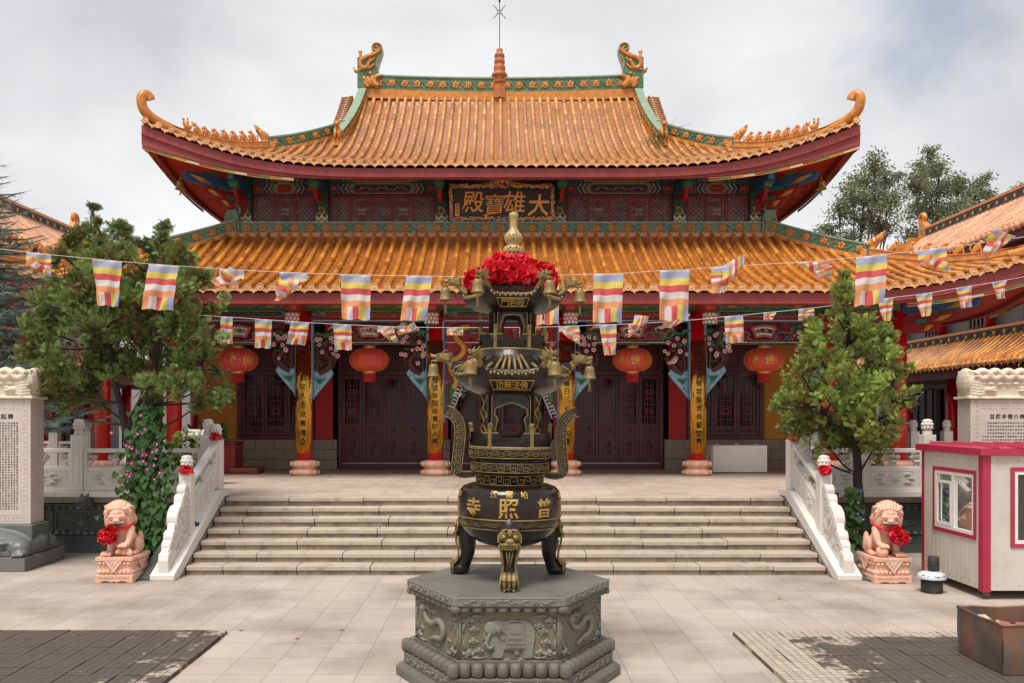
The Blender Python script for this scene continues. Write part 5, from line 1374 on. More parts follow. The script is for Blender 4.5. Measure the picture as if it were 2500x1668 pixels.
bow((xl+.02, 14.24, 1.64), 'red ribbon bow on the lower left stair post beside the vine')
bow((xl+.02, 15.72, 2.15), 'small red ribbon bow on the upper left stair post')
bow((xr-.02, 14.24, 1.64), 'red ribbon bow on the lower right stair post under the juniper')
bow((xr-.02, 15.74, 2.15), 'small red ribbon bow on the upper right stair post under the juniper')
# ---------------------------------------------------------------- guardian lions
def lion(x, y, mir, label, ball):
    root = thing('guardian_lion', label, 'lion statue', (x, y, 0), 'pair of pink marble guardian lions')
    # pedestal
    b = MB(); w_, d_ = .285, .335
    b.box(-w_, w_, -d_, d_, .33, .39); b.box(-w_+.03, w_-.03, -d_+.03, d_-.03, .08, .33); b.box(-w_+.004, w_-.004, -d_+.004, d_-.004, .055, .125); 
    for s in (-1, 1):
        # scalloped feet
        b.prism([(-w_, .054), (w_, .054), (w_, 0), (w_-.09, 0), (w_-.1, .02), (w_-.17, .03), (.03, .0), (0, .022), (-.03, 0), (-w_+.17, .03), (-w_+.1, .02), (-w_+.09, 0), (-w_, 0)], s*(d_-.02), s*d_)
        b.prism([(-d_+.02, .054), (d_-.02, .054), (d_-.02, 0), (d_-.1, 0), (d_-.12, .02), (d_-.2, .03), (0, .0), (-d_+.2, .03), (-d_+.12, .02), (-d_+.1, 0), (-d_+.02, 0)], s*(w_-.02), s*w_, lambda u, v, z: (v, u, z))
    b.box(-w_+.04, w_-.04, -d_+.04, d_-.04, .0, .05)
    ped = b.build('pedestal', PKST, root, bevel=.008)
    b = MB()
    for z, s_ in ((.165, 1), (.295, .8)):
        n1, n2 = 8, 9
        for k in range(n1):
            for s in (-1, 1): b.ell((-w_+.035+(2*w_-.07)*(k+.5)/n1, s*(d_-.03), z), (.034, .035, .04*s_), 8, 6)
        for k in range(n2):
            for s in (-1, 1): b.ell((s*(w_-.03), -d_+.035+(2*d_-.07)*(k+.5)/n2, z), (.035, .036, .04*s_), 8, 6)
    for s in (-1, 1):
        b.prism([(-.15, .365), (.15, .365), (0, .165)], s*(d_-.02), s*(d_+.008)); b.prism([(-.16, .365), (.16, .365), (0, .165)], s*(w_-.02), s*(w_+.008), lambda u, v, z: (v, u, z))
    b.build('lotus_moulding', PKST, ped, bevel=.004)
    b = MB(); CR = mat('chalky_marble', 'e3c7b6', .75, var=.12, vs=14)
    for s in (-1,):
        for (u, v) in ((0, .3), (-.05, .33), (.05, .33), (0, .25), (-.03, .28), (.03, .29), (-.09, .345), (.09, .345), (0, .345)):
            b.tube([(u+q[0], -d_-.01, v+q[2]) for q in curl((0, 0), .02, .006, u*30, u*30+R(380), 8)], .005, 4)
        b.ribbon([(-.15, .365), (.15, .365), (0, .168)], .009, -d_-.014, -d_-.007, True)
        for s2 in (-1, 1):
            b.ribbon([(-.16, .365), (.16, .365), (0, .168)], .009, s2*(w_+.007), s2*(w_+.014), True, lambda u, v, z: (v, u, z))
            for k in range(8): b.tube([(s2*(w_+.01), (k-3.5)*.03*(1), .33-.012*abs(k-3.5)*0+q[2]*1+q[0]*0) for q in curl((0, 0), .018, .006, k, k+R(380), 8)], .005, 4)
        for k in range(14): b.tube([(-w_+.05+.0345*k+q[0], -d_-.0, .092+q[2]) for q in curl((0, 0), .018, .005, k*2, k*2+R(360), 7)], .004, 4)
        for s2 in (-1, 1):
            for k in range(16): b.tube([(s2*(w_), -d_+.05+.0365*k+q[0], .092+q[2]) for q in curl((0, 0), .018, .005, k*2, k*2+R(360), 7)], .004, 4)
    b.build('carved_ornament', CR, ped)
    # body
    b = MB(); m = mir
    z0 = .39
    b.ell((0, .14, z0+.17), (.17, .19, .19)); b.ell((0, .02, z0+.34), (.15, .15, .24), M=Matrix.Rotation(R(-14), 3, 'X')); b.ell((0, -.04, z0+.42), (.145, .12, .16))
    # haunches and rear feet
    for s in (-1, 1):
        b.ell((s*.17, .16, z0+.13), (.075, .14, .13)); b.ell((s*.2, .04, z0+.16), (.05, .06, .1)); b.ell((s*.19, -.0, z0+.035), (.055, .1, .04))
        for k in range(4): b.ell((s*.19+(k-1.5)*.026, -.09, z0+.028), (.015, .03, .024), 7, 5)
    # straight foreleg (viewer outer side) and raised paw
    xs = -.12*m
    b.tube([(xs*.9, -.06, z0+.42), (xs*1.15, -.1, z0+.26), (xs*1.15, -.13, z0+.1), (xs*1.15, -.15, z0+.02)], [.075, .06, .048, .055], 10); b.ell((xs*1.2, -.19, z0+.04), (.075, .09, .045))
    for k in range(4): b.tube([(xs*1.2+(k-1.5)*.038, -.23, z0+.065), (xs*1.2+(k-1.5)*.042, -.285, z0+.04), (xs*1.2+(k-1.5)*.042, -.295, z0+.008)], [.02, .024, .012], 7)
    xp = .14*m
    b.tube([(xp*.9, -.05, z0+.42), (xp*1.1, -.1, z0+.32), (xp*1.05, -.16, z0+.21), (xp*.9, -.21, z0+.165)], [.08, .062, .046, .045], 10); b.ell((xp*.8, -.23, z0+.175), (.07, .075, .04))
    for k in range(4): b.tube([(xp*.8+(k-1.5)*.034, -.26, z0+.19), (xp*.8+(k-1.5)*.036, -.305, z0+.165), (xp*.8+(k-1.5)*.036, -.31, z0+.14)], [.019, .02, .009], 7)
    # tail plate
    b.ell((-.2*0, .3, z0+.25), (.06, .05, .2)); b.ell((m*.15, .28, z0+.18), (.05, .06, .15))
    # head, turned slightly outward, lowered
    hm = Matrix.Translation((-.03*m, -.09, z0+.62)) @ Matrix.Rotation(R(13*m), 4, 'Z') @ Matrix.Rotation(R(6), 4, 'X')
    b.M = hm
    b.ell((0, .05, .03), (.185, .18, .19)); b.ell((0, .1, -.1), (.2, .15, .2)); b.ell((-.13, .02, -.06), (.085, .12, .19)); b.ell((.13, .02, -.06), (.085, .12, .19))
    b.ell((0, -.11, .03), (.115, .08, .075)); b.ell((0, -.125, -.055), (.115, .085, .05)); b.ell((0, -.1, -.115), (.1, .075, .03))
    b.tube([(-.115, -.135, .0), (-.05, -.19, .015), (.05, -.19, .015), (.115, -.135, .0)], [.03, .034, .034, .03], 8)   # brow ridge
    b.ell((0, -.215, -.045), (.055, .035, .03)); b.ell((0, -.17, .06), (.06, .04, .05)); 
    for s in (-1, 1):
        b.ell((s*.024, -.213, -.012), .018); b.ell((s*.06, -.18, -.03), .022); b.ell((s*.07, -.175, -.075), (.04, .03, .026)); b.ell((s*.028, -.2, -.075), (.035, .028, .022))
        b.tube([(s*.15, -.04, .1), (s*.175, -.04, .15), (s*.16, -.03, .17)], [.035, .03, .012], 8); b.tube([(s*.13, -.07, .09), (s*.18, -.06, .06), (s*.21, -.03, .02)], [.02, .03, .012], 7)
    for k in range(-4, 5):
        for q in (0,): b.tube(smooth_path([(.036*k, -.115+.004*k*k, .115-.004*k*k), (.044*k, -.04, .205-.006*k*k), (.047*k, .09, .215-.006*k*k), (.046*k, .2, .12-.004*k*k), (.044*k, .245, -.04)], 1), [.017, .026, .026, .022, .012], 6)
    for s in (-1, 1):
        for k in range(5): b.ell((s*(.125+.012*k), -.1+.012*k, .11-.035*k), .034, 8, 6)
        b.ell((s*.09, -.15, -.02), (.03, .03, .02))
    # mane locks
    rr = random.Random(8)
    for k in range(26):
        a = R(-15+8.1*k); rad = .17
        q = (math.cos(a)*.165, math.sin(a)*.165)
        b.tube([(q[0]*.75, -.06, .03+q[1]*.8), (q[0]*1.02, .0, .035+q[1]*1.02), (q[0]*1.08, .09, .02+q[1]*1.02), (q[0]*1.0, .17, -.02+q[1]*.85)], [.012, .019, .02, .012], 6)
    for s in (-1, 1):
        for k in range(7):
            b.tube([(s*(.13+.012*k), -.05+.03*k, -.0), (s*(.185+.006*k), -.04+.032*k, -.08), (s*(.17+.005*k), -.03+.034*k, -.17), (s*.14, -.0+.03*k, -.24)], [.013, .02, .018, .008], 6)
    b.M = None
    body = b.build('body', PKST, root, remesh=.0075, smooth=0)
    c = MB()
    if ball: c.ell((xp*.85, -.22, z0+.085), .092, 18, 12); nm = 'stone_ball'
    else:
        c.ell((xp*.9, -.2, z0+.07), (.1, .06, .06)); c.ell((xp*.9-.09, -.23, z0+.08), (.05, .045, .05)); c.ell((xp*.9-.1, -.27, z0+.07), (.035, .03, .03)); c.ell((xp*.9+.08, -.24, z0+.05), (.05, .045, .05)); nm = 'lion_cub'
        for k in range(4): c.tube([(xp*.9-.06+.045*k, -.24, z0+.09), (xp*.9-.06+.045*k, -.275, z0+.1)], [.018, .014], 6)
    c.build(nm, PKST, root, remesh=0 if ball else .0075, smooth=0 if ball else 1)
    # eyes / mouth incised
    e = MB(); e.M = hm
    for s in (-1, 1): e.ell((s*.065, -.192, -.04), (.03, .016, .007), 8, 5); e.ell((s*.018, -.247, -.05), (.008, .006, .005), 6, 4)
    e.tube([(-.1, -.155, -.1), (-.05, -.2, -.108), (0, -.21, -.106), (.05, -.2, -.108), (.1, -.155, -.1)], [.006, .012, .013, .012, .006], 6); e.M = None
    e.build('incised_eyes', mat('stone_shadow', '5a3a2c', .8), body)
    # red cloth rosette and neck band
    rb = thing('red_rosette', ('red cloth rosette hung from the neck of the left lion' if not ball else 'red cloth rosette hung from the neck of the right lion'), 'cloth ornament', (x, y-.3, .8), 'red rosettes on the lions')
    cx_ = x-.13*m if not ball else x+.06
    cx_ = x-m*.105
    ruffle('rosette', [((cx_, y-.30, z0+.315), (.135, .09, .105)), ((cx_+.03*m, y-.27, z0+.42), (.05, .05, .035))], 420, .06, rb, seed=5 if ball else 6)
    t = MB(); t.tube(smooth_path([(cx_+.0, y-.25, z0+.42), (x+m*.12, y-.19, z0+.425), (x+m*.175, y-.05, z0+.46), (x+m*.14, y+.1, z0+.5), (x, y+.16, z0+.52), (x-m*.16, y+.08, z0+.49), (x-m*.2, y-.06, z0+.45), (cx_-.04*m, y-.24, z0+.4)], 2), .02, 7, flat=1.3); t.build('neck_band', SATIN, rb, world=True)
    return root
lion(-5.86, 13.42, 1, 'pink marble guardian lion with its paw on a cub, left of the stairs', False)
lion(5.97, 13.35, -1, 'pink marble guardian lion with its paw on a ball, right of the stairs', True)
# ---------------------------------------------------------------- steles
STEL = mat('stele_stone', 'c3b5ac', .6, var=.08, vs=9, bump=.001, bs=90, dirt=.2, dcol='a39488')
STELC = mat('stele_cap', 'd3c6b0', .6, var=.1, vs=7, bump=.008, bs=22)
INK = mat('ink', '2a2522', .7, var=0)
def stele(x, y, sgn, label, title, seed, tw=1.25):
    root = thing('stone_stele', label, 'stele', (x, y, 0), 'inscribed stone steles')
    zb, zt = .73, 2.82; td = .42
    b = MB(); b.box(x-tw/2, x+tw/2, y-td/2, y+td/2, zb, zt); tb = b.build('tablet', STEL, root, world=True, bevel=.006)
    yf = y-td/2
    b = MB(); 
    b.ribbon([(x-tw/2+.06, zb+.06), (x+tw/2-.06, zb+.06), (x+tw/2-.06, zt-.06), (x-tw/2+.06, zt-.06)], .012, yf-.004, yf+.004, True)
    b.ribbon([(x-tw/2+.15, zb+.15), (x+tw/2-.15, zb+.15), (x+tw/2-.15, zt-.15), (x-tw/2+.15, zt-.15)], .01, yf-.004, yf+.004, True)
    for k in range(int((zt-zb)/.075)):
        for s in (-1, 1): b.tube([(x+s*(tw/2-.105)+q[0], yf-.001, zb+.1+.075*k+q[2]) for q in curl((0, 0), .028, .006, k, k+R(380), 7)], .004, 4)
    for k in range(int(tw/.075)-2):
        for z_ in (zb+.105, zt-.105): b.tube([(x-tw/2+.13+.075*k+q[0], yf-.001, z_+q[2]) for q in curl((0, 0), .028, .006, k, k+R(380), 7)], .004, 4)
    b.build('carved_border', STEL, tb, world=True)
    # inscription
    b = MB(); n = len(title); tx0 = (x-tw/2+.15+x+tw/2-.15)/2
    sz = .092 if sgn < 0 else .082; st = sz*1.25
    for k, ch in enumerate(title):
        put(b, ch, lambda u, v, w_, k=k: (tx0+(k-(n-1)/2)*st+u, yf-.002-w_, zt-.29+v), sz, .001, .02)
    body = '佛法僧寺普照大雄寶殿哈爾濱千華山中弘揚慈悲為本立碑以記之年月日善信同修功德無量國泰民安風調雨順諸行無常是生滅法心淨則土淨一切有為如夢幻泡影建於民初時有高僧大德結緣十方'
    rr = random.Random(seed); cw = .047 if sgn < 0 else .043; ch_ = .0435 if sgn < 0 else .058
    cols = int((tw-.36)/cw); rows = int((zt-zb-.58)/ch_)
    for r_ in range(rows):
        if sgn > 0 and r_ > 16: break
        for c in range(cols):
            if sgn > 0 and r_ < 4 and c < 2: continue
            ch = body[(c*rows+r_*7) % len(body)]
            put(b, ch, lambda u, v, w_, r_=r_, c=c: (tx0+(c-(cols-1)/2)*cw+u, yf-.002-w_*.5, zt-.40-r_*ch_+v), .033, .0006, .006)
    b.build('inscription', INK, tb, world=True)
    # dragon cap
    b = MB(); b.box(x-tw/2-.05, x+tw/2+.05, y-td/2-.05, y+td/2+.05, zt+.003, zt+.05)
    b.box(x-tw/2+.0, x+tw/2-.0, y-td/2+.0, y+td/2-.0, zt+.05, zt+.5)
    for s in (-1, 1): b.ell((x+s*(tw/2-.03), y, zt+.3), (.11, td/2+.03, .25), 12, 8)
    for fy in (yf-.02, y+td/2+.02):
        for s, ph in ((1, 0), (-1, math.pi)):
            pts = [(x+(-tw/2+.08)+(tw-.16)*t/24, fy, zt+.42+.065*math.sin(t/24*math.pi*5+ph)) for t in range(25)]
            b.tube(pts, .062, 8)
        for k in range(7): b.ell((x-tw/2+.2+(tw-.4)*k/6, fy, zt+.27), (.07, .03, .03), 8, 5)
        for s in (-1, 1):
            for k in range(6): b.tube([(x+s*(tw/2-.02), fy+.02, zt+.1+.05*k), (x+s*(tw/2-.12), fy-.015, zt+.08+.05*k), (x+s*(tw/2-.25), fy, zt+.1+.035*k)], [.02, .03, .014], 6)
            b.ell((x+s*(tw/2-.3), fy, zt+.17), (.09, .05, .05)); b.ell((x+s*(tw/2-.38), fy-.01, zt+.15), (.06, .04, .025)); b.ell((x+s*(tw/2-.38), fy-.01, zt+.2), (.055, .04, .02))
            b.ell((x+s*(tw/2-.1), fy, zt+.42), (.05, .04, .05))
    b.build('dragon_cap', STELC, root, world=True, remesh=.012, smooth=1)
    # tortoise
    b = MB(); b.box(x-tw/2-.06, x+tw/2+.06, y-td/2-.07, y+td/2+.07, .45, zb-.004); tz = .23
    b.ell((x, y, tz+.17), (.78, .6, .30), 24, 14); b.box(x-.7, x+.7, y-.55, y+.55, tz, tz+.08)
    b.ell((x, y-.05, tz+.22), (.74, .63, .12), 24, 10)
    for sx_ in (-1, 1):
        for sy in (-1, 1):
            b.ell((x+sx_*.55, y+sy*.42, tz+.12), (.19, .17, .15)); b.ell((x+sx_*.62, y+sy*.5, tz+.05), (.12, .13, .07))
            for k in range(4): b.tube([(x+sx_*.62+(k-1.5)*.05, y+sy*.58, tz+.06), (x+sx_*.62+(k-1.5)*.055, y+sy*.64, tz+.02)], [.03, .016], 6)
    b.tube([(x-sgn*0-.0, y-.5, tz+.25), (x, y-.72, tz+.33), (x, y-.82, tz+.42)], [.16, .13, .12], 10); b.ell((x, y-.88, tz+.44), (.12, .16, .11))
    for k in range(4): b.tube([(x+.3+.09*k, y-.5-.0*k, tz+.05), (x+.33+.09*k, y-.55+.02*k, tz+.14), (x+.3+.09*k, y-.5+.02*k, tz+.22)], .022, 6)
    b.build('stone_tortoise', mat('green_grey_stone', '5d625e', .45, var=.15, vs=5, dirt=.3, dcol='858883'), root, world=True, remesh=.016, smooth=2)
    b = MB(); b.box(x-.98, x+.75 if sgn < 0 else x+.98, y-.62, y+.68, 0, .228)
    b.build('plinth', mat('plinth_granite', '6f6b68', .6, var=.12, vs=50, bump=.002, bs=80), root, world=True, bevel=.01)
stele(-8.47, 14.62, -1, 'inscribed stone stele with dragon cap on a stone tortoise, at the left edge', '普照寺緣起碑', 1)
stele(8.68, 14.9, 1, 'inscribed stone stele with dragon cap rising behind the white booth', '普照寺簡介碑', 2)
# ---------------------------------------------------------------- booth
BW = mat('booth_panel', 'c6beb2', .5, var=.05, vs=2, bump=.001, bs=30, dirt=.5, dcol='a89b88', ds=3)
BR = mat('booth_red', 'a62442', .42, var=.08, dirt=.2, dcol='b05a6a')
BAL = mat('white_upvc', 'ddd9d2', .4, var=.03)
def booth():
    X0, Y0_, X1, Y1_ = 6.7, 11.9, 9.3, 13.6; z0, z1 = .13, 2.0
    root = thing('ticket_booth', 'small white panel booth with red trim and sliding windows on casters', 'booth', ((X0+X1)/2, (Y0_+Y1_)/2, 0))
    b = MB()
    # walls with openings: left side (X0) and front (Y0)
    wy0, wy1, wz0, wz1 = 12.12, 13.2, .86, 1.72
    b.box(X0, X0+.05, Y0_+.1, wy0, z0, z1); b.box(X0, X0+.05, wy1, Y1_-.05, z0, z1); b.box(X0, X0+.05, wy0, wy1, z0, wz0); b.box(X0, X0+.05, wy0, wy1, wz1, z1)
    fx0, fx1, fz0, fz1 = 7.13, 8.5, .78, 1.78
    b.box(X0+.1, fx0, Y0_, Y0_+.05, z0, z1); b.box(fx1, X1-.1, Y0_, Y0_+.05, z0, z1); b.box(fx0, fx1, Y0_, Y0_+.05, z0, fz0); b.box(fx0, fx1, Y0_, Y0_+.05, fz1, z1)
    b.box(X0, X1, Y1_-.05, Y1_, z0, z1); b.box(X1-.05, X1, Y0_+.1, Y1_-.05, z0, z1); b.box(X0+.05, X1-.05, Y0_+.05, Y1_-.05, z0, z0+.04)
    for k in range(13):      # panel ribs
        yy = Y0_+.16+k*.12
        b.box(X0-.003, X0+.001, yy, yy+.006, z0, wz0-.06) 
    for k in range(20): b.box(X0+.16+k*.13, X0+.166+k*.13, Y0_-.003, Y0_+.001, z0, fz0-.06)
    b.mi(1)
    for k in range(9):
        for z_ in (.2, 1.93): b.ell((X0-.003, Y0_+.2+k*.17, z_), .007, 6, 4); b.ell((X0+.2+k*.3, Y0_-.003, z_), .007, 6, 4)
    b.mi(0)
    b.build('wall_panels', [BW, DKST], root, world=True)
    b = MB(); b.box(X0-.012, X0+.1, Y0_-.012, Y0_+.1, z0-.02, z1); b.build('corner_post', BR, root, world=True)
    b = MB(); b.box(X0-.012, X0+.05, Y1_-.06, Y1_+.01, z0-.02, z1); b.build('corner_post', BR, root, world=True)
    b = MB(); b.box(X1-.1, X1+.012, Y0_-.012, Y0_+.1, z0-.02, z1); b.build('corner_post', BR, root, world=True)
    b = MB(); o = .07
    b.box(X0-o, X1+o, Y0_-o, Y1_+.1, z1+.0, z1+.095)
    vs = [(X0-o, Y0_-o, z1+.096), (X1+o, Y0_-o, z1+.096), (X1+o, Y1_+.1, z1+.096), (X0-o, Y1_+.1, z1+.096), (X0+.1, Y0_+.2, z1+.12), (X1-.1, Y0_+.2, z1+.12), (X1-.1, Y1_-.2, z1+.12), (X0+.1, Y1_-.2, z1+.12)]
    b.add(vs, [(0, 1, 5, 4), (1, 2, 6, 5), (2, 3, 7, 6), (3, 0, 4, 7), (4, 5, 6, 7)])
    for k in range(8):
        xx = X0+.15+.33*k; b.prism([(xx-.06, z1+.098), (xx-.03, z1+.14), (xx+.03, z1+.14), (xx+.06, z1+.098)], Y0_-o+.02, Y1_)
    b.build('roof', BR, root, world=True, bevel=.006)
    def win(fn, a0, a1, c0, c1, nm):
        b = MB()
        for q in ((a0-.055, a0, c0-.055, c1+.055), (a1, a1+.055, c0-.055, c1+.055), (a0, a1, c0-.055, c0), (a0, a1, c1, c1+.055)): b.prism([(q[0], q[2]), (q[1], q[2]), (q[1], q[3]), (q[0], q[3])], -.018, .0-.001, fn)
        w = b.build('window_trim', BR, root, world=True)
        b = MB(); t = .045; am = a0+(a1-a0)*.52
        for q in ((a0, a0+t, c0, c1), (a1-t, a1, c0, c1), (a0+t, a1-t, c0, c0+t), (a0+t, a1-t, c1-t, c1), (am-.03, am+.03, c0+t, c1-t)): b.prism([(q[0], q[2]), (q[1], q[2]), (q[1], q[3]), (q[0], q[3])], -.012, .04, fn)
        a = am+.035
        for q in ((a, a+.035, c0+t+.01, c1-t-.1), (a1-t-.045, a1-t-.01, c0+t+.01, c1-t-.1), (a+.035, a1-t-.045, c0+t+.01, c0+t+.045), (a+.035, a1-t-.045, c1-t-.135, c1-t-.1)): b.prism([(q[0], q[2]), (q[1], q[2]), (q[1], q[3]), (q[0], q[3])], -.02, .0, fn)
        b.build('window_frame', BAL, w, world=True)
        g_ = MB(); g_.prism([(a0+t, c0+t), (a1-t, c0+t), (a1-t, c1-t), (a0+t, c1-t)], .018, .024, fn); g_.build('window_pane', mat('booth_glass', '8a8e8c', .03, var=0, trans=.85, spec=.7), w, world=True)
    win(lambda u, v, z: (X0+v, u, z), wy0, wy1, wz0, wz1, 'side'); win(lambda u, v, z: (u, Y0_+v, z), fx0, fx1, fz0, fz1, 'front')
    for (cx_, cy_) in ((X0+.1, Y0_+.1), (X1-.1, Y0_+.1), (X0+.1, Y1_-.15)):
        b = MB(); b.lathe([(.05, -.02), (.06, -.015), (.06, .015), (.05, .02)], 16); b.v = [(cx_+v[2], cy_+v[0], .06+v[1]) for v in b.v]; b.box(cx_-.03, cx_+.03, cy_-.02, cy_+.02, .1, .13); b.build('caster', mat('caster', '6a625a', .6), root, world=True)
    b = MB(); b.box(X0+.1, X1-.1, Y0_+.1, Y0_+.4, .74, .78); b.box(X0+.6, X0+1.2, 12.9, 13.2, .15, 1.1); b.build('counter', mat('counter', '6e675e', .6), root, world=True)
    bt = thing('drink_bottle', 'plastic bottle with yellow cap on the sill inside the booth window', 'bottle', (7.45, 12.05, .79))
    b = MB(); b.lathe([(.033, 0), (.035, .01), (.035, .09), (.03, .11), (.035, .13), (.03, .16), (.013, .19), (.013, .2)], 16, (7.45, 12.06, .785)); b.build('bottle_body', mat('bottle_yellow', 'b8a43a', .2, trans=.4), bt, world=True)
    b = MB(); b.lathe([(.017, .2), (.017, .225), (.01, .23)], 12, (7.45, 12.06, .785)); b.build('cap', mat('cap_yellow', 'd9b21a', .4), bt, world=True)
booth()
# stove pot beside the booth
root = thing('metal_stove', 'sooty metal stove pipe under a white enamel basin beside the booth', 'stove', (6.18, 12.55, 0))
sx, sy = 6.25, 12.42
b = MB(); b.lathe([(.14, 0), (.145, .01), (.145, .19), (.135, .195)], 28, (sx, sy, 0)); b.build('drum', mat('sooty_metal', '3a3733', .6, metal=.4, var=.35, vs=6, dirt=.6, dcol='6d675f', ds=7), root, world=True)
b = MB(); b.lathe([(.19, .20), (.197, .212), (.18, .27), (.13, .295), (.06, .30), (.0, .3)], 32, (sx, sy, 0)); b.lathe([(.0, .29), (.06, .29), (.13, .285), (.17, .26), (.185, .2)], 32, (sx, sy, 0)); b.mi(1)
for k in range(26): a = R(185+rnd(0, 150)); b.ell((sx+.18*math.cos(a)*rnd(.97, 1.03), sy+.18*math.sin(a), rnd(.235, .27)), (.014, .014, .006), 5, 4)
b.build('enamel_basin', [mat('enamel', 'c9cdd0', .35, var=.1, dirt=.4, dcol='55504a', ds=9), mat('enamel_blue', '4a6398', .5)], root, world=True)
b = MB(); b.lathe([(.07, .3), (.075, .31), (.075, .5), (.07, .51), (.06, .48)], 20, (sx+.05, sy+.05, 0))
for k in range(3): b.lathe([(.078, .34+.05*k), (.081, .35+.05*k), (.078, .36+.05*k)], 20, (sx+.05, sy+.05, 0), cap=False)
b.build('stove_pipe', mat('sooty_metal', '3a3733'), root, world=True)
# ---------------------------------------------------------------- ash bin
def ashbin():
    root = thing('metal_bin', 'rusty open steel ash bin standing on the scorched paving', 'bin', (5.3, 8.7, .05))
    x0, x1, y0, y1, z1 = 4.86, 5.75, 8.30, 9.12, .53; zb = .055; t = .012; RU = mat('rusty_steel', '6d655f', .5, metal=.4, var=.4, vs=4, dirt=.62, dcol='8c5230', ds=3.8, bump=.004, bs=14, stretch=(1, 1, .45), dlo=.44, dhi=.6)
    def wall(a, c, ins=.05):
        (ax, ay), (bx, by) = a, c; n = Vector((by-ay, -(bx-ax))).normalized(); nx, nz = 12, 8; rr = random.Random(int(ax*10+ay))
        def pt(u, v, off):
            k = ins*2.2*(1-v); cxx, cyy = (x0+x1)/2, (y0+y1)/2
            px_, py_ = ax+(bx-ax)*u, ay+(by-ay)*u; px_ += (cxx-px_)*k*.25; py_ += (cyy-py_)*k*.25
            o = .012*math.sin(u*7+v*3)*math.sin(v*3.1)+off; return (px_+n.x*o, py_+n.y*o, zb+(z1-zb)*v+.008*math.sin(u*9)*v)
        b = MB(); b.cs = True
        for off in (0, -t):
            vs = [pt(i/nx, j/nz, off) for j in range(nz+1) for i in range(nx+1)]
            b.add(vs, [(j*(nx+1)+i, j*(nx+1)+i+1, (j+1)*(nx+1)+i+1, (j+1)*(nx+1)+i) for j in range(nz) for i in range(nx)])
        return b
    b = MB()
    cs = [(x0, y0), (x1, y0), (x1, y1), (x0, y1)]
    for i in range(4):
        q = wall(cs[i], cs[(i+1) % 4]); b.add(q.v, q.f, True)
    b.box(x0+.02, x1-.02, y0+.02, y1-.02, zb, zb+.01)
    b.build('body', RU, root, world=True)
    b = MB(); [b.tube([(a[0]+(c[0]-a[0])*t/6, a[1]+(c[1]-a[1])*t/6, z1+.008*math.sin(t*1.5)) for t in range(7)], .013, 7) for a, c in zip([(x0, y0), (x1, y0), (x1, y1), (x0, y1)], [(x1, y0), (x1, y1), (x0, y1), (x0, y0)])]; b.build('rolled_rim', RU, root, world=True)
    b = MB(); b.tube(smooth_path([(5.2, y0-.01, .42), (5.2, y0-.06, .43), (5.5, y0-.06, .43), (5.5, y0-.01, .42)], 2), .009, 6); b.build('handle', mat('bright_steel', 'a09a92', .3, metal=.9), root, world=True)
    b = MB(); rr = random.Random(9)
    for k in range(60):
        p = (rr.uniform(x0+.1, x1-.1), rr.uniform(y0+.1, y1-.1), .40+rr.uniform(-.05, .04)); M = Matrix.Rotation(rr.uniform(0, 6), 3, 'Z') @ Matrix.Rotation(rr.uniform(-.6, .6), 3, 'X')
        b.mi(k % 3).add([Vector(p)+M @ Vector(q) for q in ((-.07, -.05, 0), (.06, -.06, .01), (.07, .05, 0), (-.05, .06, .015))], [(0, 1, 2, 3)])
    tr = b.build('burnt_paper', [mat('paper_white', 'b9b2aa', .8), mat('ash', '4a4642', .9), mat('paper_red', '9a5a50', .8)], None); tag(tr, 'crumpled joss paper and ash heaped inside the rusty bin', 'paper')
ashbin()
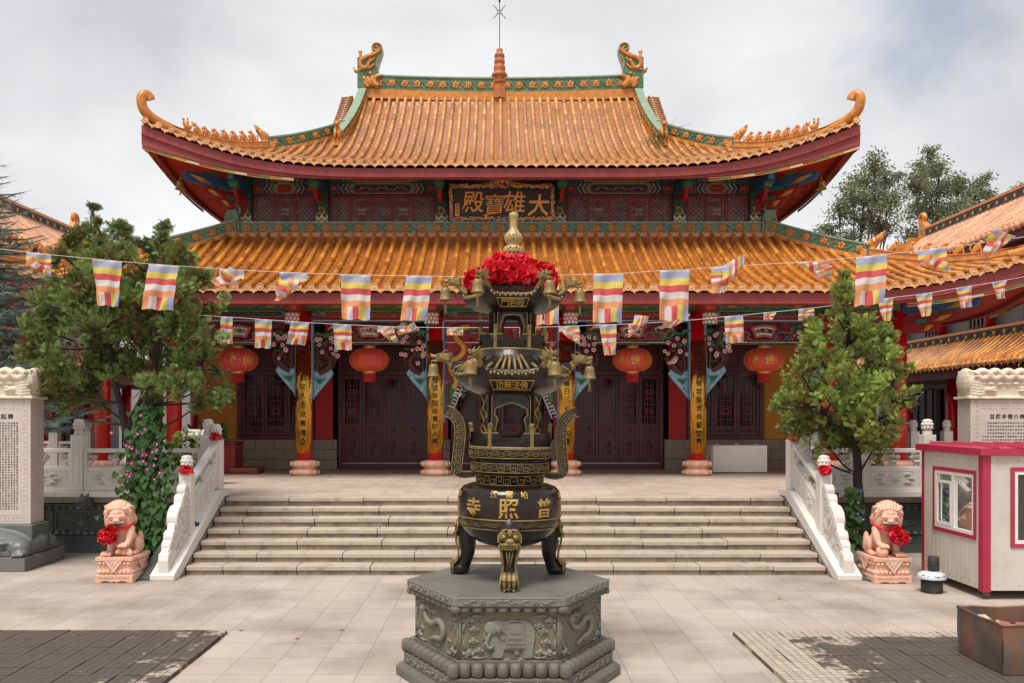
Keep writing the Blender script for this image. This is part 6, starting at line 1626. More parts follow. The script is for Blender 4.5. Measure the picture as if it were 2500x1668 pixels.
# ---------------------------------------------------------------- scorched paving patches
def patch(x0, x1, y0, y1, label, soot, seed, edge):
    m = bpy.data.materials.new('scorched_'+str(seed)); m.use_nodes = True; n = m.node_tree.nodes; l = m.node_tree.links; bs_ = n['Principled BSDF']
    tcn = n.new('ShaderNodeTexCoord'); mpn = n.new('ShaderNodeMapping'); mpn.inputs['Location'].default_value = (-x0+.0, -y1, 0); l.new(tcn.outputs['Object'], mpn.inputs[0])
    br = n.new('ShaderNodeTexBrick'); br.offset = 0; br.inputs['Scale'].default_value = 1; br.inputs['Brick Width'].default_value = .262/3; br.inputs['Row Height'].default_value = .25/3; br.inputs['Mortar Size'].default_value = .005
    br.inputs['Color1'].default_value = lin('a39686'); br.inputs['Color2'].default_value = lin('b3a595'); br.inputs['Mortar'].default_value = lin('62574d'); br.inputs['Mortar Smooth'].default_value = .2
    l.new(mpn.outputs[0], br.inputs['Vector'])
    n1_ = n.new('ShaderNodeTexNoise'); n1_.inputs['Scale'].default_value = 2.2; n1_.inputs['Detail'].default_value = 12; n1_.inputs['Roughness'].default_value = .75; l.new(tcn.outputs['Object'], n1_.inputs['Vector'])
    gr = n.new('ShaderNodeVectorMath'); gr.operation = 'DISTANCE'; gr.inputs[1].default_value = (soot[0], soot[1], .05); l.new(tcn.outputs['Object'], gr.inputs[0])
    ad_ = n.new('ShaderNodeMath'); ad_.operation = 'MULTIPLY_ADD'; ad_.inputs[1].default_value = -soot[2]; l.new(gr.outputs['Value'], ad_.inputs[0])
    n2_ = n.new('ShaderNodeTexNoise'); n2_.inputs['Scale'].default_value = 16; n2_.inputs['Detail'].default_value = 6; l.new(tcn.outputs['Object'], n2_.inputs['Vector'])
    a3 = n.new('ShaderNodeMath'); a3.operation = 'MULTIPLY_ADD'; a3.inputs[1].default_value = .3; l.new(n2_.outputs['Fac'], a3.inputs[0]); l.new(n1_.outputs['Fac'], a3.inputs[2]); l.new(a3.outputs[0], ad_.inputs[2])
    at_ = n.new('ShaderNodeAttribute'); at_.attribute_name = 'tint'; a2 = n.new('ShaderNodeMath'); a2.operation = 'MULTIPLY_ADD'; a2.inputs[1].default_value = .22; l.new(at_.outputs['Fac'], a2.inputs[0]); l.new(ad_.outputs[0], a2.inputs[2])
    r_ = n.new('ShaderNodeMapRange'); r_.inputs[1].default_value = soot[3]; r_.inputs[2].default_value = soot[3]+.07; r_.inputs[3].default_value = 0; r_.inputs[4].default_value = .88; l.new(a2.outputs[0], r_.inputs[0])
    mx_ = n.new('ShaderNodeMix'); mx_.data_type = 'RGBA'; l.new(r_.outputs[0], mx_.inputs[0]); l.new(br.outputs['Color'], mx_.inputs[6]); mx_.inputs[7].default_value = lin('39302b')
    l.new(mx_.outputs[2], bs_.inputs['Base Color']); bs_.inputs['Roughness'].default_value = .85
    bp = n.new('ShaderNodeBump'); bp.inputs['Distance'].default_value = .006; bp.invert = True; l.new(br.outputs['Fac'], bp.inputs['Height']); l.new(bp.outputs[0], bs_.inputs['Normal'])
    rr = random.Random(seed); b = MB(); nx = int((x1-x0)/.262); ny = int((y1-y0)/.25)
    for j in range(ny):
        sh = rr.uniform(-.004, .004)
        for i in range(nx):
            xa = x0+i*.262+sh; ya = y1-(j+1)*.25; z = .045+rr.uniform(-.003, .003); b.ct = rr.random()*.35+(0 if (edge > 0 and i > nx-3-rr.random()*2) or (edge < 0 and i < 2) or j < 1 else .65); tl = rr.uniform(-.003, .003)
            q = .005; b.add([(xa+q, ya+q, .002), (xa+.262-q, ya+q, .002), (xa+.262-q, ya+.25-q, .002), (xa+q, ya+.25-q, .002), (xa+q, ya+q, z), (xa+.262-q, ya+q, z+tl), (xa+.262-q, ya+.25-q, z+tl), (xa+q, ya+.25-q, z)],
              [(4, 5, 6, 7), (0, 1, 5, 4), (1, 2, 6, 5), (2, 3, 7, 6), (3, 0, 4, 7)], False)
    o = b.build('scorched_paving', m, None); tag(o, label, 'paving'); return o
patch(2.72, 8.2, 6.5, 10.02, 'raised patch of grooved paving slabs, partly scorched, under the metal bin', (4.6, 8.8, .2, .53), 3, -1)
patch(-9.2, -3.14, 6.5, 10.08, 'raised patch of soot blackened grooved paving slabs at bottom left', (-5.8, 8.9, .1, .34), 4, 1)
# ---------------------------------------------------------------- incense burner pedestal
BX, BY, PZ = .093, 8.52, .941; K = BY/F
PED = mat('pedestal_stone', '625f56', .6, var=.12, vs=7, bump=.003, bs=70, dirt=.25, dcol='3d3c37', ds=4)
PEDC = mat('pedestal_carving', '77756a', .65, var=.12, vs=10, bump=.006, bs=40)
PEDG = mat('pedestal_ground', '6f6757', .8, var=.15, vs=40, bump=.006, bs=70)
ped = thing('stone_pedestal', 'hexagonal grey stone pedestal carved with an elephant and lotus petals under the burner', 'pedestal', (BX, BY, 0))
def hexl(prof, name, m, bevel=.006):
    b = MB(); b.lathe(prof, 6, (BX, BY, 0), sm=False); return b.build(name, m, ped, world=True, bevel=bevel)
hexl([(1.11, 0), (1.115, .02), (1.115, .085), (1.07, .125), (.99, .127)], 'plinth', PED, .012)
hexl([(1.035, .128), (1.035, .226), (.95, .228)], 'carved_strip', PED)
hexl([(.95, .229), (.93, .365), (.91, .366)], 'lotus_core', PED)
body = hexl([(.91, .367), (.91, .80)], 'body', PEDG)
hexl([(.90, .801), (.93, .82), (.99, .859), (.9, .86)], 'upper_core', PED)
top = hexl([(1.003, .861), (1.003, PZ)], 'top_slab', mat('slab_top', '6f706a', .38, var=.1, vs=6, dirt=.35, dcol='565852', ds=2), .008)
def face(k, R_):
    a = R(-90+60*k); n = Vector((math.cos(a), math.sin(a), 0)); t = Vector((-n.y, n.x, 0)); ap = R_*math.cos(R(30))
    return lambda u, w_, z: tuple(Vector((BX, BY, 0))+n*(ap-w_)+t*u+Vector((0, 0, z)))
b = MB()
for k in range(6):
    a = R(-90+60*k); M = Matrix.Rotation(a+R(90), 3, 'Z')
    f = face(k, .985); n = 8
    for i in range(n): b.sell(f((i-(n-1)/2)*.114, -.0, .292), (.055, .048, .064), M); b.sell(f((i-(n-1)/2)*.114, -.028, .298), (.037, .03, .042), M)
    c = Vector((BX, BY, 0))+Vector((math.cos(a+R(30)), math.sin(a+R(30)), 0))*1.0; b.sell((c.x, c.y, .292), (.058, .058, .064))
b.build('lotus_petals', PED, ped, world=True)
b = MB()
for k in range(6):
    a = R(-90+60*k); M = Matrix.Rotation(a+R(90), 3, 'Z'); f = face(k, .945); n = 8
    for i in range(n): b.sell(f((i-(n-1)/2)*.113, .0, .83), (.054, .04, .032), M); b.sell(f((i-(n-1)/2)*.113, -.016, .826), (.038, .03, .022), M)
    c = Vector((BX, BY, 0))+Vector((math.cos(a+R(30)), math.sin(a+R(30)), 0))*.955; b.sell((c.x, c.y, .83), (.05, .05, .032))
b.build('lotus_petals', PED, ped, world=True)
for R_, zc, hh in ((1.003, .901, .026), (1.035, .177, .03)):
    b = MB()
    for k in range(6):
        f = face(k, R_); w_ = R_/2-.04
        b.ribbon([(-w_, zc-hh-.006), (w_, zc-hh-.006), (w_, zc+hh+.006), (-w_, zc+hh+.006)], .006, -.004, .002, True, f)
        n = 7
        for i in range(n):
            u0 = -w_+.05+(2*w_-.1)*(i+.5)/n; s = 1 if i % 2 else -1
            if i in (1, 5):
                for q in range(5): b.ell(f(u0+.02*math.cos(R(72*q)), -.004, zc+.016*math.sin(R(72*q))), .0125, 6, 4)
                b.ell(f(u0, -.01, zc), .009, 6, 4)
            else:
                b.tube([f(u0-.055+.011*j, -.004, zc+s*.014*math.sin(j*.62)) for j in range(11)], .008, 5)
                b.tube([f(u0+q[0], -.004, zc+s*.006+q[2]) for q in curl((0, 0), .02, .004, 0, R(400)*s, 8)], .006, 4)
    b.build('carved_border', PEDC, ped, world=True)
b = MB()
def pcl(b, f, u, z, s=1, sx=1):
    for dx, dz, r_ in ((0, 0, .034), (-.036, -.004, .024), (.034, -.006, .026), (.01, .02, .022)): c = f(u+dx*s*sx, -.0, z+dz*s); b.ell(c, r_*s*.95, 8, 5)
    b.tube([f(u+q[0]*s, -.03*s, z+q[2]*s) for q in curl((0, 0), .022, .006, 0, R(420), 9)], .005*s, 4)
    b.tube([f(u-.03*sx*s, -.004, z-.02*s), f(u-.0*s, -.004, z-.045*s), f(u+.06*sx*s, -.002, z-.05*s)], [.014*s, .012*s, .003*s], 5)
for k in range(6):
    f = face(k, .91); L_ = .91/2
    for s in (-1, 1):
        b.tube([f(s*(L_-.012), -.003, .37), f(s*(L_-.012), -.003, .79)], .013, 5)
        for (u, z, sc_) in ((L_-.085, .725, 1.0), (L_-.09, .425, 1.05)):
            pcl(b, f, s*u, z, sc_, -s); b.tube([f(s*(u-.03), -.004, z+(.035 if z > .6 else -.035)), f(s*(u-.11), -.006, z+(.04 if z > .6 else -.042)), f(s*(u-.16), -.002, z+(.035 if z > .6 else -.03))], [.02, .014, .003], 5)
            b.tube([f(s*(u+.03), -.004, z-(.035 if z > .6 else -.035)), f(s*(u+.045), -.006, z-(.09 if z > .6 else -.09)), f(s*(u+.04), -.002, z-(.13 if z > .6 else -.13))], [.018, .012, .003], 5)
    if k == 0:
        m = .001686
        E = [(505, 1290), (508, 1262), (525, 1242), (560, 1232), (600, 1238), (640, 1231), (700, 1230), (745, 1240), (770, 1270), (778, 1320), (770, 1360), (764, 1425), (740, 1434), (712, 1430), (712, 1388), (694, 1384), (690, 1412), (668, 1416), (664, 1392), (612, 1386), (606, 1425), (580, 1434), (552, 1430), (545, 1418), (562, 1395), (556, 1372), (538, 1392), (515, 1385), (506, 1368), (522, 1350), (514, 1335), (498, 1330)]
        tz = lambda y_: H+(HY-(950+y_/2.183))/F*7.73
        pts = [((x_-640)*m, tz(y_)) for x_, y_ in E]
        b.prism(pts, -.016, .004, f)
        b.tube(smooth_path([f((540-640)*m, -.02, tz(1300)), f((515-640)*m, -.028, tz(1345)), f((530-640)*m, -.028, tz(1380)), f((555-640)*m, -.02, tz(1372)), f((545-640)*m, -.02, tz(1355))], 2), .018, 6)
        b.ell(f((545-640)*m, -.015, tz(1275)), (.07, .025, .07), 12, 8)
        b.prism([((x_-640)*m, tz(y_)) for x_, y_ in ((560, 1255), (590, 1245), (625, 1300), (615, 1335), (590, 1325), (575, 1300))], -.03, -.016, f)
        for q in range(6): b.tube([f((572-640)*m, -.032, tz(1258)), f((580+8*q-640)*m, -.036, tz(1325-q*5))], .004, 4)
        b.prism([((x_-640)*m, tz(y_)) for x_, y_ in ((624, 1234), (722, 1234), (726, 1362), (620, 1362))], -.024, -.016, f)
        b.ribbon([((x_-640)*m, tz(y_)) for x_, y_ in ((630, 1240), (716, 1240), (718, 1352), (628, 1352))], .006, -.03, -.023, True, f)
        b.ribbon([((x_-640)*m, tz(y_)) for x_, y_ in ((645, 1240), (702, 1240), (702, 1300), (645, 1300))], .005, -.03, -.023, True, f)
        for q in range(12): b.tube([f((624+8.8*q-640)*m, -.022, tz(1364)), f((624+8.8*q-640)*m, -.022, tz(1390))], [.006, .004], 5)
        for q in range(6): b.tube([f((640+12*q-640)*m+qq[0], -.026, tz(1330)+qq[2]) for qq in curl((0, 0), .014, .003, q, q+R(380), 7)], .004, 4)
        b.tube([f((512-640)*m, -.02, tz(1350)), f((500-640)*m, -.03, tz(1362)), f((545-640)*m, -.03, tz(1368))][:2], [.012, .004], 5)
        for (x_, y_, sx_) in ((455, 1280, -1), (450, 1345, -1), (480, 1395, -1), (800, 1262, 1), (820, 1290, 1), (835, 1350, 1), (805, 1405, 1), (630, 1447, 1), (705, 1445, -1)): pcl(b, f, (x_-640)*m, tz(y_), .62 if y_ > 1440 else .85, sx_)
    else:
        # coiling dragon and clouds
        pts = smooth_path([f(-.26, -.008, .70), f(-.2, -.012, .6), f(-.05, -.014, .58), (f(.08, -.014, .66)), f(.2, -.014, .6), f(.16, -.014, .48), f(.0, -.012, .47), f(-.12, -.01, .43)], 2)
        b.tube(pts, [.012+.022*math.sin(math.pi*(i+1)/(len(pts)+1)) for i in range(len(pts))], 7); b.ell(f(-.26, -.01, .7), (.045, .045, .04)); 
        for q in range(6): b.tube([f(-.24, -.015, .68+.01*q), f(-.19+.02*q, -.02, .74-.01*q), f(-.16+.03*q, -.01, .76)], [.012, .009, .003], 4)
        for (u, z) in ((.05, .74), (.3, .66), (-.3, .5), (.28, .5), (-.05, .7), (.05, .41)): pcl(b, f, u, z, .7, 1 if u > 0 else -1)
b.build('carved_relief', PEDC, ped, world=True)
b = MB()
for k in range(6):
    a = R(60*k); b.add([(BX+.2*math.cos(a)-.0, BY+.2*math.sin(a), PZ+.0008), (BX+1.0*math.cos(a-.002), BY+1.0*math.sin(a-.002), PZ+.0008), (BX+1.0*math.cos(a+.002), BY+1.0*math.sin(a+.002), PZ+.0008)], [(0, 1, 2)])
b.add([(BX-.7, BY+.05, PZ+.0008), (BX+.7, BY+.05, PZ+.0008), (BX+.7, BY+.056, PZ+.0008), (BX-.7, BY+.056, PZ+.0008)], [(0, 1, 2, 3)])
b.build('slab_joints', mat('joint_dark', '35322e', .8, var=0), top, world=True)
# ---------------------------------------------------------------- incense burner
BRZ = mat('black_bronze', '1e1814', .33, metal=.35, var=.25, vs=6, bump=.003, bs=35, dirt=.35, dcol='4b433b', ds=5, coat=.15)
BELLY = mat('lacquered_bronze', '21160e', .25, metal=.35, var=.3, vs=3, bump=.0015, bs=40, coat=.25)
GLD = mat('gold_paint', '867245', .5, metal=.3, var=.2, vs=14, bump=.004, bs=40, dirt=.55, dcol='3c3122', ds=16, dlo=.48, dhi=.7)
GLT = mat('gold_lettering', 'b08f4c', .4, metal=.4, var=.12, vs=20)
burn = thing('incense_burner', 'tall black bronze two tiered incense burner with gilded dragon heads and tripod legs', 'incense burner', (BX, BY, PZ))
Z = lambda y: H+(HY-y)*K
C0 = (BX, BY, 0)
def lat(b, pr, seg=48, **kw): b.lathe([(r*K, Z(y)) for r, y in pr], seg, C0, **kw)
b = MB(); lat(b, [(10, 1337), (45, 1332), (75, 1321), (98, 1306), (112, 1290), (121, 1272), (125, 1252), (126.5, 1235), (126, 1215), (122, 1198), (113, 1187), (98, 1181), (84, 1179)], 64)
bel = b.build('belly', BELLY, burn, world=True)
b = MB()
for y, r_, t in ((1257, 125.2, .008), (1280, 118.5, .008)): b.tube([(BX+r_*K*math.cos(R(5*k)), BY+r_*K*math.sin(R(5*k)), Z(y)) for k in range(73)], t, 5, False)
def cyl(r_):      # wrap u (m) round the front
    return lambda u, w_, z: (BX+(r_*K-w_)*math.sin(u/(r_*K)), BY-(r_*K-w_)*math.cos(u/(r_*K)), z)
f = cyl(123.5); n = 40
for q in range(3):
    b.ribbon([(-.78*2+i*.078*1, Z(1263+q*4)+(.010 if i % 2 else -.010)) for i in range(41)][0:41], .0035, -.004, .004, False, f)
b.build('gilded_band', GLD, bel, world=True)
b = MB()
fb = lambda u, v, w_, a0, yc, tilt=0: (lambda yy: (lambda r_: (BX+(r_*K+.003+w_)*math.sin(a0+u/(r_*K)), BY-(r_*K+.003+w_)*math.cos(a0+u/(r_*K)), Z(yc)+v))(np.interp(yy, [1181, 1187, 1198, 1215, 1235, 1252, 1272], [98, 113, 122, 126, 126.5, 125, 121])))(yc-v/K)
for ch, a0, s in (('寺', -42, .175), ('照', -1.5, .19), ('普', 39, .18)): put(b, ch, lambda u, v, w_, a0=a0: fb(u, v, w_, R(a0), 1229), s, .006, .014)
for ch, a0 in (('濱', -18), ('爾', -1), ('哈', 16)): put(b, ch, lambda u, v, w_, a0=a0: fb(u, v, w_, R(a0), 1197), .068, .004, .01)
for sgn in (-1, 1):
    for k, ch in enumerate('國泰民安' if sgn < 0 else '風調雨順'): put(b, ch, lambda u, v, w_, k=k, sgn=sgn: fb(u, v, w_, sgn*R(74), 1203+k*15), .05, .004, .008)
b.build('lettering', GLT, bel, world=True)
def meander(b, r_, y0, y1, n, t=.005, mi=None):
    f = cyl(r_); per = 2*math.pi*r_*K/n; h = (y1-y0)*K; zb = Z(y1)
    for i in range(n):
        u = (i-n/2)*per; p = per; q = [(.05, .1), (.05, .9), (.8, .9), (.8, .35), (.4, .35), (.4, .62)] if i % 2 else [(.05, .9), (.05, .1), (.8, .1), (.8, .65), (.4, .65), (.4, .38)]
        b.ribbon([(u+a*p, zb+c*h) for a, c in q], t, -.005, .003, False, f)
b = MB(); lat(b, [(81, 1180), (81, 1155), (88, 1152), (92, 1149), (94, 1143), (94, 1130), (90, 1126), (86, 1122), (90, 1119), (98, 1114), (99.5, 1106), (99.5, 1096), (96, 1092), (76, 1091)])
nk = b.build('neck', BRZ, burn, world=True)
b = MB(); meander(b, 82, 1158, 1177, 30); meander(b, 95, 1130, 1147, 40, .004); meander(b, 100, 1097, 1112, 44, .004)
for y, r_ in ((1179, 82), (1157, 82.5), (1149, 94.5), (1128, 94), (1115, 99), (1094, 100)): b.tube([(BX+r_*K*math.cos(R(6*k)), BY+r_*K*math.sin(R(6*k)), Z(y)) for k in range(61)], .005, 5, False)
b.build('gilded_meander', GLD, nk, world=True)
def drum(r_, y0, y1, hole, halfdeg, name, posts_y, rr_, lat_kind):
    """perforated drum: y0 top, y1 bottom in px"""
    b = MB(); th = .03
    f = cyl(r_); gs = []
    for base in (0, 180, 120, 240, 60, 300):
        rot = Matrix.Translation((BX, BY, 0)) @ Matrix.Rotation(R(base), 4, 'Z') @ Matrix.Translation((-BX, -BY, 0)); b.M = rot; g_ = MB(); gs.append(g_); g_.M = rot
        if base in (0, 180):
            W = R(halfdeg)*r_*K; zt, zb = Z(y0), Z(y1); n = len(hole); hp = [(u*K, Z(y)) for u, y in hole]
            # outer rectangle points matched by angle
            cz = (zt+zb)/2; cu = 0; op = []
            for u, z in hp:
                du, dz = u-cu, z-cz; s = min(W/abs(du) if abs(du) > 1e-6 else 1e9, (zt-cz)/abs(dz) if abs(dz) > 1e-6 else 1e9); op.append((cu+du*s, cz+dz*s))
            vs = [f(u, 0, z) for u, z in op]+[f(u, 0, z) for u, z in hp]+[f(u, th, z) for u, z in hp]+[f(u, th, z) for u, z in op]
            fs = []
            for i in range(n):
                j = (i+1) % n; fs += [(i, j, n+j, n+i), (n+i, n+j, 2*n+j, 2*n+i), (2*n+i, 2*n+j, 3*n+j, 3*n+i)]
            b.add(vs, fs); 
            # corner filler between matched rectangle points
            for cu_, cz_ in ((-W, zt), (W, zt), (-W, zb), (W, zb)):
                i = min(range(n), key=lambda i: (op[i][0]-cu_)**2+(op[i][1]-cz_)**2)
                for j in ((i+1) % n, (i-1) % n): b.add([f(cu_, 0.001, cz_), f(*[op[i][0], .001, op[i][1]]), f(*[op[j][0], .001, op[j][1]])], [(0, 1, 2), (2, 1, 0)])
            g_.ribbon([(u*1.12, zc) for u, zc in hp], .012, -.012, .002, True, f); g_.ribbon([(-W+.01, zb+.012), (W-.01, zb+.012), (W-.01, zt-.012), (-W+.01, zt-.012)], .01, -.006, .002, True, f)
        else:
            W2 = R(15)*r_*K; a = W2-.012; zt, zb = Z(y0), Z(y1)
            for u in (-a, a): b.prism([(u-.012, zb), (u+.012, zb), (u+.012, zt), (u-.012, zt)], 0, th, f)
            b.prism([(-a, zt-.03), (a, zt-.03), (a, zt), (-a, zt)], 0, th, f); b.prism([(-a, zb), (a, zb), (a, zb+.03), (-a, zb+.03)], 0, th, f)
            if lat_kind:
                for q in range(3):
                    c = zb+(zt-zb)*(q+.5)/3; hh = (zt-zb)/3
                    g_.ribbon([(-a, c-hh*.5), (a*.2, c), (-a, c+hh*.5)], .02, -.004, .016, False, f); g_.ribbon([(a, c-hh*.8), (-a*.2, c-hh*.2), (a, c+hh*.5)], .016, -.003, .014, False, f)
            else:
                for q in (-.4, .2): b.ribbon([(a*q, zb), (a*q, zt)], .012, 0, .02, False, f)
                for q in (.3, .55, .8): b.ribbon([(-a, zb+(zt-zb)*q), (a, zb+(zt-zb)*q)], .012, .001, .019, False, f)
    b.M = None; g_.M = None
    # rings
    b.lathe([(r_*K+.004, Z(y0)-.004), (r_*K+.012, Z(y0)+.01), (r_*K, Z(y0)+.03), (r_*K-.05, Z(y0)+.03)], 48, C0, cap=False); b.lathe([((r_-1)*K, Z(y1)-.02), ((r_+1)*K, Z(y1)-.02), ((r_+1)*K, Z(y1)+.002)], 48, C0, cap=False)
    # dark inner core plates
    d_ = b.build(name, BRZ, burn, world=True); [q.build('gilded_frame', GLD, d_, world=True) for q in gs if q.v]
    # railing
    ya, yb = posts_y; w_ = MB(); gp = MB(); fr = cyl(rr_)
    for base in range(0, 360, 60):
        rot = Matrix.Translation((BX, BY, 0)) @ Matrix.Rotation(R(base), 4, 'Z') @ Matrix.Translation((-BX, -BY, 0)); w_.M = rot; gp.M = rot
        per = R(60)*rr_*K; W = per/2; zt, zb = Z(ya), Z(yb)
        dip = .04*(base in (0, 180))
        w_.prism([(-W+.02, zb), (W-.02, zb), (W-.02, zt), (W*.55, zt), (W*.45, zt-dip), (-W*.45, zt-dip), (-W*.55, zt), (-W+.02, zt)], 0, .02, fr)
        gp.prism([(-W-.018, zb-.0), (-W+.018, zb-.0), (-W+.018, zt+.055), (-W-.018, zt+.055)], -.008, .03, fr)
        c = fr(-W, .01, zt+.07); gp.ell(c, (.028, .028, .03), 8, 6); gp.ell((c[0], c[1]-.015, c[2]+.01), (.018, .02, .016), 6, 4)
        gp.ribbon([(W*.57, zt), (W-.02, zt)], .012, -.006, .022, False, fr); gp.ribbon([(-W*.57, zt), (-W+.02, zt)], .012, -.006, .022, False, fr)
        for s in (-1, 1):
            for du, dz in ((0, 0), (.016, 0), (-.016, 0), (0, .016), (0, -.016)):
                w_.cm = 1; w_.ell(fr(s*W*.76+du, -.001, (zt+zb)/2+dz), (.011, .011, .011), 6, 4); w_.cm = 0
    w_.M = None; gp.M = None
    gp.lathe([(rr_*K+.002, Z(yb)-.012), (rr_*K+.01, Z(yb)-.006), (rr_*K+.01, Z(yb)+.008), (rr_*K+.002, Z(yb)+.012)], 48, C0, cap=False)
    w_.lathe([(60*K, Z(yb)-.02), (rr_*K, Z(yb)-.02), (rr_*K, Z(yb)), (60*K, Z(yb)+.001)], 48, C0, cap=False)
    w = w_.build('railing', [BRZ, DARK], burn, world=True); gp.build('railing_post', GLD, w, world=True)
drum(76, 966, 1090, [(-29, 1072), (-33, 1048), (-28, 1022), (-36, 1012), (-33, 998), (-18, 990), (0, 984), (18, 990), (33, 998), (36, 1012), (28, 1022), (33, 1048), (29, 1072), (0, 1073)], 38, 'lower_drum', (1056, 1091), 98, True)
drum(59, 766, 858, [(-17, 776), (0, 775), (17, 776), (25, 800), (24, 818), (17, 834), (0, 835), (-17, 834), (-24, 818), (-25, 800)], 38, 'upper_drum', (822, 857), 79, False)
def hf(a):
    t = (a % 60)-30; return math.cos(R(30))/math.cos(R(t))
def hroof(name, prof, Rc, lift, sharp=3):
    """prof: (radius px, y px, hexness, lift weight)"""
    b = MB(); seg = 96; vs = []
    for r_, y, hx, lw in prof:
        for i in range(seg):
            a = 360*i/seg; h_ = hf(a); cn = (h_-.866)/.134; rr_ = r_*(1-hx)+r_*h_*hx+lw*cn**4*4
            vs.append((BX+rr_*K*math.cos(R(a)), BY+rr_*K*math.sin(R(a)), Z(y)+lift*K*lw*cn**sharp))
    fs = [(j*seg+i, j*seg+(i+1) % seg, (j+1)*seg+(i+1) % seg, (j+1)*seg+i) for j in range(len(prof)-1) for i in range(seg)]
    b.add(vs, fs, True); return b.build(name, BRZ, burn, world=True)
r1 = hroof('upper_roof', [(59, 768, 0, 0), (66, 766, .2, 0), (88, 762, .5, 0), (110, 753, .8, .3), (122, 744, 1, .8), (126, 739, 1, 1), (126, 730, 1, 1), (118, 727, 1, .8), (95, 718, .7, .3), (70, 702, .3, 0), (40, 672, 0, 0), (20, 640, 0, 0)], 126, 23)
r2 = hroof('lower_roof', [(76, 966, 0, 0), (84, 962, .2, 0), (108, 953, .5, 0), (130, 941, .8, .3), (145, 928, 1, .8), (148, 921, 1, 1), (148, 911, 1, 1), (140, 907, 1, .8), (115, 893, .7, .25), (95, 878, .3, 0), (84, 866, 0, 0), (80, 858, 0, 0)], 148, 30)
for (R_, y, lw, n, tops, par) in ((125, 732, 23, 17, None, r1), (147, 916, 30, 15, (92, 874), r2)):
    for base in range(0, 360, 60):
        b = MB()
        for i in range(n):
            a = base+4+52*(i+.5)/n; h_ = hf(a); cn = (h_-.866)/.134; r_ = R_*h_*K
            p = Vector((BX+(r_+.006)*math.cos(R(a)), BY+(r_+.006)*math.sin(R(a)), Z(y)+lw*K*cn**3-(.012 if i % 2 else 0)))
            b.ell(p, (.016, .016, .016), 7, 5)
            if tops and i % 2 == 0:
                am = base+30; k = (i-(n-1)/2)/(n/2)
                q = []
                for t in (0, .35, .7, 1):
                    aa = a*(1-t*.25)+am*t*.25; hh_ = hf(aa)*(1-t)+t*1.0; rr_ = (R_*(1-t)+tops[0]*t)*(hf(aa)*(1-t*.7)+t*.7); yy = y-4-(y-4-tops[1])*(t**.85)
                    if abs(k) > .75 and t > .5: break
                    q.append(Vector((BX+rr_*K*math.cos(R(aa)), BY+rr_*K*math.sin(R(aa)), Z(yy)+lw*K*((hf(aa)-.866)/.134)**3*(1-t)**1.5+.004)))
                b.tube(q, .014, 6)
        b.build('gilded_tiles', GLD, par, world=True)
# plaques
for y, ww, chs, rr_, tl in ((751, 74, '門若般', 112, 0), (944, 102, '边無法佛', 127, 0)):
    b = MB(); hh = 9 if len(chs) == 3 else 10.5
    def pf(u, v, w_, y=y, rr_=rr_): return (BX+u, BY-(rr_*.90)*K-v*1.0+.0*u-w_*.8-.006, Z(y)+v+w_*-.5)
    W = ww/2*K; Hh = hh*K
    b.ribbon([(-W, Hh), (W, Hh), (W*.82, -Hh), (-W*.82, -Hh)], .005, .002, .006, True, lambda u, v, z: pf(u, z, v))
    for k, ch in enumerate(chs): put(b, ch, lambda u, v, w_, k=k: pf(u+(k-(len(chs)-1)/2)*W*1.45/len(chs), v, w_+.002), .074, .003, .006)
    b.build('plaque', GLT, burn, world=True)
# dragon heads
dh = MB()
dh.tube(smooth_path([(-.09, 0, -.05), (-.03, 0, -.02), (.01, 0, .03), (.04, 0, .07), (.08, 0, .085)], 2), [.034, .024, .024], 8)
for k in range(9): dh.ell((-.07+.013*k, 0, -.0+.011*k), (.012, .010, .014), 5, 4)
dragon_head(dh, (.085, 0, .08), .25, 1)
DH = None
bname = {0: 'right outermost', 60: 'rear right', 120: 'rear left', 180: 'left outermost', 240: 'front left', 300: 'front right'}
for tier, (Rc, y, lw, lab, sc_) in enumerate(((127, 730, 23, 'upper', 1.0), (149, 913, 28, 'lower', 1.12))):
    for a in range(0, 360, 60):
        p = Vector((BX+(Rc*K)*math.cos(R(a)), BY+(Rc*K)*math.sin(R(a)), Z(y)+lw*K-(.015 if tier == 0 else .05)))
        if DH is None:
            DH = dh.build('dragon_head', GLD, burn, remesh=.0065, smooth=1)
            o = DH
        else: o = DH.copy(); col.objects.link(o)
        o.location = p-wloc(burn); o.rotation_euler = (0, 0, R(a)); o.scale = (sc_, sc_, sc_)
        d = Vector((math.cos(R(a)), math.sin(R(a)), 0)); q = p+d*.15*sc_+Vector((0, 0, .06))
        bt = thing('burner_bell', 'small gilded bell hanging from the %s dragon head of the burner\'s %s roof' % (bname[a], lab), 'bell', q, 'gilded bells on the incense burner')
        b = MB(); s = 1.0
        b.tube([(.022*math.cos(R(30*k)), 0, -.02+.022*math.sin(R(30*k))) for k in range(13)], .006, 5, False)
        b.lathe([(.001, -.036), (.03, -.038), (.043, -.05), (.047, -.075), (.05, -.115), (.056, -.14), (.064, -.155), (.066, -.163), (.058, -.163), (.046, -.12), (.03, -.06)], 24, cap=False)
        b.build('bell_body', GLD, bt)
        c = MB(); c.tube([(0, 0, -.06), (0, 0, -.2)], .003, 4); c.prism([(-.016, -.30), (-.01, -.25), (-.013, -.2), (.013, -.2), (.01, -.25), (.018, -.305), (.002, -.27)], -.002, .002); c.build('clapper', GLD, bt)
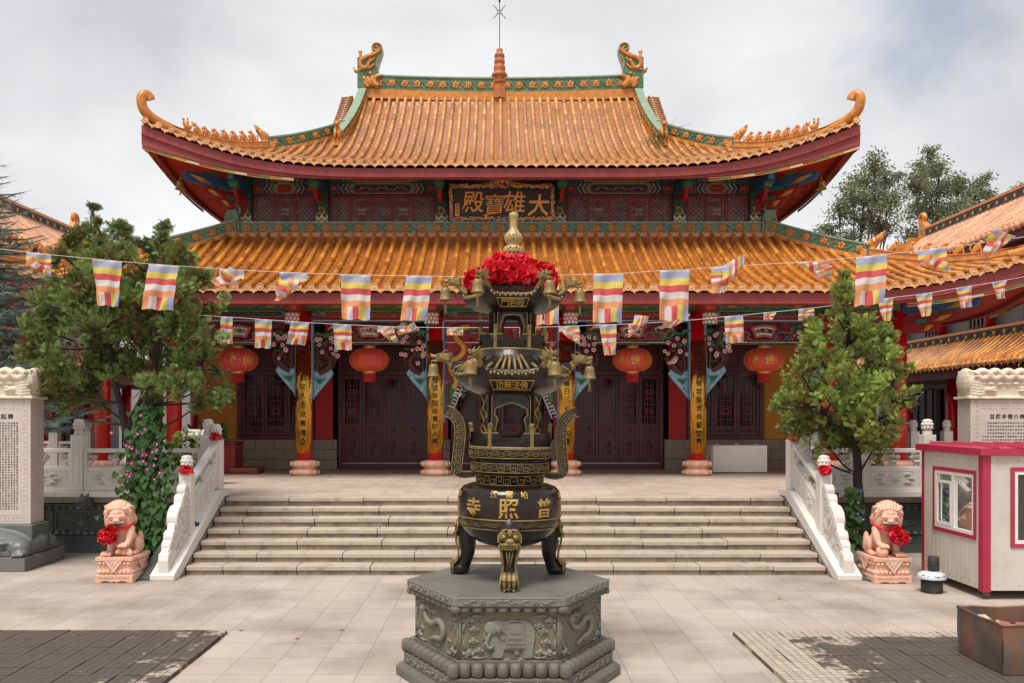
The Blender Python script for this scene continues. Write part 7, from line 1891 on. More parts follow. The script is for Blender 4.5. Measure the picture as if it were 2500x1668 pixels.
# finial gourd
b = MB(); lat(b, [(14, 660), (12, 632), (17, 628), (24, 621), (25.5, 613), (23, 605), (16, 600), (14, 598), (19, 592), (23, 583), (21, 574), (14, 566), (10, 560), (9, 553), (9, 537), (10, 533), (11.5, 529), (11.5, 524), (9, 520), (3, 518.5)], 28)
fo = b.build('gourd_finial', mat('pale_gold', 'a8905f', .5, metal=.2, var=.12, vs=20, bump=.002, bs=90), burn, world=True)
b = MB()
for (u, y, r_) in ((-12, 611, 2.4), (-6.5, 609, 3), (0, 611, 3), (7, 609, 3), (13, 611, 2.4), (-9, 619, 2.5), (3, 621, 2.5), (10, 618, 2.2), (-8, 579, 2.2), (-1, 578, 2.6), (6, 578, 2.3), (0, 586, 2.4), (-14.5, 615, 2), (15, 617, 2)):
    rr_ = 24.5 if y > 600 else 21.5; b.ell((BX+u*K, BY-math.sqrt(max(0, rr_**2-u*u))*K+.002, Z(y)), (r_*K*.8, .006, r_*K*1.15), 8, 5)
b.build('piercing', DARK, fo, world=True)
# legs
for k, a in enumerate((-90, 30, 150)):
    d = Vector((math.cos(R(a)), math.sin(R(a)), 0)); t = Vector((-d.y, d.x, 0)); C = Vector((BX, BY, 0)); q = lambda r_, z, u=0: C+d*r_+t*u+Vector((0, 0, z))
    b = MB(); pts = smooth_path([q(.34, 1.62), q(.44, 1.5), q(.49, 1.36), q(.47, 1.2), q(.5, 1.07), q(.55, .99)], 2); n = len(pts)
    b.tube(pts, [float(np.interp(i/(n-1), [0, .25, .5, .75, 1], [.12, .115, .085, .062, .08])) for i in range(n)], 12); b.ell(q(.55, 1.0), (.09, .085, .06)); b.ell(q(.59, .965), (.075, .075, .028))
    lg = b.build('leg', BRZ, burn, world=True)
    g_ = MB()
    M = Matrix.Rotation(R(a+90), 3, 'Z')
    for s in (-1, 1):
        g_.ell(q(.585, 1.44, s*.055), (.03, .024, .024), 10, 7, M); g_.tube([q(.57+.0*j, 1.44+.036*math.sin(R(45*j)), s*.055+.04*math.cos(R(45*j))) for j in range(9)], .008, 5, False)
        g_.tube(smooth_path([q(.55, 1.5, s*.02), q(.575, 1.5, s*.06), q(.53, 1.45, s*.105), q(.55, 1.38, s*.1)], 2), .013, 6)
        g_.tube(smooth_path([q(.56, 1.36, s*.1), q(.575, 1.26, s*.07), q(.545, 1.16, s*.055), q(.56, 1.08, s*.07), q(.6, 1.04, s*.08)], 2), .011, 6)
        g_.tube([q(.575, 1.3, s*.03), q(.565, 1.22, s*.018), q(.55, 1.16, s*.004)], .008, 5)
    g_.ell(q(.6, 1.4), (.045, .03, .03), 10, 7, M); g_.ell(q(.585, 1.475), (.028, .02, .04), 8, 6, M); g_.tube([q(.585, 1.365, -.09), q(.605, 1.372, -.04), q(.605, 1.372, .04), q(.585, 1.365, .09)], .016, 7)
    for s in range(-3, 4): g_.ell(q(.605, 1.345, s*.022), (.010, .010, .014), 6, 4)
    g_.tube([q(.595, 1.33, -.08), q(.6, 1.325, 0), q(.595, 1.33, .08)], .008, 5); g_.tube([q(.58, 1.3, 0), q(.57, 1.2, 0)], .009, 5)
    for s in (-1, 0, 1):
        g_.tube([q(.575, 1.1, s*.04), q(.62, 1.07, s*.045), q(.635, 1.02, s*.045), q(.64, .96, s*.04)], [.02, .028, .02, .014], 8); g_.ell(q(.635, 1.05, s*.045), .027, 8, 6); g_.ell(q(.645, .955, s*.042), .016, 7, 5)
    for s in (-1, 1): g_.tube([q(.6, 1.04, s*.085), q(.6, .96, s*.075)], .01, 5)
    g_.build('gilded_mask', GLD, lg, world=True)
# handles
for s in (-1, 1):
    pth = [(85, 1158), (118, 1162), (131, 1150), (128, 1124), (124, 1087), (122, 1055), (127, 1028), (142, 1011), (161, 1003)]
    ctr = smooth_path([Vector((x_*K, 0, Z(y_))) for x_, y_ in pth], 2); n = len(ctr)
    def off(i, t):
        a = ctr[max(0, i-1)]; c = ctr[min(n-1, i+1)]; d = (c-a).normalized(); nn = Vector((-d.z, 0, d.x)); return ctr[i]+nn*t
    wd = [float(np.interp(i/(n-1), [0, .18, .3, .8, 1], [6, 8, 12.5, 12.5, 11]))*K for i in range(n)]
    poly = [(s*off(i, wd[i]).x, off(i, wd[i]).z) for i in range(n)]+[(s*off(i, -wd[i]).x, off(i, -wd[i]).z) for i in reversed(range(n))]
    b = MB(); 
    L1 = [(s*off(i, wd[i]).x, off(i, wd[i]).z) for i in range(n)]; L2 = [(s*off(i, -wd[i]).x, off(i, -wd[i]).z) for i in range(n)]
    vs = []
    for yy in (-.035, .035): vs += [(BX+p[0], BY+yy, p[1]) for p in L1]+[(BX+p[0], BY+yy, p[1]) for p in L2]
    fs = []
    for i in range(n-1): fs += [(i, n+i, n+i+1, i+1), (2*n+i+1, 3*n+i+1, 3*n+i, 2*n+i), (i+1, 2*n+i+1, 2*n+i, i), (n+i, 3*n+i, 3*n+i+1, n+i+1)]
    fs += [(0, 2*n, 3*n, n), (n-1, 2*n-1, 4*n-1, 3*n-1)]
    b.add(vs, fs); hd = b.build('handle', BRZ, burn, world=True, bevel=.004)
    g_ = MB(); i0 = int(n*.2)
    fy = lambda u, v, z: (BX+u, BY+v, z)
    g_.ribbon(L1[2:], .008, -.041, .041, False, fy); g_.ribbon(L2[2:], .008, -.041, .041, False, fy)
    # greek key along the centre line
    ln = [0]
    for i in range(n-1): ln.append(ln[-1]+(ctr[i+1]-ctr[i]).length)
    def at(sv, t):
        sv = min(max(sv, 0), ln[-1]-1e-5); i = max(j for j in range(n) if ln[j] <= sv); i = min(i, n-2); u = (sv-ln[i])/(ln[i+1]-ln[i]); a = off(i, t*wd[i]); c = off(i+1, t*wd[i+1]); q = a.lerp(c, u); return (s*q.x, q.z)
    sv = ln[i0]; P_ = .062
    while sv+P_ < ln[-1]:
        for sgn in (1, -1):
            g_.ribbon([at(sv+P_*a, sgn*t) for a, t in ((.0, -.1), (.0, .62), (.75, .62), (.75, -.45), (.3, -.45), (.3, .2), (.5, .2))] if sgn > 0 else [at(sv+P_*a, t) for a, t in ((.55, -.62), (1, -.62), (1, -.1))], .0055, -.041, -.034, False, fy)
        sv += P_
    g_.build('gilded_key_pattern', GLD, hd, world=True)
# red cloth on the crown
cl = thing('red_cloth', 'big ruffled bundle of red satin cloth tied on top of the bronze incense burner', 'cloth', (BX, BY, Z(700)))
def pc(px, py, dy=0): return ((px-CX)*K, BY+dy, Z(py))
SAT2 = mat('bright_satin', 'dc1f30', .4, var=.15, vs=9, coat=.1)
ruffle('cloth_folds', [(pc(1231, 676, -.1), (.275, .22, .185)), (pc(1314, 686, .0), (.12, .12, .155)), (pc(1152, 694, .05), (.085, .1, .12)), (pc(1244, 654, .05), (.2, .18, .13))], 1300, .085, cl, SAT2, seed=21)
b = MB(); b.ell(pc(1234, 678, .0), (.24, .17, .16), 16, 10); b.build('cloth_core', SAT2, cl, world=True)
# the burner leans very slightly
Q = Matrix.Rotation(R(.85), 4, 'Y')
for o in [burn, cl]+[o for o in col.objects if o.name.startswith('burner_bell')]:
    pv = Vector((BX, BY, PZ)); o.location = pv+Q @ (o.location-pv); o.rotation_euler = (0, R(.85) if o is burn or o is cl else 0, 0)
# ---------------------------------------------------------------- flags
FC = [mat('flag_blue', 'a6aac6', .7, var=.03), mat('flag_yellow', 'dcca62', .7, var=.03), mat('flag_red', 'd4565a', .7, var=.03), mat('flag_white', 'd9d4d2', .7, var=.03), mat('flag_orange', 'e39a6a', .7, var=.03)]
for m in FC:      # thin cloth
    n = m.node_tree; p = n.nodes['Principled BSDF']; tr = n.nodes.new('ShaderNodeBsdfTranslucent'); ms = n.nodes.new('ShaderNodeMixShader'); ms.inputs[0].default_value = .3
    src = p.inputs['Base Color'].links[0].from_socket; n.links.new(src, tr.inputs[0]); o = n.nodes['Material Output']; n.links.new(p.outputs[0], ms.inputs[1]); n.links.new(tr.outputs[0], ms.inputs[2]); n.links.new(ms.outputs[0], o.inputs[0])
STR = [(0, .035, 3), (.035, .17, 0), (.17, .305, 1), (.305, .44, 2), (.44, .575, 3), (.575, .71, 4)]
VST = [4, 3, 2, 1, 0]
def flag(p0, p1, hgt, st, seed, label, grp, mirror=False):
    rr = random.Random(seed); p0 = Vector(p0); p1 = Vector(p1); wdt = (p1-p0).length; root = thing('prayer_flag', label, 'flag', p0, grp)
    vv = sorted(set([0, .035, .1, .17, .24, .305, .37, .44, .51, .575, .64, .71, .78, .85, .92, 1.0])); nu = 20
    d = (p1-p0)/wdt; ph = rr.uniform(0, 6); sk = st.get('skew', 0); tp = st.get('taper', 0); b = MB(); b.cs = True
    W = st.get('w', wdt)
    def pt(u, v):
        uu = (1-u) if mirror else u
        x = u*wdt*(1-tp*v)+sk*wdt*v; y = .03*math.sin(u*9+ph+v*3)*(.3+v)+.016*math.sin(u*17+ph*2+v*4)*(.3+v)+.01*math.sin(v*14+u*5+ph); z = -hgt*v*(1+.015*math.sin(u*11+ph))
        fo = st.get('fold')
        if fo:      # fold the cloth over a slanting line
            a, c0, kk = fo; n2 = Vector((math.cos(a), math.sin(a))); pnt = Vector((x/wdt, -z/wdt)); dd = pnt.dot(n2)-c0
            if dd > 0: pnt = pnt-n2*dd*(1+kk); y -= .03+.04*dd
            x, z = pnt.x*wdt, -pnt.y*wdt
        lf = st.get('lift', 0); z = z+lf*hgt*v*v*(u if st.get('side', 1) > 0 else 1-u)
        return p0+Vector((d.x*x, d.y*x+y, d.z*x+z))
    vs = [pt(i/nu, v) for v in vv for i in range(nu+1)]; b.v = [tuple(v) for v in vs]
    for j in range(len(vv)-1):
        vm = (vv[j]+vv[j+1])/2
        for i in range(nu):
            um = (i+.5)/nu; um = 1-um if mirror else um
            c = next((q[2] for q in STR if q[0] <= vm < q[1]), None)
            if c is None: c = VST[min(4, int(um*5))]
            b.f.append((j*(nu+1)+i, j*(nu+1)+i+1, (j+1)*(nu+1)+i+1, (j+1)*(nu+1)+i)); b.m.append(c); b.s.append(True); b.t.append(.5)
    b.build('flag_cloth', FC, root, world=True)
def cord(name_label, pts, Y):
    path = [P(x*1.0638, y*1.0638, Y) for x, y in pts]; b = MB(); b.tube(smooth_path(path, 2), .0035 if Y < 15 else .005, 5); o = b.build('flag_cord', mat('white_cord', 'd5d0c8', .7, var=0), None); tag(o, name_label, 'cord', 'cords carrying the prayer flags')
U = [(-60, 566), (0, 572), (60, 578), (125, 586), (210, 594), (340, 606), (500, 617), (642, 625), (783, 630), (850, 632), (932, 633), (992, 634), (1120, 637), (1232, 634), (1362, 629), (1430, 628), (1514, 621), (1582, 619), (1632, 614), (1735, 608), (1835, 602), (1888, 598), (1966, 591), (2036, 583), (2112, 575), (2170, 568), (2265, 556), (2330, 547), (2420, 534)]
Lw = [(400, 720), (508, 727), (585, 732), (665, 738), (710, 741), (765, 744), (870, 749), (962, 752), (1063, 752), (1200, 752), (1285, 750), (1330, 748), (1375, 746), (1442, 744), (1500, 741), (1590, 735), (1662, 727), (1705, 724), (1755, 718), (1780, 716), (1835, 710), (1868, 707), (2015, 688), (2050, 683), (2103, 677), (2137, 672), (2193, 662), (2230, 656), (2278, 649), (2310, 643), (2420, 622)]
YU1, YL1 = 12.2, 18.4
cord('thin white cord of the upper row of prayer flags, across the courtyard', U, YU1); cord('thin white cord of the lower row of prayer flags, before the temple porch', Lw, YL1)
def fy_(pts, x): return float(np.interp(x, [p[0] for p in pts], [p[1] for p in pts]))
HANG = {}; 
FL = [  # x0, x1, height(px), style, label
 (58, 118, 62, dict(fold=(2.0, .45, .95), lift=.1), 'crumpled small prayer flag before the blue spruce'),
 (212, 280, 105, dict(skew=.12, taper=.22), 'striped prayer flag hanging open before the left juniper, nearer the spruce'),
 (340, 410, 104, dict(skew=-.2), 'striped prayer flag hanging open before the left juniper, nearer the temple'),
 (503, 560, 70, dict(fold=(1.2, .75, .9)), 'folded prayer flag just right of the left juniper crown'),
 (642, 705, 80, dict(fold=(.9, .85, 1.0)), 'folded prayer flag over the lower roof, fifth of the upper row'),
 (783, 850, 103, dict(skew=.0), 'striped prayer flag hanging straight above the left doors'),
 (932, 992, 103, dict(skew=-.22), 'striped prayer flag hanging askew just left of the incense burner'),
 (1232, 1283, 112, dict(skew=-.02), 'striped prayer flag half hidden behind the burner bells'),
 (1362, 1430, 112, dict(skew=-.03), 'striped prayer flag hanging straight just right of the incense burner'),
 (1514, 1582, 115, dict(skew=-.02), 'striped prayer flag hanging straight beside the fourth porch column'),
 (1632, 1735, 60, dict(fold=(.7, .55, .7), lift=-.1), 'prayer flag blown sideways and folded over the lower roof'),
 (1835, 1888, 78, dict(fold=(2.3, .05, .8), taper=.3), 'twisted prayer flag left of the right juniper top'),
 (1966, 2036, 112, dict(skew=-.1), 'striped prayer flag hanging open right of the right juniper top'),
 (2108, 2172, 72, dict(fold=(1.9, .5, .75)), 'crumpled prayer flag before the roof beasts of the temple corner'),
 (2265, 2330, 62, dict(fold=(1.0, .5, .95)), 'crumpled prayer flag before the pale roof at the right edge')]
for i, (x0, x1, h_, st, lb) in enumerate(FL):
    flag(P(x0*1.0638, fy_(U, x0)*1.0638, YU1), P(x1*1.0638, fy_(U, x1)*1.0638, YU1), h_*1.0638*YU1/F, st, i+1, lb, 'striped prayer flags of the upper row')
FL2 = [
 (506, 534, 62, dict(), 'small prayer flag peeping out beside the left juniper, lower row'),
 (585, 624, 66, dict(skew=-.05), 'small prayer flag between the left lantern and the first gold board'),
 (668, 710, 52, dict(skew=-.25), 'small tilted prayer flag over the first gold board'),
 (765, 806, 58, dict(skew=.06), 'small prayer flag just left of the second lantern'),
 (866, 905, 50, dict(fold=(2.1, .3, .8)), 'small twisted prayer flag over the left fan sign'),
 (915, 962, 30, dict(fold=(1.3, .4, .9)), 'small crumpled prayer flag left of the second gold board'),
 (1025, 1063, 30, dict(fold=(1.57, .5, .9)), 'small crumpled prayer flag right of the second gold board'),
 (1192, 1230, 44, dict(fold=(1.57, .9, .5)), 'small prayer flag seen behind the burner railing'),
 (1283, 1330, 46, dict(fold=(2.2, .2, .9)), 'small crumpled prayer flag over the third gold board'),
 (1375, 1415, 70, dict(taper=.35, skew=.3), 'small tapering prayer flag left of the third lantern'),
 (1442, 1500, 34, dict(fold=(.9, .45, .9)), 'small blown prayer flag over the right fan sign before the right doors'),
 (1540, 1590, 42, dict(fold=(1.1, .3, .9)), 'small twisted prayer flag left of the fourth gold board'),
 (1662, 1705, 62, dict(skew=.08), 'small prayer flag just right of the fourth gold board'),
 (1752, 1782, 26, dict(fold=(1.6, .6, .8), taper=.4), 'tiny folded prayer flag over the rightmost fan sign'),
 (1832, 1868, 26, dict(), 'tiny prayer flag left of the right juniper, lower row'),
 (2015, 2050, 52, dict(skew=.35, taper=.5), 'small pointed prayer flag right of the right juniper, lower row'),
 (2103, 2140, 52, dict(skew=.3, taper=.4), 'small pointed prayer flag before the painted corner bracket'),
 (2193, 2232, 48, dict(skew=.35, taper=.45), 'small pointed prayer flag before the eave at right, next to last'),
 (2275, 2312, 40, dict(skew=.4, taper=.6), 'small pointed prayer flag at the right edge, last of the lower row')]
for i, (x0, x1, h_, st, lb) in enumerate(FL2):
    flag(P(x0*1.0638, fy_(Lw, x0)*1.0638, YL1), P(x1*1.0638, fy_(Lw, x1)*1.0638, YL1), h_*1.0638*YL1/F, st, i+51, lb, 'striped prayer flags of the lower row', i in (0, 2, 3, 12))
# ---------------------------------------------------------------- side halls
PTIL = mat('weathered_pale_tile', 'c48c68', .5, var=.15, vs=3, tint=.25, dirt=.3, dcol='8f6a50')
SCRL = mat('ridge_dark_scroll', '35413c', .5, var=.2)
def side_hall(sg, label):
    root = thing('side_hall', label, 'temple building', (sg*18, 28, 0)); YA, YZ = 15.5, 38.5
    if sg < 0: YA = 15.5
    X = lambda x: sg*x
    def bx(b, xa, xb, *r): b.box(min(X(xa), X(xb)), max(X(xa), X(xb)), *r)
    b = MB(); bx(b, 17.0, 17.4, YA, YZ, 0, 5.0); bx(b, 17.0, 17.4, YA, YZ, 5.05, 8.2); b.build('wall', GWAL, root, world=True)
    b = MB(); bx(b, 15.0, 17.0, YA, YZ, 0, .45); b.build('gallery_floor', DKST, root, world=True)
    b = MB(); bx(b, 15.6, 17.0, YA, YZ, 4.25, 4.3); bx(b, 15.35, 15.55, YA, YZ, 3.6, 3.95); b.build('gallery_beam', mat('dark_red_wood', '3b1416', .6), root, world=True)
    y = YA+1.0; k = 0
    while y < YZ:
        b = MB(); b.lathe([(.19, .45), (.19, 4.1)], 20, (X(15.45), y, 0)); b.lathe([(.27, .45), (.3, .55), (.27, .72), (.19, .74)], 20, (X(15.45), y, 0)); b.build('column', REDC, root, world=True)
        b = MB(); b.lathe([(.17, 5.1), (.17, 7.9)], 18, (X(16.75), y, 0)); b.build('upper_column', REDC, root, world=True)
        if y+2.8 < YZ:
            b = MB(); bx(b, 16.9, 16.99, y+.35, y+2.75, .5, 3.5); b.mi(1)
            for q in range(4): bx(b, 16.86, 16.9, y+.4+.58*q, y+.44+.58*q, .5, 3.5); 
            for q in range(9): bx(b, 16.87, 16.9, y+.4, y+2.7, 1.4+.22*q, 1.42+.22*q)
            b.build('lattice_door', [PANE, MAR], root, world=True)
            b = MB(); bx(b, 16.92, 16.99, y+.3, y+1.6, 5.6, 7.5); b.mi(1)
            for q in range(6): bx(b, 16.88, 16.92, y+.3+.25*q, y+.33+.25*q, 5.6, 7.5); bx(b, 16.87, 16.91, y+.3, y+1.6, 5.6+.36*q, 5.63+.36*q)
            b.build('lattice_window', [PANE, MAR], root, world=True)
        y += 3.2; k += 1
    def slope(x0, z0, x1, z1, sag, sp, tr, m, name, yend):
        n = int((yend-YA)/sp); L_ = 8; b = MB()
        S = lambda t: (x0+(x1-x0)*t, z0+(z1-z0)*t-sag*math.sin(math.pi*t))
        def lf(yy): 
            t = max(0, (yy-(yend-3.5))/3.5); return .5*t**2.5
        rr = random.Random(3)
        for i in range(n+1):
            yy = YA+i*sp
            for j in range(L_):
                a, c = S(j/L_), S((j+1)/L_); e0 = lf(yy)*(1-j/L_)**2; e1 = lf(yy)*(1-(j+1)/L_)**2; b.ct = rr.random()
                b.tube([(X(a[0]), yy, a[1]+.04+e0), (X(c[0]), yy, c[1]+.04+e1)], [tr*1.06, tr*.95], 6, j == 0)
                b.ct = rr.random(); b.add([(X(a[0]), yy+tr*.5, a[1]+e0+.02), (X(a[0]), yy+sp-tr*.5, a[1]+e0+.02), (X(c[0]), yy+sp-tr*.5, c[1]+e1), (X(c[0]), yy+tr*.5, c[1]+e1)], [(0, 1, 2, 3)])
            a = S(0); e0 = lf(yy)
            b.tube([(X(a[0]-.03), yy, a[1]+.035+e0), (X(a[0]+.01), yy, a[1]+.035+e0)], tr*1.35, 10)
            b.prism([(yy+sp*.2, a[1]+e0+.0), (yy+sp*.8, a[1]+e0+.0), (yy+sp*.5, a[1]-.1+e0)], X(x0-.02), X(x0), lambda u, v, z: (v, u, z))
            c = S(.12); b.ell((X(c[0]), yy, c[1]+.04+tr*1.2+lf(yy)*.8), .03, 5, 4)
        b.build(name, m, root, world=True)
        f_ = MB()
        for i in range(24):
            ya, yb = YA+(yend-YA)*i/24, YA+(yend-YA)*(i+1)/24; ea, eb = lf(ya), lf(yb)
            f_.add([(X(x0+.08), ya, z0-.08+ea), (X(x0+.08), yb, z0-.08+eb), (X(x0+.08), yb, z0-.36+eb), (X(x0+.08), ya, z0-.36+ea), (X(x1), ya, z0+.25), (X(x1), yb, z0+.25)], [(0, 1, 2, 3), (3, 2, 5, 4)])
        f_.build('eave_fascia', mat('dark_eave', '5e1f24', .6), root, world=True)
    slope(14.6, 4.07, 16.2, 5.05, .12, .3, .06, TILE, 'lower_tiles', YZ)
    slope(15.3, 8.1, 19.0, 10.4, .25, .3, .075, PTIL, 'upper_tiles', YZ+.2)
    def band(x, z, h, ya, yb, nm):
        b = MB(); bx(b, x-.1, x+.1, ya, yb, z, z+h*.72); b.mi(1); bx(b, x-.15, x+.15, ya, yb, z+h*.74, z+h); bx(b, x-.14, x+.14, ya, yb, z-.08, z)
        n = int((yb-ya)/.55)
        for i in range(n):
            yy = ya+(i+.5)*(yb-ya)/n; b.cm = 1; b.ell((X(x-.11), yy, z+h*.36), (.03, .1, .09), 7, 5)
            b.cm = 2
            for s in (-1, 1): b.tube([(X(x-.115), yy+s*(.14+q[0]), z+h*.36+q[2]) for q in curl((0, 0), .1, .02, 0, R(400), 8)], .016, 4)
        b.build(nm, [SCRL, ORN, DKCV], root, world=True)
    band(16.3, 5.08, .36, YA, YZ, 'lower_ridge'); band(19.0, 10.42, .42, YA, YZ, 'main_ridge')
    b = MB(); yy = YZ-.1
    b.prism([(yy-.35, 10.3), (yy+.35, 10.3), (yy+.3, 10.9), (yy+.2, 11.2), (yy-.05, 11.15), (yy-.3, 10.8)], X(18.88), X(19.12), lambda u, v, z: (v, u, z))
    b.tube([(X(19.0), yy+.12+q[0], 11.3+q[2]) for q in curl((0, 0), .28, .06, R(-60), R(330), 20)], .11, 8)
    for k_ in range(8):
        x_ = 18.6-.42*k_; z_ = 10.4-2.35*(19-x_)/3.7+.02; b.cb((X(x_), YZ+.1, z_+.14), (.46, .22, .3)); 
    b.build('ridge_ornament', ORN, root, world=True, bevel=.02)
    b = MB(); b.add([(X(15.3), YZ+.18, 8.1), (X(19), YZ+.18, 10.4), (X(22.7), YZ+.18, 8.1)], [(0, 1, 2), (2, 1, 0)]); b.add([(X(19), YA, 10.38), (X(19), YZ+.18, 10.38), (X(22.7), YZ+.18, 8.1), (X(22.7), YA, 8.1)], [(0, 1, 2, 3)])
    b.box(min(X(17.4), X(22)), max(X(17.4), X(22)), YZ-.3, YZ, 0, 8.1); b.box(min(X(17.4), X(22)), max(X(17.4), X(22)), YA, YA+.3, 0, 8.1)
    b.build('gable', PTIL, root, world=True)
side_hall(-1, 'two storey side hall with pale tiled roof, left of the temple behind the trees')
side_hall(1, 'two storey side hall with pale tiled roof, right of the temple')
for x, y, z, lb in ((-11.6, 23.5, 3.1, 'dim red lantern hanging in the gallery behind the left juniper trunks'), (13.6, 22.5, 3.35, 'dim red lantern hanging in the dark gallery left of the right stele')):
    lantern(x, y, z, .42, .3, lb, ' ', False, 0, 'dim lanterns in the side galleries')
rw = MB(); rw.box(-24, 24, 46, 46.4, 0, 5.5); o = rw.build('rear_wall', GWAL, None); tag(o, 'plain grey wall closing the courtyard behind the temple', 'wall')
# ---------------------------------------------------------------- vegetation
def leafmat(name, c, tint=.35, rough=.6, trans=.25, var=.25):
    m = mat(name, c, rough, var=var, vs=2.2, tint=tint, spec=.3)
    n = m.node_tree; p = n.nodes['Principled BSDF']; tr = n.nodes.new('ShaderNodeBsdfTranslucent'); ms = n.nodes.new('ShaderNodeMixShader'); ms.inputs[0].default_value = trans
    src = p.inputs['Base Color'].links[0].from_socket; n.links.new(src, tr.inputs[0]); o = n.nodes['Material Output']; n.links.new(p.outputs[0], ms.inputs[1]); n.links.new(tr.outputs[0], ms.inputs[2]); n.links.new(ms.outputs[0], o.inputs[0])
    return m
JUN = leafmat('juniper_green', '8a9a4c', .6, trans=.2); JUN2 = leafmat('juniper_dark_green', '75864a', .6, trans=.2)
JBR = leafmat('juniper_brown', '8a6a3c', .35); BARK = mat('bark', '33261f', .9, var=.3, vs=14, bump=.02, bs=22, stretch=(1, 1, .3))
TWIG = mat('dead_twig', '8a7868', .9, var=.15)
def spray_template(seed):
    rr = random.Random(seed); tv = []; tf = []
    def blade(x, y, z, a, L_, w_, dz):
        c, s = math.cos(a), math.sin(a); b = len(tv)
        tv.extend([(x, y, z), (x+s*L_*.5-c*w_, y+c*L_*.5+s*w_, z+dz*.5), (x+s*L_, y+c*L_, z+dz), (x+s*L_*.5+c*w_, y+c*L_*.5-s*w_, z+dz*.5)]); tf.append((b, b+1, b+2, b+3))
    blade(0, 0, 0, 0, 1.0, .05, .05)
    for k in range(8):
        y = .12+.1*k; s = 1 if k % 2 else -1; blade(0, y, .02, s*rr.uniform(.5, .9), (1-y)*.55+.12, .055, rr.uniform(-.12, .16))
    return tv, tf
SPR = [spray_template(i) for i in range(3)]
def juniper(base, lobes, trunks, label, seed, dens, size=.15, jm=None):
    root = thing('juniper_tree', label, 'tree', base, 'juniper trees beside the stairs'); rr = random.Random(seed); B = Vector(base)
    b = MB()
    for pts, r_ in trunks:
        sp = smooth_path([Vector(p) for p in pts], 2); n = len(sp)
        sp = [p+Vector((rr.uniform(-.015, .015), rr.uniform(-.015, .015), 0)) for p in sp]
        b.tube(sp, [r_[0]+(r_[1]-r_[0])*i/(n-1)*1.0 for i in range(n)], 9)
    for (c, r) in lobes:
        c = Vector(c); # branch from nearest trunk point below
        best = min((Vector(p) for pts, _ in trunks for p in smooth_path([Vector(q) for q in pts], 1)), key=lambda p: (p-(c-Vector((0, 0, .5)))).length)
        m_ = best.lerp(c, .5)+Vector((rr.uniform(-.12, .12), rr.uniform(-.12, .12), -.08)); b.tube(smooth_path([best, m_, c], 2), [.028, .008], 5)
        for q in range(3):
            e = c+Vector((rr.uniform(-1, 1)*r[0], rr.uniform(-1, 1)*r[1], rr.uniform(-1, 1)*r[2])); b.tube([c, c.lerp(e, .5)+Vector((0, 0, .05)), e], [.01, .004], 4)
    tw = b; tw.cm = 1
    for (c, r) in lobes:
        c = Vector(c)
        for q in range(9):
            d = Vector((rr.gauss(0, 1), -abs(rr.gauss(0, 1)), rr.gauss(0, .6))).normalized(); p0 = c+Vector((d.x*r[0], d.y*r[1], d.z*r[2]))*.6; p1 = c+Vector((d.x*r[0], d.y*r[1], d.z*r[2]))*1.05
            tw.tube([p0, p0.lerp(p1, .5)+Vector((rr.uniform(-.04, .04), 0, rr.uniform(-.04, .04))), p1], [.007, .003], 3, False)
    tw.build('trunk', [BARK, TWIG], root, world=True)
    lobes = lobes+[((c[0]+rr.uniform(-1, 1)*r[0], c[1]+rr.uniform(-1, 1)*r[1], c[2]+rr.uniform(-.9, .8)*r[2]), (r[0]*.45, r[1]*.45, r[2]*.4)) for c, r in lobes for _ in range(3)]
    for vi in range(3):
        Ms = []; ti = []
        for (c, r) in lobes:
            c = Vector(c); vol = (r[0]*r[2])*dens; n = max(20, int(vol)); lt = rr.gauss(.5, .17)
            for k in range(n):
                d = Vector((rr.gauss(0, 1), rr.gauss(0, 1), rr.gauss(0, 1))).normalized()
                rad = rr.uniform(.15, 1.0)**.55*(1+.75*mnoise.noise((c+d*1.6)*2.6))*.95
                if mnoise.noise((c+d*Vector(r).length*.6)*2.4+Vector((4, 1, 7))) < -.02: continue
                p = c+Vector((d.x*r[0], d.y*r[1], d.z*r[2]))*rad
                dr = (d*.9+Vector((0, 0, rr.uniform(.1, .9)))+Vector((rr.gauss(0, .35), rr.gauss(0, .35), rr.gauss(0, .3)))).normalized()
                s = size*rr.uniform(.6, 1.35); Ms.append(frame(dr, up=Vector((rr.gauss(0, .6), rr.gauss(0, .6), 1)).normalized(), roll=rr.uniform(-1, 1), s=s, t=p-dr*s*.4)); ti.append(min(1, max(0, lt+rr.gauss(0, .16)+.12*(rad-.7)+.45*mnoise.noise(p*3.3))))
        if vi < 2: scatter('crown', *SPR[vi], jm or JUN, Ms, root, ti, world=True)
        else:
            k = [i for i in range(len(Ms)) if mnoise.noise(Vector((Ms[i][0][3], Ms[i][1][3], Ms[i][2][3]))*1.9+Vector((9, 3, 5))) > .16]
            scatter('dry_foliage', *SPR[2], JBR, [Ms[i] for i in k], root, [ti[i] for i in k], world=True)
def lobes_from(pts, Y, seed, dy=.5):
    """pts: (px, py, rpx) of crown clumps measured in the photo, spread in depth round the trunk"""
    rr = random.Random(seed); out = []; 
    for (x, y, r) in pts:
        yy = Y+rr.uniform(-dy, dy); c = P(x*1.0638, y*1.0638, yy); rm = r*.97*yy/F; out.append(((c.x, c.y, c.z), (rm, rm*1.1, rm*.85)))
    return out
JY = 14.7
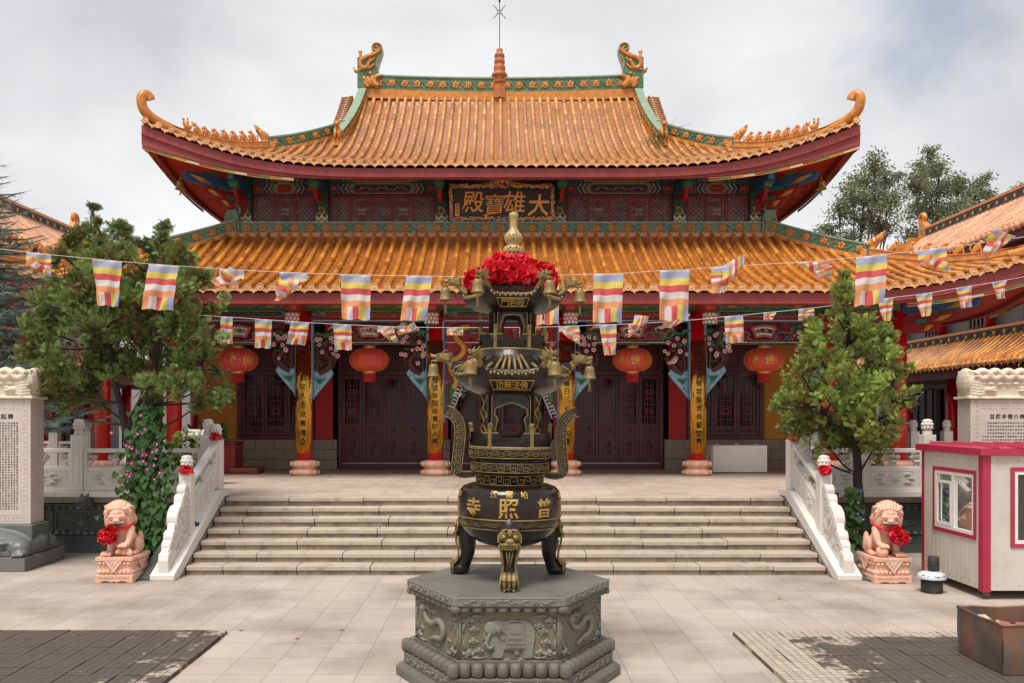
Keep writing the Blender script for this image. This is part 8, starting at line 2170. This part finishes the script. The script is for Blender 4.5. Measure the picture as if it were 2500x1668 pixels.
L1 = [(215, 500, 22), (205, 540, 34), (235, 555, 38), (270, 530, 28), (180, 580, 45), (230, 610, 55), (285, 585, 42), (150, 640, 50), (200, 680, 62), (265, 670, 60), (375, 520, 20), (370, 555, 34), (350, 590, 45), (395, 600, 42), (330, 640, 55), (390, 660, 60), (440, 650, 45), (470, 700, 45), (110, 700, 50), (95, 760, 48), (150, 750, 62), (215, 760, 66), (285, 750, 66), (350, 735, 62), (420, 745, 66), (480, 770, 46), (75, 810, 36), (125, 830, 55), (190, 840, 62), (260, 830, 60), (330, 820, 62), (400, 820, 62), (460, 830, 55), (500, 850, 34), (110, 885, 40), (160, 900, 48), (220, 895, 34), (345, 890, 42), (410, 885, 50), (470, 890, 50), (510, 905, 28), (140, 940, 20), (350, 925, 30), (455, 930, 28), (60, 790, 22), (160, 535, 22), (140, 590, 30), (430, 590, 26), (480, 640, 26), (235, 930, 20), (375, 475+40, 12), (215, 475, 12)]
def tp(px, py, Y=JY): v = P(px*1.0638, py*1.0638, Y); return (v.x, v.y, v.z)
bs = (P(345, 1, JY).x, JY+.1, 0)
juniper(bs, lobes_from(L1, JY, 3, .75), [([(bs[0]+.05, JY+.1, 0), tp(330, 1150), tp(335, 1020), tp(345, 900), tp(365, 760), tp(380, 600), tp(372, 510)], (.11, .02)), ([(bs[0]-.05, JY+.1, .1), tp(308, 1090), tp(290, 1000), tp(270, 900), tp(245, 760), tp(225, 600), tp(214, 480)], (.09, .018)), ([tp(290, 990), tp(330, 900), tp(420, 800)], (.05, .015))], 'tall double trunked juniper with morning glory vine, left of the stairs', 5, 4200, .105, JUN2)
L2 = [(1938, 632, 16), (1935, 665, 28), (1945, 700, 36), (1915, 720, 38), (1975, 735, 34), (1890, 770, 45), (1945, 765, 52), (2000, 770, 46), (1850, 800, 40), (1900, 825, 58), (1965, 830, 62), (2030, 820, 46), (1840, 860, 52), (1900, 885, 60), (1970, 890, 62), (2040, 875, 50), (1800, 925, 34), (1850, 930, 55), (1920, 945, 58), (1990, 945, 60), (2060, 920, 42), (2090, 915, 24), (1820, 975, 40), (1880, 990, 50), (1950, 1000, 50), (2020, 985, 50), (1795, 950, 22), (1905, 1030, 30), (1865, 1035, 22), (2010, 1020, 36), (2060, 975, 30), (1930, 690, 30), (1868, 750, 28), (2035, 770, 26), (1780, 935, 14), (2105, 900, 14)]
bs = (P(2098, 1, JY).x, JY+.1, 0)
juniper(bs, lobes_from(L2, JY, 4, .6), [([bs, tp(1975, 1180), tp(1966, 1060), tp(1962, 960), tp(1950, 820), tp(1940, 700), tp(1938, 635)], (.10, .015)), ([tp(1965, 1040), tp(1930, 990), tp(1880, 930)], (.04, .012)), ([tp(1966, 1050), tp(2010, 980), tp(2050, 900)], (.04, .012))], 'single trunked juniper tree between the right stair balustrade and the right lion', 6, 3900, .105)
# blue spruce at the left edge
SPC = leafmat('spruce_blue', '7d9589', .3, trans=.1)
def needle_template():
    rr = random.Random(2); tv = []; tf = []
    for k in range(34):
        y = k/34; a = k*2.4; L_ = .17*(1-.5*y); d = Vector((math.cos(a), .75, math.sin(a))); b = len(tv); w_ = .011
        tv.extend([(-w_*math.sin(a), y, w_*math.cos(a)), (w_*math.sin(a), y, -w_*math.cos(a)), (d.x*L_, y+d.y*L_, d.z*L_)]); tf.append((b, b+1, b+2))
    for a in (0, 2.1, 4.2):
        b = len(tv); tv.extend([(.02*math.cos(a), 0, .02*math.sin(a)), (.02*math.cos(a+2.1), 0, .02*math.sin(a+2.1)), (0, 1, 0)]); tf.append((b, b+1, b+2))
    return tv, tf
NT = needle_template()
def spruce(base, h, rad, label, seed):
    root = thing('spruce_tree', label, 'tree', base); rr = random.Random(seed); B = Vector(base); b = MB(); b.tube([B, B+Vector((0, 0, h*.6)), B+Vector((0, 0, h))], [.16, .09, .02], 8); Ms = []; ti = []
    z = 2.4
    while z < h-.1:
        n = rr.randint(5, 7); a0 = rr.uniform(0, 6); rl = rad*(1-(z/h))**.8*rr.uniform(.85, 1.15)+.15
        for k in range(n):
            a = a0+2*math.pi*k/n+rr.uniform(-.2, .2); d = Vector((math.cos(a), math.sin(a), 0)); pts = [B+Vector((0, 0, z))+d*rl*t+Vector((0, 0, (-.28*t+.36*t*t)*rl)) for t in (0, .25, .5, .75, 1)]
            b.tube(pts, [.03, .006], 5, False); m = int(rl/.065)
            for q in range(2, m):
                t = q/m; i = min(3, int(t*4)); p = pts[i].lerp(pts[i+1], t*4-i)
                for s in (-1, 1):
                    dr = (d*.8+Vector((-d.y, d.x, 0))*s*rr.uniform(.5, 1.1)+Vector((0, 0, rr.uniform(-.3, .15)))).normalized(); sz = (.12+.28*(1-t)*rl/1.5)*rr.uniform(.7, 1.2)
                    Ms.append(frame(dr, s=sz, t=p)); ti.append(rr.random())
                    if sz > .2:
                        for w_ in (.4, .7):
                            d2 = (dr+Vector((rr.uniform(-.7, .7), rr.uniform(-.7, .7), rr.uniform(-.3, .2)))).normalized(); Ms.append(frame(d2, s=sz*.5, t=p+dr*sz*w_)); ti.append(rr.random())
            Ms.append(frame(pts[4]-pts[3], s=.2, t=pts[4]-(pts[4]-pts[3]).normalized()*.06)); ti.append(.7)
        z += rr.uniform(.14, .2)
    b.build('trunk', BARK, root, world=True); scatter('crown', NT[0], NT[1], SPC, Ms, root, ti, world=True)
spruce((-10.4, 17.0, 0), 8.1, 3.3, 'blue grey spruce tree at the left edge, behind the left juniper', 12)
# broadleaf trees behind
LEAF = leafmat('leaf_green', '7b8262', .35, var=.2); LT = ([(0, 0, 0), (-.3, .5, .06), (0, 1, 0), (.3, .5, .06)], [(0, 1, 2, 3)])
def broadleaf(base, h, lobes, label, seed, n, m=LEAF, size=.2, group='tall trees behind the side hall', bare=0):
    root = thing('broadleaf_tree', label, 'tree', base, group); rr = random.Random(seed); B = Vector(base); b = MB(); top_ = B+Vector((0, 0, h*.45)); b.tube([B, B+Vector((.1, 0, h*.25)), top_], [.32, .24], 9)
    Ms = []; ti = []
    for (c, r) in lobes:
        c = Vector(c); s0 = B+Vector((0, 0, h*rr.uniform(.22, .5))); mid = s0.lerp(c, .55)+Vector((0, 0, -.3)); b.tube(smooth_path([s0, mid, c], 2), [.09, .02], 6)
        for q in range(9):
            d = Vector((rr.gauss(0, 1), rr.gauss(0, 1), rr.gauss(.4, 1))).normalized(); e = c+Vector((d.x*r[0], d.y*r[1], d.z*r[2]))*rr.uniform(.6, 1); b.tube([c.lerp(mid, .3*rr.random()), c.lerp(e, .5)+Vector((0, 0, .1)), e], [.022, .006], 4, False)
            for k in range(int(n*r[0]*r[2])):
                p = c.lerp(e, rr.uniform(.3, 1.1))+Vector((rr.gauss(0, .26)*r[0], rr.gauss(0, .26)*r[1], rr.gauss(0, .2)*r[2])); dr = Vector((rr.gauss(0, 1), rr.gauss(0, 1), rr.gauss(-.2, .7))).normalized(); Ms.append(frame(dr, roll=rr.uniform(0, 6), s=size*rr.uniform(.6, 1.3), t=p)); ti.append(min(1, max(0, .5+.5*mnoise.noise(p*.7)+rr.gauss(0, .15))))
    b.build('trunk', mat('bark_grey', '5a4e46', .9, var=.2), root, world=True)
    if not bare: scatter('crown', *LT, m, Ms, root, ti, world=True)
def bl(pts, Y, seed, dy=1.2): return [(c, (r[0], r[1], r[2])) for c, r in lobes_from(pts, Y, seed, dy)]
broadleaf((P(2080, 1, 44).x, 44, 0), 12, bl([(2010, 372, 34), (1985, 410, 46), (2035, 410, 44), (1960, 450, 46), (2010, 465, 52), (1925, 490, 40), (1975, 515, 50), (1895, 530, 34), (1880, 548, 22), (2040, 470, 46), (2035, 530, 46), (1945, 560, 40)], 44, 1), 'airy grey green tree behind the temple, left one of the pair', 3, 150, size=.15)
broadleaf((P(2290, 1, 46).x, 46, 0), 13, bl([(2135, 350, 26), (2120, 385, 36), (2155, 395, 40), (2100, 430, 46), (2150, 445, 52), (2200, 430, 36), (2120, 490, 52), (2185, 480, 52), (2235, 450, 40), (2255, 420, 28), (2240, 500, 44), (2170, 540, 50), (2100, 550, 50), (2270, 450, 22)], 46, 2), 'airy grey green tree behind the side hall, taller one of the pair', 4, 150, size=.15)
broadleaf((P(2540, 1, 50).x, 50, 0), 13, bl([(2345, 440, 24), (2385, 430, 36), (2330, 462, 18), (2400, 470, 40)], 50, 3), 'distant tree at the right edge above the side hall ridge', 5, 150, size=.15)
broadleaf((P(2070, 1, 40).x, 40, 0), 9, bl([(1990, 590, 34), (1940, 590, 34), (2030, 600, 30), (1970, 620, 34)], 40, 4, .8), 'bright green tree low behind the temple roof corner', 6, 40, leafmat('leaf_bright', '7f9440', .3), .2)
# grass tuft on the upper roof
gt = MB(); rr = random.Random(4)
c0 = P(1602, 335, 24.8)
for k in range(240):
    p = Vector((c0.x+rr.gauss(0, .13), c0.y-.25+rr.gauss(0, .12), c0.z-.25+rr.uniform(-.2, .22))); d = Vector((rr.gauss(0, .5), rr.gauss(-.2, .3), rr.uniform(.4, 1.1))).normalized()*rr.uniform(.12, .3)
    gt.add([p, p+Vector((.012, 0, 0)), p+d+Vector((0, 0, -.03))], [(0, 1, 2)])
for k in range(8):
    p = Vector((c0.x+.25, c0.y-.1, c0.z)); e = p+Vector((rr.uniform(.2, .8), 0, rr.uniform(.1, .6))); gt.tube([p, p.lerp(e, .5)+Vector((0, 0, .08)), e], [.005, .002], 3, False)
o = gt.build('roof_weeds', leafmat('weed_green', '62733a', .3), None); tag(o, 'tuft of weeds growing by the right gable ridge of the upper roof', 'plant')
# morning glory vine
VLF = leafmat('vine_leaf', '3d5c2a', .3, rough=.5)
HT = []
for i in range(13):
    t = 2*math.pi*i/12; 
heart = [(0, -.0, 0), (-.28, -.16, .03), (-.5, .05, .06), (-.42, .42, .04), (-.16, .78, .0), (0, 1.0, -.06), (.16, .78, .0), (.42, .42, .04), (.5, .05, .06), (.28, -.16, .03)]
HT = (heart+[(0, .42, -.05)], [(i, (i+1) % 10, 10) for i in range(10)])
def glory(base, cols, n, label, seed, flowers, fcol):
    root = thing('morning_glory', label, 'climbing plant', base, 'morning glory vines on the trees'); rr = random.Random(seed); Ms = []; ti = []; b = MB()
    for k in range(n):
        x, y, w_ = cols(rr.random()); c = P(x*1.0638, y*1.0638, JY-.12+rr.uniform(-.12, .12)); c.x += rr.gauss(0, w_); c.z += rr.uniform(-.05, .05)
        if c.z < .03: c.z = .05
        d = Vector((rr.gauss(0, .35), rr.uniform(-.7, -.1), -1)).normalized(); Ms.append(frame(d, up=Vector((rr.gauss(0, .3), -1, .35+rr.gauss(0, .2))).normalized(), s=rr.uniform(.075, .14), t=c)); ti.append(rr.random())
    pr = None
    for q in range(5):
        pts = []
        for t in np.linspace(0, 1, 9):
            x, y, w_ = cols(t); p = P(x*1.0638, y*1.0638, JY-.1); pts.append(p+Vector((rr.uniform(-.08, .08), rr.uniform(-.05, .05), 0)))
        b.tube(smooth_path(pts, 1), .007, 5)
    b.build('stem', mat('vine_stem', '5d6b35', .7), root, world=True); scatter('leaves', HT[0], HT[1], VLF, Ms, root, ti, world=True, smooth=True)
    f0 = None
    for (x, y) in flowers:
        c = P(x, y, JY-.42)
        if f0 is None:
            f = MB(); f.M = Matrix.Rotation(R(80), 4, 'X'); f.lathe([(.006, -.05), (.012, -.02), (.03, 0), (.044, .006)], 14, cap=False); f.mi(1).lathe([(.0, -.018), (.012, -.012), (.016, -.004)], 10, cap=False); f.M = None
            f0 = f.build('flower', [mat('glory_'+fcol, {'m': '8e1a66', 'b': '4a3a9c'}[fcol], .6, var=.1), mat('glory_throat', 'e2cfd8', .6)], root); o = f0
        else: o = f0.copy(); col.objects.link(o)
        o.location = c-wloc(root); o.rotation_euler = (rr.uniform(-.3, .3), 0, rr.uniform(-.6, .6)); o.scale = [rr.uniform(.6, .85)]*3
def cl1(t):
    y = 930+t*330; x = 340-6*math.sin(t*5); w_ = .10+.16*min(1, t*1.6); return (x if t < .8 else x+12, y, w_)
fl1 = [(272, 1056), (354, 1048), (335, 1059), (308, 1087), (316, 1090), (322, 1094), (333, 1100), (335, 1104), (383, 1084), (372, 1104), (347, 1112), (355, 1110), (351, 1108), (273, 1126), (295, 1127), (350, 1126), (322, 1130), (324, 1134), (376, 1136), (309, 1158), (319, 1156), (316, 1162), (382, 1099), (390, 1154), (297, 1182), (376, 1170), (343, 1014), (359, 1145), (380, 1120)]
glory((bs[0]*0+P(350, 1, JY).x, JY-.1, 0), cl1, 900, 'morning glory vine with magenta flowers climbing the left juniper trunk', 4, fl1, 'm')
def cl2(t):
    y = 1120+t*150; return (1958-8*t, y, .09+.04*t)
glory((P(2080, 1, JY).x, JY-.1, 0), cl2, 110, 'sparse morning glory vine with blue flowers on the right juniper trunk', 8, [(2095, 1226), (2102, 1197), (2094, 1254), (2107, 1268), (2100, 1198), (2079, 1153)], 'b')
# shrubs behind the balustrades
def shrub(x, y, z, w_, h, label, seed, c='5f7a33', n=900, s=.09, pot=None):
    root = thing('potted_shrub' if pot else 'shrub', label, 'shrub', (x, y, z), 'leafy shrubs behind the balustrades' if not pot else None); rr = random.Random(seed); b = MB(); Ms = []; ti = []
    z1 = z+(.25 if pot else .0)
    for k in range(16):
        a = rr.uniform(0, 6.28); e = Vector((x+math.cos(a)*w_*rr.uniform(.2, 1), y+math.sin(a)*w_*.7*rr.random(), z1+h*rr.uniform(.6, 1))); m = Vector((x, y, z1)).lerp(e, .5)+Vector((0, 0, .1)); b.tube([(x, y, z1), m, e], [.014, .004], 4)
        for q in range(n//16):
            t = rr.uniform(.35, 1.05); p = (m.lerp(e, t*2-1) if t > .5 else Vector((x, y, z1)).lerp(m, t*2))+Vector((rr.gauss(0, .06), rr.gauss(0, .06), rr.gauss(0, .05))); d = Vector((rr.gauss(0, 1), rr.gauss(0, 1), rr.gauss(.3, .8))).normalized(); Ms.append(frame(d, roll=rr.uniform(0, 6), s=s*rr.uniform(.6, 1.3), t=p)); ti.append(rr.random())
    b.build('stem', mat('shrub_stem', '4a3a28', .8), root, world=True); scatter('foliage', *LT, leafmat('shrub_'+c, c, .35), Ms, root, ti, world=True)
    if pot:
        b = MB(); b.lathe([(.1, 0), (.13, .02), (.16, .25), (.175, .27), (.15, .27), (.14, .2)], 20, (x, y, z)); b.build('pot', mat('pot_'+pot, pot, .4), root, world=True)
shrub(-6.25, 17.2, T, .45, 1.15, 'bright green shrub with dark stems behind the balustrade near the red bow', 1, '7c8f3e')
shrub(-7.1, 17.4, T, .4, 1.0, 'green shrub behind the balustrade right of the vine', 2, '6c8238')
shrub(7.35, 17.2, T, .5, 1.15, 'reddish green shrub behind the balustrade under the right juniper', 3, '8a7a3c')
shrub(-7.45, 21.9, T, .5, .95, 'potted plant with narrow leaves in a lilac pot on the terrace', 6, '3c5a2c', 420, .2, 'a5a2c4')
# marble planter with inscription
root = thing('marble_planter', 'white marble lotus bowl planter on an inscribed octagonal pillar behind the balustrade', 'planter', (-6.15, 18.4, T))
px_, py_ = P(500, 1, 18.4).x, 18.4
b = MB(); b.lathe([(.2, 0), (.21, .05), (.2, .06)], 8, (px_, py_, T)); b.lathe([(.17, .06), (.17, .93)], 8, (px_, py_, T), sm=False, a0=R(22.5)); b.build('pillar', MARB, root, world=True)
b = MB(); b.lathe([(.17, .93), (.2, .96), (.27, 1.02), (.32, 1.12), (.34, 1.19), (.31, 1.19), (.28, 1.1)], 28, (px_, py_, T))
for k in range(14): a = 2*math.pi*k/14; b.ell((px_+.285*math.cos(a), py_+.285*math.sin(a), T+1.08), (.06, .06, .07), 8, 6)
b.build('lotus_bowl', MARB, root, world=True)
b = MB()
for c in (-1, 1):
    for k, ch in enumerate('南無阿彌陀佛'): put(b, ch, lambda u, v, w_, k=k, c=c: (px_+c*.045+u, py_-.162-w_, T+.85-.11*k+v), .075, .002, .015)
b.build('lettering', INK, root, world=True)
root = thing('potted_flowers', 'dark crimson flowers growing in the marble lotus bowl', 'flowers', (px_, py_, T+1.15))
Ms = []; rr = random.Random(5)
for k in range(260): d = Vector((rr.gauss(0, 1), rr.gauss(0, 1), rr.uniform(0, 1.2))).normalized(); Ms.append(frame(d, roll=rr.uniform(0, 6), s=.06, t=Vector((px_+.05, py_, T+1.17))+d*rr.uniform(.03, .17)))
scatter('foliage', *LT, mat('crimson_flower', '5e1030', .6, tint=.5, var=.3), Ms, root, [rr.random() for _ in Ms], world=True)
# straw broom
br_ = thing('straw_broom', 'worn straw broom leaning behind the left stair balustrade', 'broom', (-5.7, 14.6, .1))
b = MB(); rr = random.Random(3)
p0, p1 = P(402, 1345, 14.5), P(442, 1260, 14.6)
b.tube([p1, P(470, 1215, 14.7)], .012, 6); b.build('handle', mat('broom_handle', '7a6040', .7), br_, world=True)
b = MB()
for k in range(60): o = Vector((rr.gauss(0, .035), rr.gauss(0, .03), rr.gauss(0, .03))); b.tube([p1+o*.3, p0.lerp(p1, .5)+o, p0+o*1.6], .003, 3, False)
b.build('bristles', mat('straw', '8a6c44', .85, var=.3), br_, world=True)
# fallen leaves
for i, (x, y, c, lb) in enumerate(((725, 1560, '9e1f24', 'red paper scrap lying on the paving left of the pedestal'), (834, 1539, 'a5602c', 'brown leaf on the paving left of the pedestal'), (588, 1540, '96602e', 'brown leaf beside the corner of the scorched slabs'), (1902, 1463, 'a3663c', 'brown leaf on the paving before the right stair foot'), (2030, 1553, 'a3663c', 'brown leaf at the back edge of the right slab patch'))):
    Yg = F*H/(y-HY); c0 = P(x, y, Yg); b = MB(); s = .03; b.add([(c0.x-s, Yg-.01, .006), (c0.x+s*.3, Yg-.03, .012), (c0.x+s, Yg+.01, .02), (c0.x+.2*s, Yg+.03, .008)], [(0, 1, 2, 3)]); o = b.build('fallen_leaf' if i else 'paper_scrap', mat('litter'+c, c, .7), None); tag(o, lb, 'litter')
